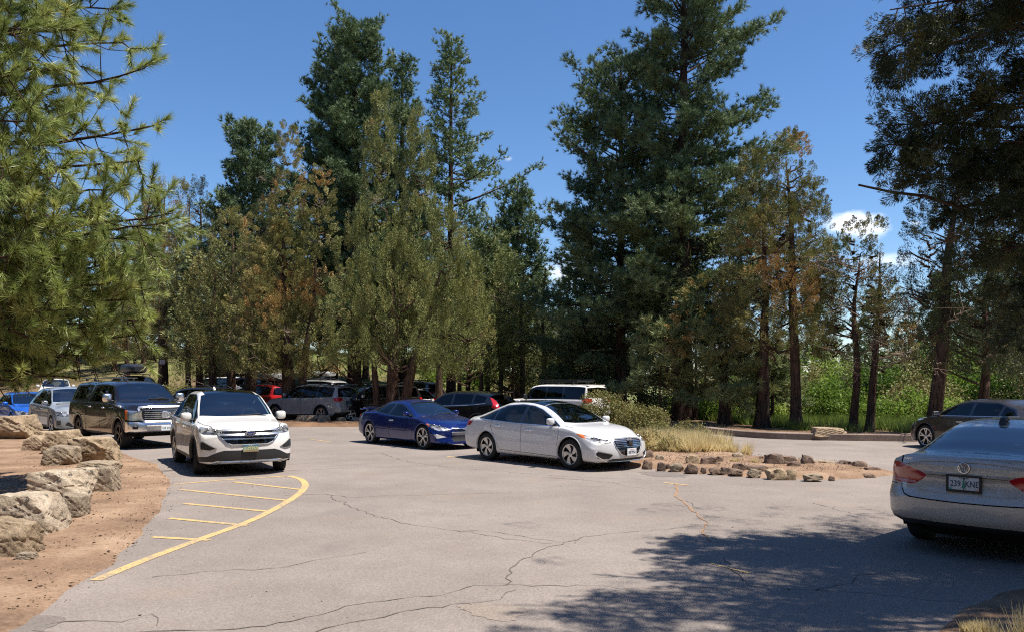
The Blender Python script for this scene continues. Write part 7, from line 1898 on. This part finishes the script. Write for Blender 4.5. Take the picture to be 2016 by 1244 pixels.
def make_rear_sedan():
    S = dict(xf=2.35, xr=-2.52, wb=2.80, hwm=.918, wr=.335, cowlz=.98, shoulder=.06, cf=.3, cr=.36, pr=2.6, xb=-1.65,
        top=[(2.35,.72),(2.28,.77),(1.9,.86),(1.2,.98),(.7,1.24),(.3,1.41),(-.25,1.485),(-.8,1.475),(-1.2,1.405),(-1.6,1.27),(-1.98,1.135),(-2.15,1.125),(-2.40,1.125),(-2.47,1.11),(-2.52,1.06)],
        rail=[(2.35,.68),(1.9,.81),(1.2,.94),(.7,1.17),(.3,1.33),(-.25,1.41),(-.8,1.395),(-1.2,1.325),(-1.6,1.19),(-1.98,1.085),(-2.40,1.085),(-2.52,1.02)],
        railw=[(2.35,.62),(1.9,.70),(1.2,.75),(.7,.66),(.3,.60),(-.25,.575),(-.8,.575),(-1.2,.59),(-1.6,.64),(-1.98,.70),(-2.40,.72),(-2.52,.68)],
        belt=[(2.35,.62),(1.9,.74),(1.2,.91),(0,.96),(-1.2,1.01),(-1.98,1.035),(-2.40,1.03),(-2.52,.97)],
        bot=[(2.35,.2),(1,.2),(-1,.2),(-1.9,.25),(-2.52,.33)],
        hw=[(2.35,.88),(1.9,.905),(1.4,.918),(0,.91),(-1.4,.918),(-2.1,.915),(-2.52,.905)],
        nose=[(.15,.10),(.3,.02),(.5,0),(.7,.05),(1.5,.1)], tail=[(.2,.22),(.34,.08),(.46,.005),(.60,.0),(.675,.015),(.70,.055),(.80,.085),(.90,.095),(.925,.07),(1.02,.075),(1.11,.085),(1.5,.09)])
    h = math.radians(90 - 47); rx, ry = 4.83, 8.55
    loc = (rx + 2.52 * math.cos(h), ry + 2.52 * math.sin(h))
    c = Car('sedan_car', S, M['p_vw'], loc, h, 'pewter sedan seen from behind in tree shade with licence plate 239 KNE', 'car')
    c.std((5, 'star'), M['alloy'], tw=.22, lip=.02)
    c.region('rear_window', M['glass_ws'], 'rt', [(-1.24,-.05,1.375),(-1.22,.30,1.37),(-1.19,.545,1.345),(-1.6,.60,1.20),(-1.93,.67,1.115),(-1.98,.5,1.13),(-2.01,-.05,1.132)])
    c.region('rear_window_seal', M['gloss_black'], 'rt', [(-1.22,-.05,1.395),(-1.20,.32,1.39),(-1.16,.57,1.36),(-1.6,.625,1.195),(-1.97,.70,1.10),(-2.02,.5,1.125),(-2.04,-.05,1.13)])
    c.region('windshield', M['glass_ws'], 'ft', [(1.18,-.05,.985),(1.12,.4,.98),(1.0,.67,.96),(.6,.59,1.2),(.3,.54,1.36),(.25,-.05,1.39)])
    side_windows(c, [[(.93,.975),(.62,1.12),(.30,1.25),(.02,1.335),(-.13,1.35),(-.17,.985)],
        [(-.27,.985),(-.24,1.355),(-.6,1.362),(-.95,1.33),(-1.12,1.29),(-1.30,1.03)],[(-1.16,1.27),(-1.5,1.14),(-1.62,1.07),(-1.36,1.04)]],
        [(1.06,.955),(.62,1.155),(.30,1.29),(.0,1.365),(-.4,1.39),(-.95,1.36),(-1.3,1.26),(-1.75,1.06),(-1.7,1.03),(-.5,.965)], M['glass'])
    # tail lamps: body side half and lid half, with a gap between them
    c.region('taillight', M['red_lamp'], 'rs', [(-2.06,.905,.995),(-2.26,.86,1.005),(-2.345,.729,.995),(-2.36,.729,.775),(-2.30,.83,.77),(-2.16,.90,.78)])
    c.region('lid_taillight', M['red_lamp'], 'rear', [(.717,.985),(.60,.965),(.46,.925),(.405,.895),(.43,.86),(.53,.79),(.58,.775),(.717,.772)])
    c.strip_region('lid_gap', M['gap'], 'rear', [(.722,1.08),(.724,.90),(.722,.76),(.715,.71),(.66,.655),(.58,.635),(-.05,.63)], .013)
    c.strip_region('lid_gap', M['gap'], 'top', [(-2.42,.725),(-2.1,.735),(-1.99,.735)], .012)
    c.region('bumper_underside', M['black'], 'rear', [(-.05,.395),(.45,.39),(.70,.37),(.95,.40),(1.1,.40),(1.1,.15),(-.05,.15)])
    c.strip_region('bumper_gap', M['gap'], 'side', [(-2.20,.755),(-1.95,.73),(-1.80,.70)], .010)
    c.strip_region('lid_crease', M['gap'], 'rear', [(-.05,.912),(.40,.905)], .009)
    c.finish(); c.wheels()
    c.ribbon('lid_lip', M['p_vw'], 'rear', [(0,.930),(.40,.922)], .030, .016, centre=True)
    c.ribbon('lid_edge', M['p_vw'], 'rt', [(-2.46,0,1.118),(-2.44,.40,1.115),(-2.38,.66,1.10)], .05, .012, centre=True)
    c.ribbon('lid_fold', M['p_vw'], 'rear', [(0,.715),(.30,.718),(.5,.73)], .018, .004, centre=True)
    for s_ in (1,):
        c.ribbon('lamp_pale_band', M['red_pale'], 'rear', [(.715,.80),(.60,.80),(.53,.805)], .03, .003)  # pale lower band of the tail lamp lens
        c.ribbon('lamp_pale_band', M['red_pale'], 'rs', [(-2.345,.745,.80),(-2.28,.84,.80),(-2.16,.9,.80)], .03, .003)
    p = c.plate('rear', 0, .835, None, None, mat('plate_pale_grey', (.60,.62,.62), .5), frame=M['black'])
    X = c.hit('rear', (0, .835))[0].x - .037
    mb = MB(); mb.prism([(X,-.016,.80),(X,.016,.80),(X,.0,.885)], (-.003,0,0)); mb.prism([(X,-.012,.83),(X,.012,.83),(X,0,.90)], (-.0035,0,0)); mb.prism([(X,-.02,.79),(X,.02,.79),(X,0,.85)], (-.0032,0,0)); mb.box((X,0,.785),(.005,.012,.03))
    c.add('plate_tree', mb, mat('plate_green', (.05,.25,.17), .6), parent=p)
    c.text('239', .094, (X - .003, .081, .832), 'rear', M['plate_ink'], p, 'plate_lettering', sx=.72)
    c.text('KNE', .094, (X - .003, -.081, .832), 'rear', M['plate_ink'], p, 'plate_lettering', sx=.72)
    c.text('Oregon', .028, (X - .003, 0, .898), 'rear', M['plate_ink'], p, 'plate_lettering')
    mb = MB(); mb.box((X, .132, .775), (.004,.035,.022)); c.add('plate_sticker', mb, mat('sticker_teal', (.08,.35,.30), .5), parent=p)
    mb = MB(); mb.box((X, -.132, .775), (.004,.035,.022)); c.add('plate_sticker', mb, mat('sticker_pink', (.6,.35,.3), .5), parent=p)
    # round emblem: V over W inside a ring
    q, _ = c.hit('rear', (0, 1.005)); X = q.x - .014; zc = 1.005; R = .056
    mb = MB(); mb.lathe([(.001,-.006),(R,-.006),(R,.012)], n=28); mb.V = [(X + v[1], v[0], v[2] + zc) for v in mb.V]
    e = c.add('emblem', mb, mat('emblem_navy', (.01,.02,.09), .2, coat=1.0))[0]
    mb = MB(); mb.tube([(X - .006, R*math.cos(a), zc + R*math.sin(a)) for a in np.linspace(0,2*math.pi,33)], .006, 6, cap=False)
    for a, b in (((.030,.044),(.010,.006)),((.010,.006),(-.010,.006)),((-.010,.006),(-.030,.044)),((.048,.020),(.025,-.045)),((.025,-.045),(0,-.004)),((0,-.004),(-.025,-.045)),((-.025,-.045),(-.048,.020))):
        mb.tube([(X-.008,a[0],zc+a[1]),(X-.008,b[0],zc+b[1])], .0052, 5)
    c.add('emblem_letters', mb, M['chrome'], parent=e, smooth=True, angle=40)
    q, _ = c.hit('rear', (.60, 1.055)); c.text('PASSAT', .034, (q.x - .004, .60, 1.055), 'rear', M['chrome'], name='rear_lettering', sx=1.25)
    mb = MB(); mb.prism([(-.93,-.03,1.475),(-1.17,-.03,1.42),(-1.10,-.03,1.50),(-1.02,-.03,1.515)], (0,.06,0)); c.add('antenna', mb, M['black'])
    c.mirror(.84, 1.0, M['p_vw']); c.cabin((-1.7, 1.05), 'seat_dark')
    mb = MB(); mb.box((-1.75,0,.98),(.5,1.1,.03)); c.add('parcel_shelf', mb, M['cabin'])
    return c
def front_at(u, Y, heading_deg, S, part='front'):
    """origin of a car whose front (or rear) centre stands at pixel column u, depth Y"""
    h = math.radians(heading_deg); x = (u - 1008.) / FP * Y
    d = S['xf'] if part == 'front' else (S['xr'] if part == 'rear' else 0)
    return (x - d * math.cos(h), Y - d * math.sin(h)), h
def simple(name, S, paint, u, Y, hd, part, label, cat='car', group='cars parked in the rows beyond', glass='glass_dark', wheel=((5, 'star'), 'alloy'), zoff=0.0, inside=True, tail='block', mir=None, clad=True, rails=None, cross=(), zz=None, **kw):
    loc, h = front_at(u, Y, hd, S, part)
    c = Car(name, S, M[paint], loc, h, label, cat, group, zoff=zoff)
    c.std(wheel[0], M[wheel[1]], lip=.03, lipm=M['black'] if clad else None)
    suv_features(c, glass=glass, tail=tail, clad=clad, **kw)
    c.finish(); c.wheels()
    if rails is not None: roof_rails(c, rails[0], rails[1], M['black'], cross)
    c.mirror(S['cowlx_'] if 'cowlx_' in S else S['top'][4][0] - .2, S['cowlz'] + .0, mir or M[paint], w=.2, h=.16)
    if inside: c.cabin((S['xr'] + .9, S['top'][4][0] - .1), 'seat_dark', floor=.5)
    c.loc = loc; c.h = h
    return c

def make_background_cars():
    out = []
    # steel-blue crossover between the boulders and the black pickup
    S = suv_spec(L=4.63, W=1.89, H=1.71, wb=2.77, fo=.90, hood=1.03, hoodf=.90, cowl=1.15, slope=.45, wr=.36, gc=.25, beltz=1.03)
    loc, h = place(-16.1, 28.0, -18.0, 30.05, 'right', S)
    c = Car('suv_car', S, M['p_steel'], loc, h, 'steel blue crossover parked beside the black pickup, behind the boulders', 'car')
    c.std((5, 'twin'), M['alloy'], lip=.03); suv_features(c, glass='glass_dark'); c.finish(); c.wheels()
    lamp_guts(c, [(2.02,.80,.80,.05),(2.15,.70,.80,.045)])
    for p, q in (((.55,.0),(0,0)),): 
        mb = MB(); qq, nn = c.hit('fs', (2.1,.82,.50)); mb.box(qq, (.05,.26,.17), M=Matrix.Rotation(-.5, 3, 'Z'), bev=.03); c.add('air_intake', mb, M['black'], True)
    c.mirror(.78, 1.10, M['p_steel'], w=.2, h=.15); c.handle(.05,.92,M['p_steel']); c.handle(-.9,.96,M['p_steel']); c.cabin((-1.5, 1.0), floor=.5)
    mb = MB(); mb.box((.75,0,1.24), (.25,1.0,.012), M=Matrix.Rotation(.5,3,'Y')); c.add('sunshade', mb, M['plate_white'])
    # bright blue saloon further left
    S = suv_spec(L=4.87, W=1.85, H=1.48, wb=2.85, fo=.95, hood=.90, hoodf=.78, cowl=.99, cowlx=1.15, wtx=.35, slope=1.1, wr=.335, gc=.18, beltz=.95, rake=.10)
    S['qs'] = -.1
    loc, h = place(-19.9, 31.8, -21.9, 33.8, 'right', S)
    c = Car('sedan_car', S, M['p_bright_blue'], loc, h, 'bright blue sedan half hidden behind pine branches and a boulder', 'car')
    c.std((5, 'star'), M['alloy'], lip=.02); suv_features(c, glass='glass', clad=False); c.finish(); c.wheels()
    lamp_guts(c, [(2.05,.78,.70,.04),(2.2,.66,.68,.04)])
    c.ribbon('fog_trim', M['chrome'], 'fs', [(2.25,.50,.45),(2.1,.72,.50),(2.02,.82,.50)], .05, .01); c.ribbon('grille_surround', M['chrome'], 'front', [(0,.72),(.42,.70),(.36,.5),(0,.48)], .03, .012, centre=True)
    c.mirror(.85, .98, M['p_bright_blue']); c.cabin((-1.6, 1.05))
    # white car up the bank
    S = suv_spec(L=4.5, W=1.86, H=1.66, wb=2.65, hood=1.0, beltz=1.0)
    c = simple('suv_car', S, 'p_white', 108, 46, -62, 'front', 'white car with clear windshield parked up the bank behind pine branches', glass='glass', zoff=terrain_z((108-1008)/FP*46, 47), clad=False)
    # dark car with black roof box behind the pickup
    S = suv_spec(L=4.75, W=1.9, H=1.72, wb=2.8, hood=1.05, beltz=1.04)
    c = simple('suv_car', S, 'p_dkgrey', 268, 37, -52, 'mid', 'dark grey car under a black roof box, hidden behind the black pickup', zoff=.45, rails=(-1.4, .3), cross=(-.95, .1))
    roof_box(c.loc, c.h, 2.27, 2.15, .88, .46, mat('roof_box_black', (.022,.022,.024), .4), 'glossy black roof box above the black pickup', x0=-.3)
    S = suv_spec(L=4.6, W=1.82, H=1.50, wb=2.7, hood=.92, hoodf=.8, cowl=1.0, slope=.9, beltz=.97)
    simple('sedan_car', S, 'p_navy', 348, 36, -60, 'front', 'dark navy sedan glimpsed between the pickup and the estate car', zoff=.02, clad=False)
    # dark navy estate behind the white crossover
    S = suv_spec(L=4.82, W=1.84, H=1.66, wb=2.745, fo=.98, hood=1.0, hoodf=.88, cowl=1.12, slope=.55, gc=.22, beltz=1.01)
    c = simple('estate_car', S, 'p_navy', 505, 34.5, -28, 'front', 'dark navy estate car with roof rails behind the white crossover', glass='glass_dark', rails=(-1.7, .3))
    mb = MB(); mb.box((.78,-.35,1.26), (.10,.22,.10)); c.add('dashboard_paper', mb, mat('pale_green_paper', (.45,.62,.50), .6))
    # white van roof far behind
    S = suv_spec(L=5.2, W=2.0, H=1.95, wb=3.2, hood=1.15, hoodf=1.0, cowl=1.3, cowlx=1.4, wtx=.9, slope=.2, beltz=1.15, box=.1)
    simple('van', S, 'p_white', 462, 52, -35, 'mid', 'white van with only its roof showing behind the navy estate', 'van', glass='glass', clad=False, inside=False, zoff=.25)
    S = suv_spec(L=4.3, W=1.88, H=1.84, wb=2.6, hood=1.1, hoodf=1.05, cowl=1.2, cowlx=.75, wtx=.5, slope=.15, beltz=1.1, box=.13)
    simple('off_road_car', S, 'p_dkgrey', 512, 50, 140, 'mid', 'boxy dark grey off roader behind the red crossover', clad=True, inside=False, zoff=.35)
    # red crossover, rear showing
    S = suv_spec(L=4.6, W=1.80, H=1.70, wb=2.64, fo=.92, hood=1.02, cowl=1.14, slope=.42, gc=.24, beltz=1.04, wr=.35)
    c = simple('suv_car', S, 'p_red', 566, 42.0, 140, 'rear', 'red crossover with roof box partly behind the twin juniper trunks', wheel=((5, 'y'), 'alloy'), rails=(-1.7, .2), cross=(-1.15, .0), zoff=.05)
    roof_box(c.loc, c.h, 1.92, 2.1, .85, .42, mat('roof_box_silver', (.36,.37,.37), .35, .3), 'silver grey roof box over the red crossover', x0=-.55)
    # silver three-row crossover
    S = suv_spec(L=4.89, W=1.925, H=1.75, wb=2.79, fo=1.0, hood=1.07, hoodf=.95, cowl=1.2, slope=.42, gc=.22, beltz=1.07, wr=.37, cf=.4)
    c = simple('suv_car', S, 'p_grey', 694, 37.3, 153, 'rear', 'silver three row crossover seen from its rear behind the twin juniper trunks', wheel=((5, 'y'), 'alloy'), rails=(-1.8, .2), zoff=.02)
    c.ribbon('tailgate_trim', M['chrome'], 'rear', [(0,.98),(.45,.985)], .04, .015, centre=True)
    c.ribbon('bumper_trim', M['satin'], 'rear', [(0,.50),(.6,.50),(.8,.54)], .05, .02, centre=True)
    mb = MB(); mb.box((S['xr']-.0, 0, .84), (.03,.34,.18)); c.add('licence_plate', mb, mat('dark_plate', (.05,.07,.11), .4))
    mb = MB(); mb.box((S['xr']+.27, 0, 1.72), (.28,1.2,.03), bev=.012); c.add('rear_spoiler', mb, M['p_grey'])
    # white roof rack glint behind
    S = suv_spec(L=4.7, W=1.9, H=1.75, wb=2.8)
    c = simple('suv_car', S, 'p_grey', 618, 47, 150, 'mid', 'pale grey crossover glimpsed between trunk and the silver crossover', rails=(-1.5, .3), cross=(-1.1, .1), inside=False, zoff=.25)
    roof_box(c.loc, c.h, 2.18, 1.9, .8, .3, mat('roof_box_pale', (.5,.5,.5), .3, .4), 'pale roof box catching the sun behind the twin trunks', x0=-.5)
    S = suv_spec(L=4.7, W=1.83, H=1.46, wb=2.7, hood=.9, hoodf=.78, cowl=1.0, slope=.95, beltz=.96, gc=.18)
    simple('sedan_car', S, 'p_white', 708, 40.5, 150, 'rear', 'white sedan with red tail lamps beside the silver crossover', glass='glass', clad=False, zoff=.05)
    # dark minivan
    S = suv_spec(L=5.08, W=1.985, H=1.77, wb=3.03, fo=.98, hood=1.06, hoodf=.90, cowl=1.18, cowlx=1.28, wtx=.45, slope=.35, gc=.18, beltz=1.05, wr=.35, cf=.5, box=.02)
    loc, h = place(-7.55, 37.2, -5.15, 39.0, 'left', S)
    c = Car('minivan', S, M['p_brown'], loc, h, 'very dark brown minivan behind the forked juniper trunks', 'minivan', 'cars parked in the rows beyond')
    c.std((5, 'star'), M['alloy'], lip=.02); suv_features(c, glass='glass_dark', clad=False); c.finish(); c.wheels(); c.mirror(.95, 1.15, M['chrome']); c.cabin((-1.8, 1.1), floor=.5)
    # silver hatchback tail and grey crossover with rack
    S = suv_spec(L=4.5, W=1.85, H=1.56, wb=2.7, slope=.5, beltz=.95, rake=.08)
    c = simple('suv_car', S, 'p_silver', 846, 42.0, 152, 'rear', 'pale silver hatchback tail just right of the forked juniper trunks', glass='glass')
    mb = MB(); mb.box((S['xr']+.42, 0, 1.51), (.30,1.15,.03), bev=.012); c.add('rear_spoiler', mb, M['black'])
    S = suv_spec(L=4.7, W=1.88, H=1.74, wb=2.75, slope=.42, beltz=1.06)
    simple('suv_car', S, 'p_dkgrey', 866, 47.5, 148, 'rear', 'charcoal crossover with roof rack and red lamp beside a thick pine trunk', rails=(-1.6, .2), cross=(-1.2, -.1), zoff=.15, inside=False)
    # small red car far off between the trunks
    S = suv_spec(L=4.3, W=1.78, H=1.48, wb=2.6, slope=.6, beltz=.95, hood=.9, hoodf=.78, cowl=1.0)
    simple('hatchback_car', S, 'p_red', 985, 62, 170, 'mid', 'small red car far off, roof showing above the black crossover', inside=False, clad=False)
    # black crossover with tall tail lamps
    S = suv_spec(L=4.59, W=1.855, H=1.60, wb=2.66, fo=.9, hood=1.0, hoodf=.86, cowl=1.12, slope=.62, gc=.21, beltz=1.03, rise=.10, wr=.36, rake=.07)
    c = simple('suv_car', S, 'p_pureblack', 1012, 29.2, 149, 'rear', 'black crossover with tall red tail lamps behind the blue coupe', glass='glass', tail='tall', clad=True, zoff=-.04)
    c.ribbon('window_trim', M['chrome'], 'side', [(.95,1.04),(0,1.04),(-1.2,1.10),(-1.62,1.16)], .018, .006)
    c.ribbon('tailgate_trim', M['chrome'], 'rear', [(0,.94),(.55,.945)], .03, .012, centre=True)
    mb = MB(); mb.box((S['xr']+.52, 0, 1.56), (.30,1.2,.03), bev=.012); c.add('rear_spoiler', mb, M['p_pureblack'])
    # white boxy off-road wagon with long roof rack
    S = suv_spec(L=4.83, W=1.925, H=1.80, wb=2.79, fo=.90, hood=1.16, hoodf=1.08, cowl=1.24, cowlx=.85, wtx=.42, slope=.24, gc=.26, beltz=1.16, rise=.0, wr=.39, box=.10, rake=.02)
    S['bp'] = -.30; S['cp'] = -1.15
    loc, h = place(.05, 33.9, 2.23, 32.15, 'left', S)
    c = Car('off_road_wagon', S, M['p_white'], loc, h, 'white boxy wagon with a long black roof rack behind the shrubs', 'car', 'cars parked in the rows beyond')
    c.std((5, 'star'), M['alloy_dark'], lip=.05, lipm=M['p_white']); suv_features(c, glass='glass_dark', clad=True); c.finish(); c.wheels(); c.mirror(.62, 1.22, M['black'], w=.2, h=.2); c.cabin((-1.5, .9), floor=.55)
    mb = MB()
    for y in (-.6, .6):
        mb.box((-.75, y, 1.90), (2.0, .04, .05), bev=.01); mb.box((-.75, y, 1.96), (2.0, .03, .03), bev=.008)
    for x in np.linspace(-1.7, .2, 8): mb.box((x, 0, 1.90), (.04, 1.16, .03))
    for x in (-1.5, -.75, 0): 
        for y in (-.6, .6): mb.box((x, y, 1.84), (.06,.04,.12))
    c.add('roof_rack', mb, M['black'])
    mb = MB(); mb.box((S['xr']+.40, 0, 1.745), (.26,1.30,.04), bev=.015); c.add('rear_spoiler', mb, M['p_white'])
    # taupe sedan at the right
    S = suv_spec(L=4.85, W=1.83, H=1.46, wb=2.775, fo=.95, hood=.88, hoodf=.76, cowl=.98, cowlx=1.2, wtx=.35, slope=1.0, wr=.34, gc=.17, beltz=.95, rise=.05, rake=.12, cf=.4)
    S['dp'] = -1.35; S['qs'] = -.25
    loc, h = place(11.95, 22.9, 12.65, 20.2, 'left', S)
    c = Car('sedan_car', S, M['p_taupe'], loc, h, 'dark taupe sedan parked against the low kerb beyond the pewter sedan', 'car')
    c.std((5, 'y'), M['alloy'], lip=.02, rimr=.25); suv_features(c, glass='glass_dark', clad=False); c.finish(); c.wheels(); c.mirror(.92, .98, M['black'])
    c.ribbon('window_trim', M['chrome'], 'side', [(.95,.965),(0,.985),(-1.0,1.01),(-1.65,1.04)], .016, .006)
    for x in (.15, -.95): c.handle(x, .82 if x > 0 else .86, M['chrome'])
    c.cabin((-1.5, 1.0), floor=.4)

def details(c, cw, cz, w, wt, zt):
    """wipers and inside mirror at the windshield"""
    c.ribbon('wiper', M['black'], 'ft', [(cw - .02, -.05, cz), (cw - .10, .52, cz + .035)], .018, .012, both=False)
    c.ribbon('wiper', M['black'], 'ft', [(cw - .02, .62, cz), (cw - .05, .12, cz + .02)], .018, .012, both=False)
    mb = MB(); mb.box((wt - .04, 0, zt - .13), (.04, .22, .06), bev=.015); c.add('inside_mirror', mb, M['seat_dark'])
details(make_silver_sedan(), 1.14, .99, .7, .2, 1.40); details(make_white_suv(), 1.09, 1.18, .8, .34, 1.66); details(make_pickup(), 1.40, 1.39, .8, .72, 1.85); details(make_blue_coupe(), .98, .95, .7, .18, 1.29); make_rear_sedan(); make_background_cars()
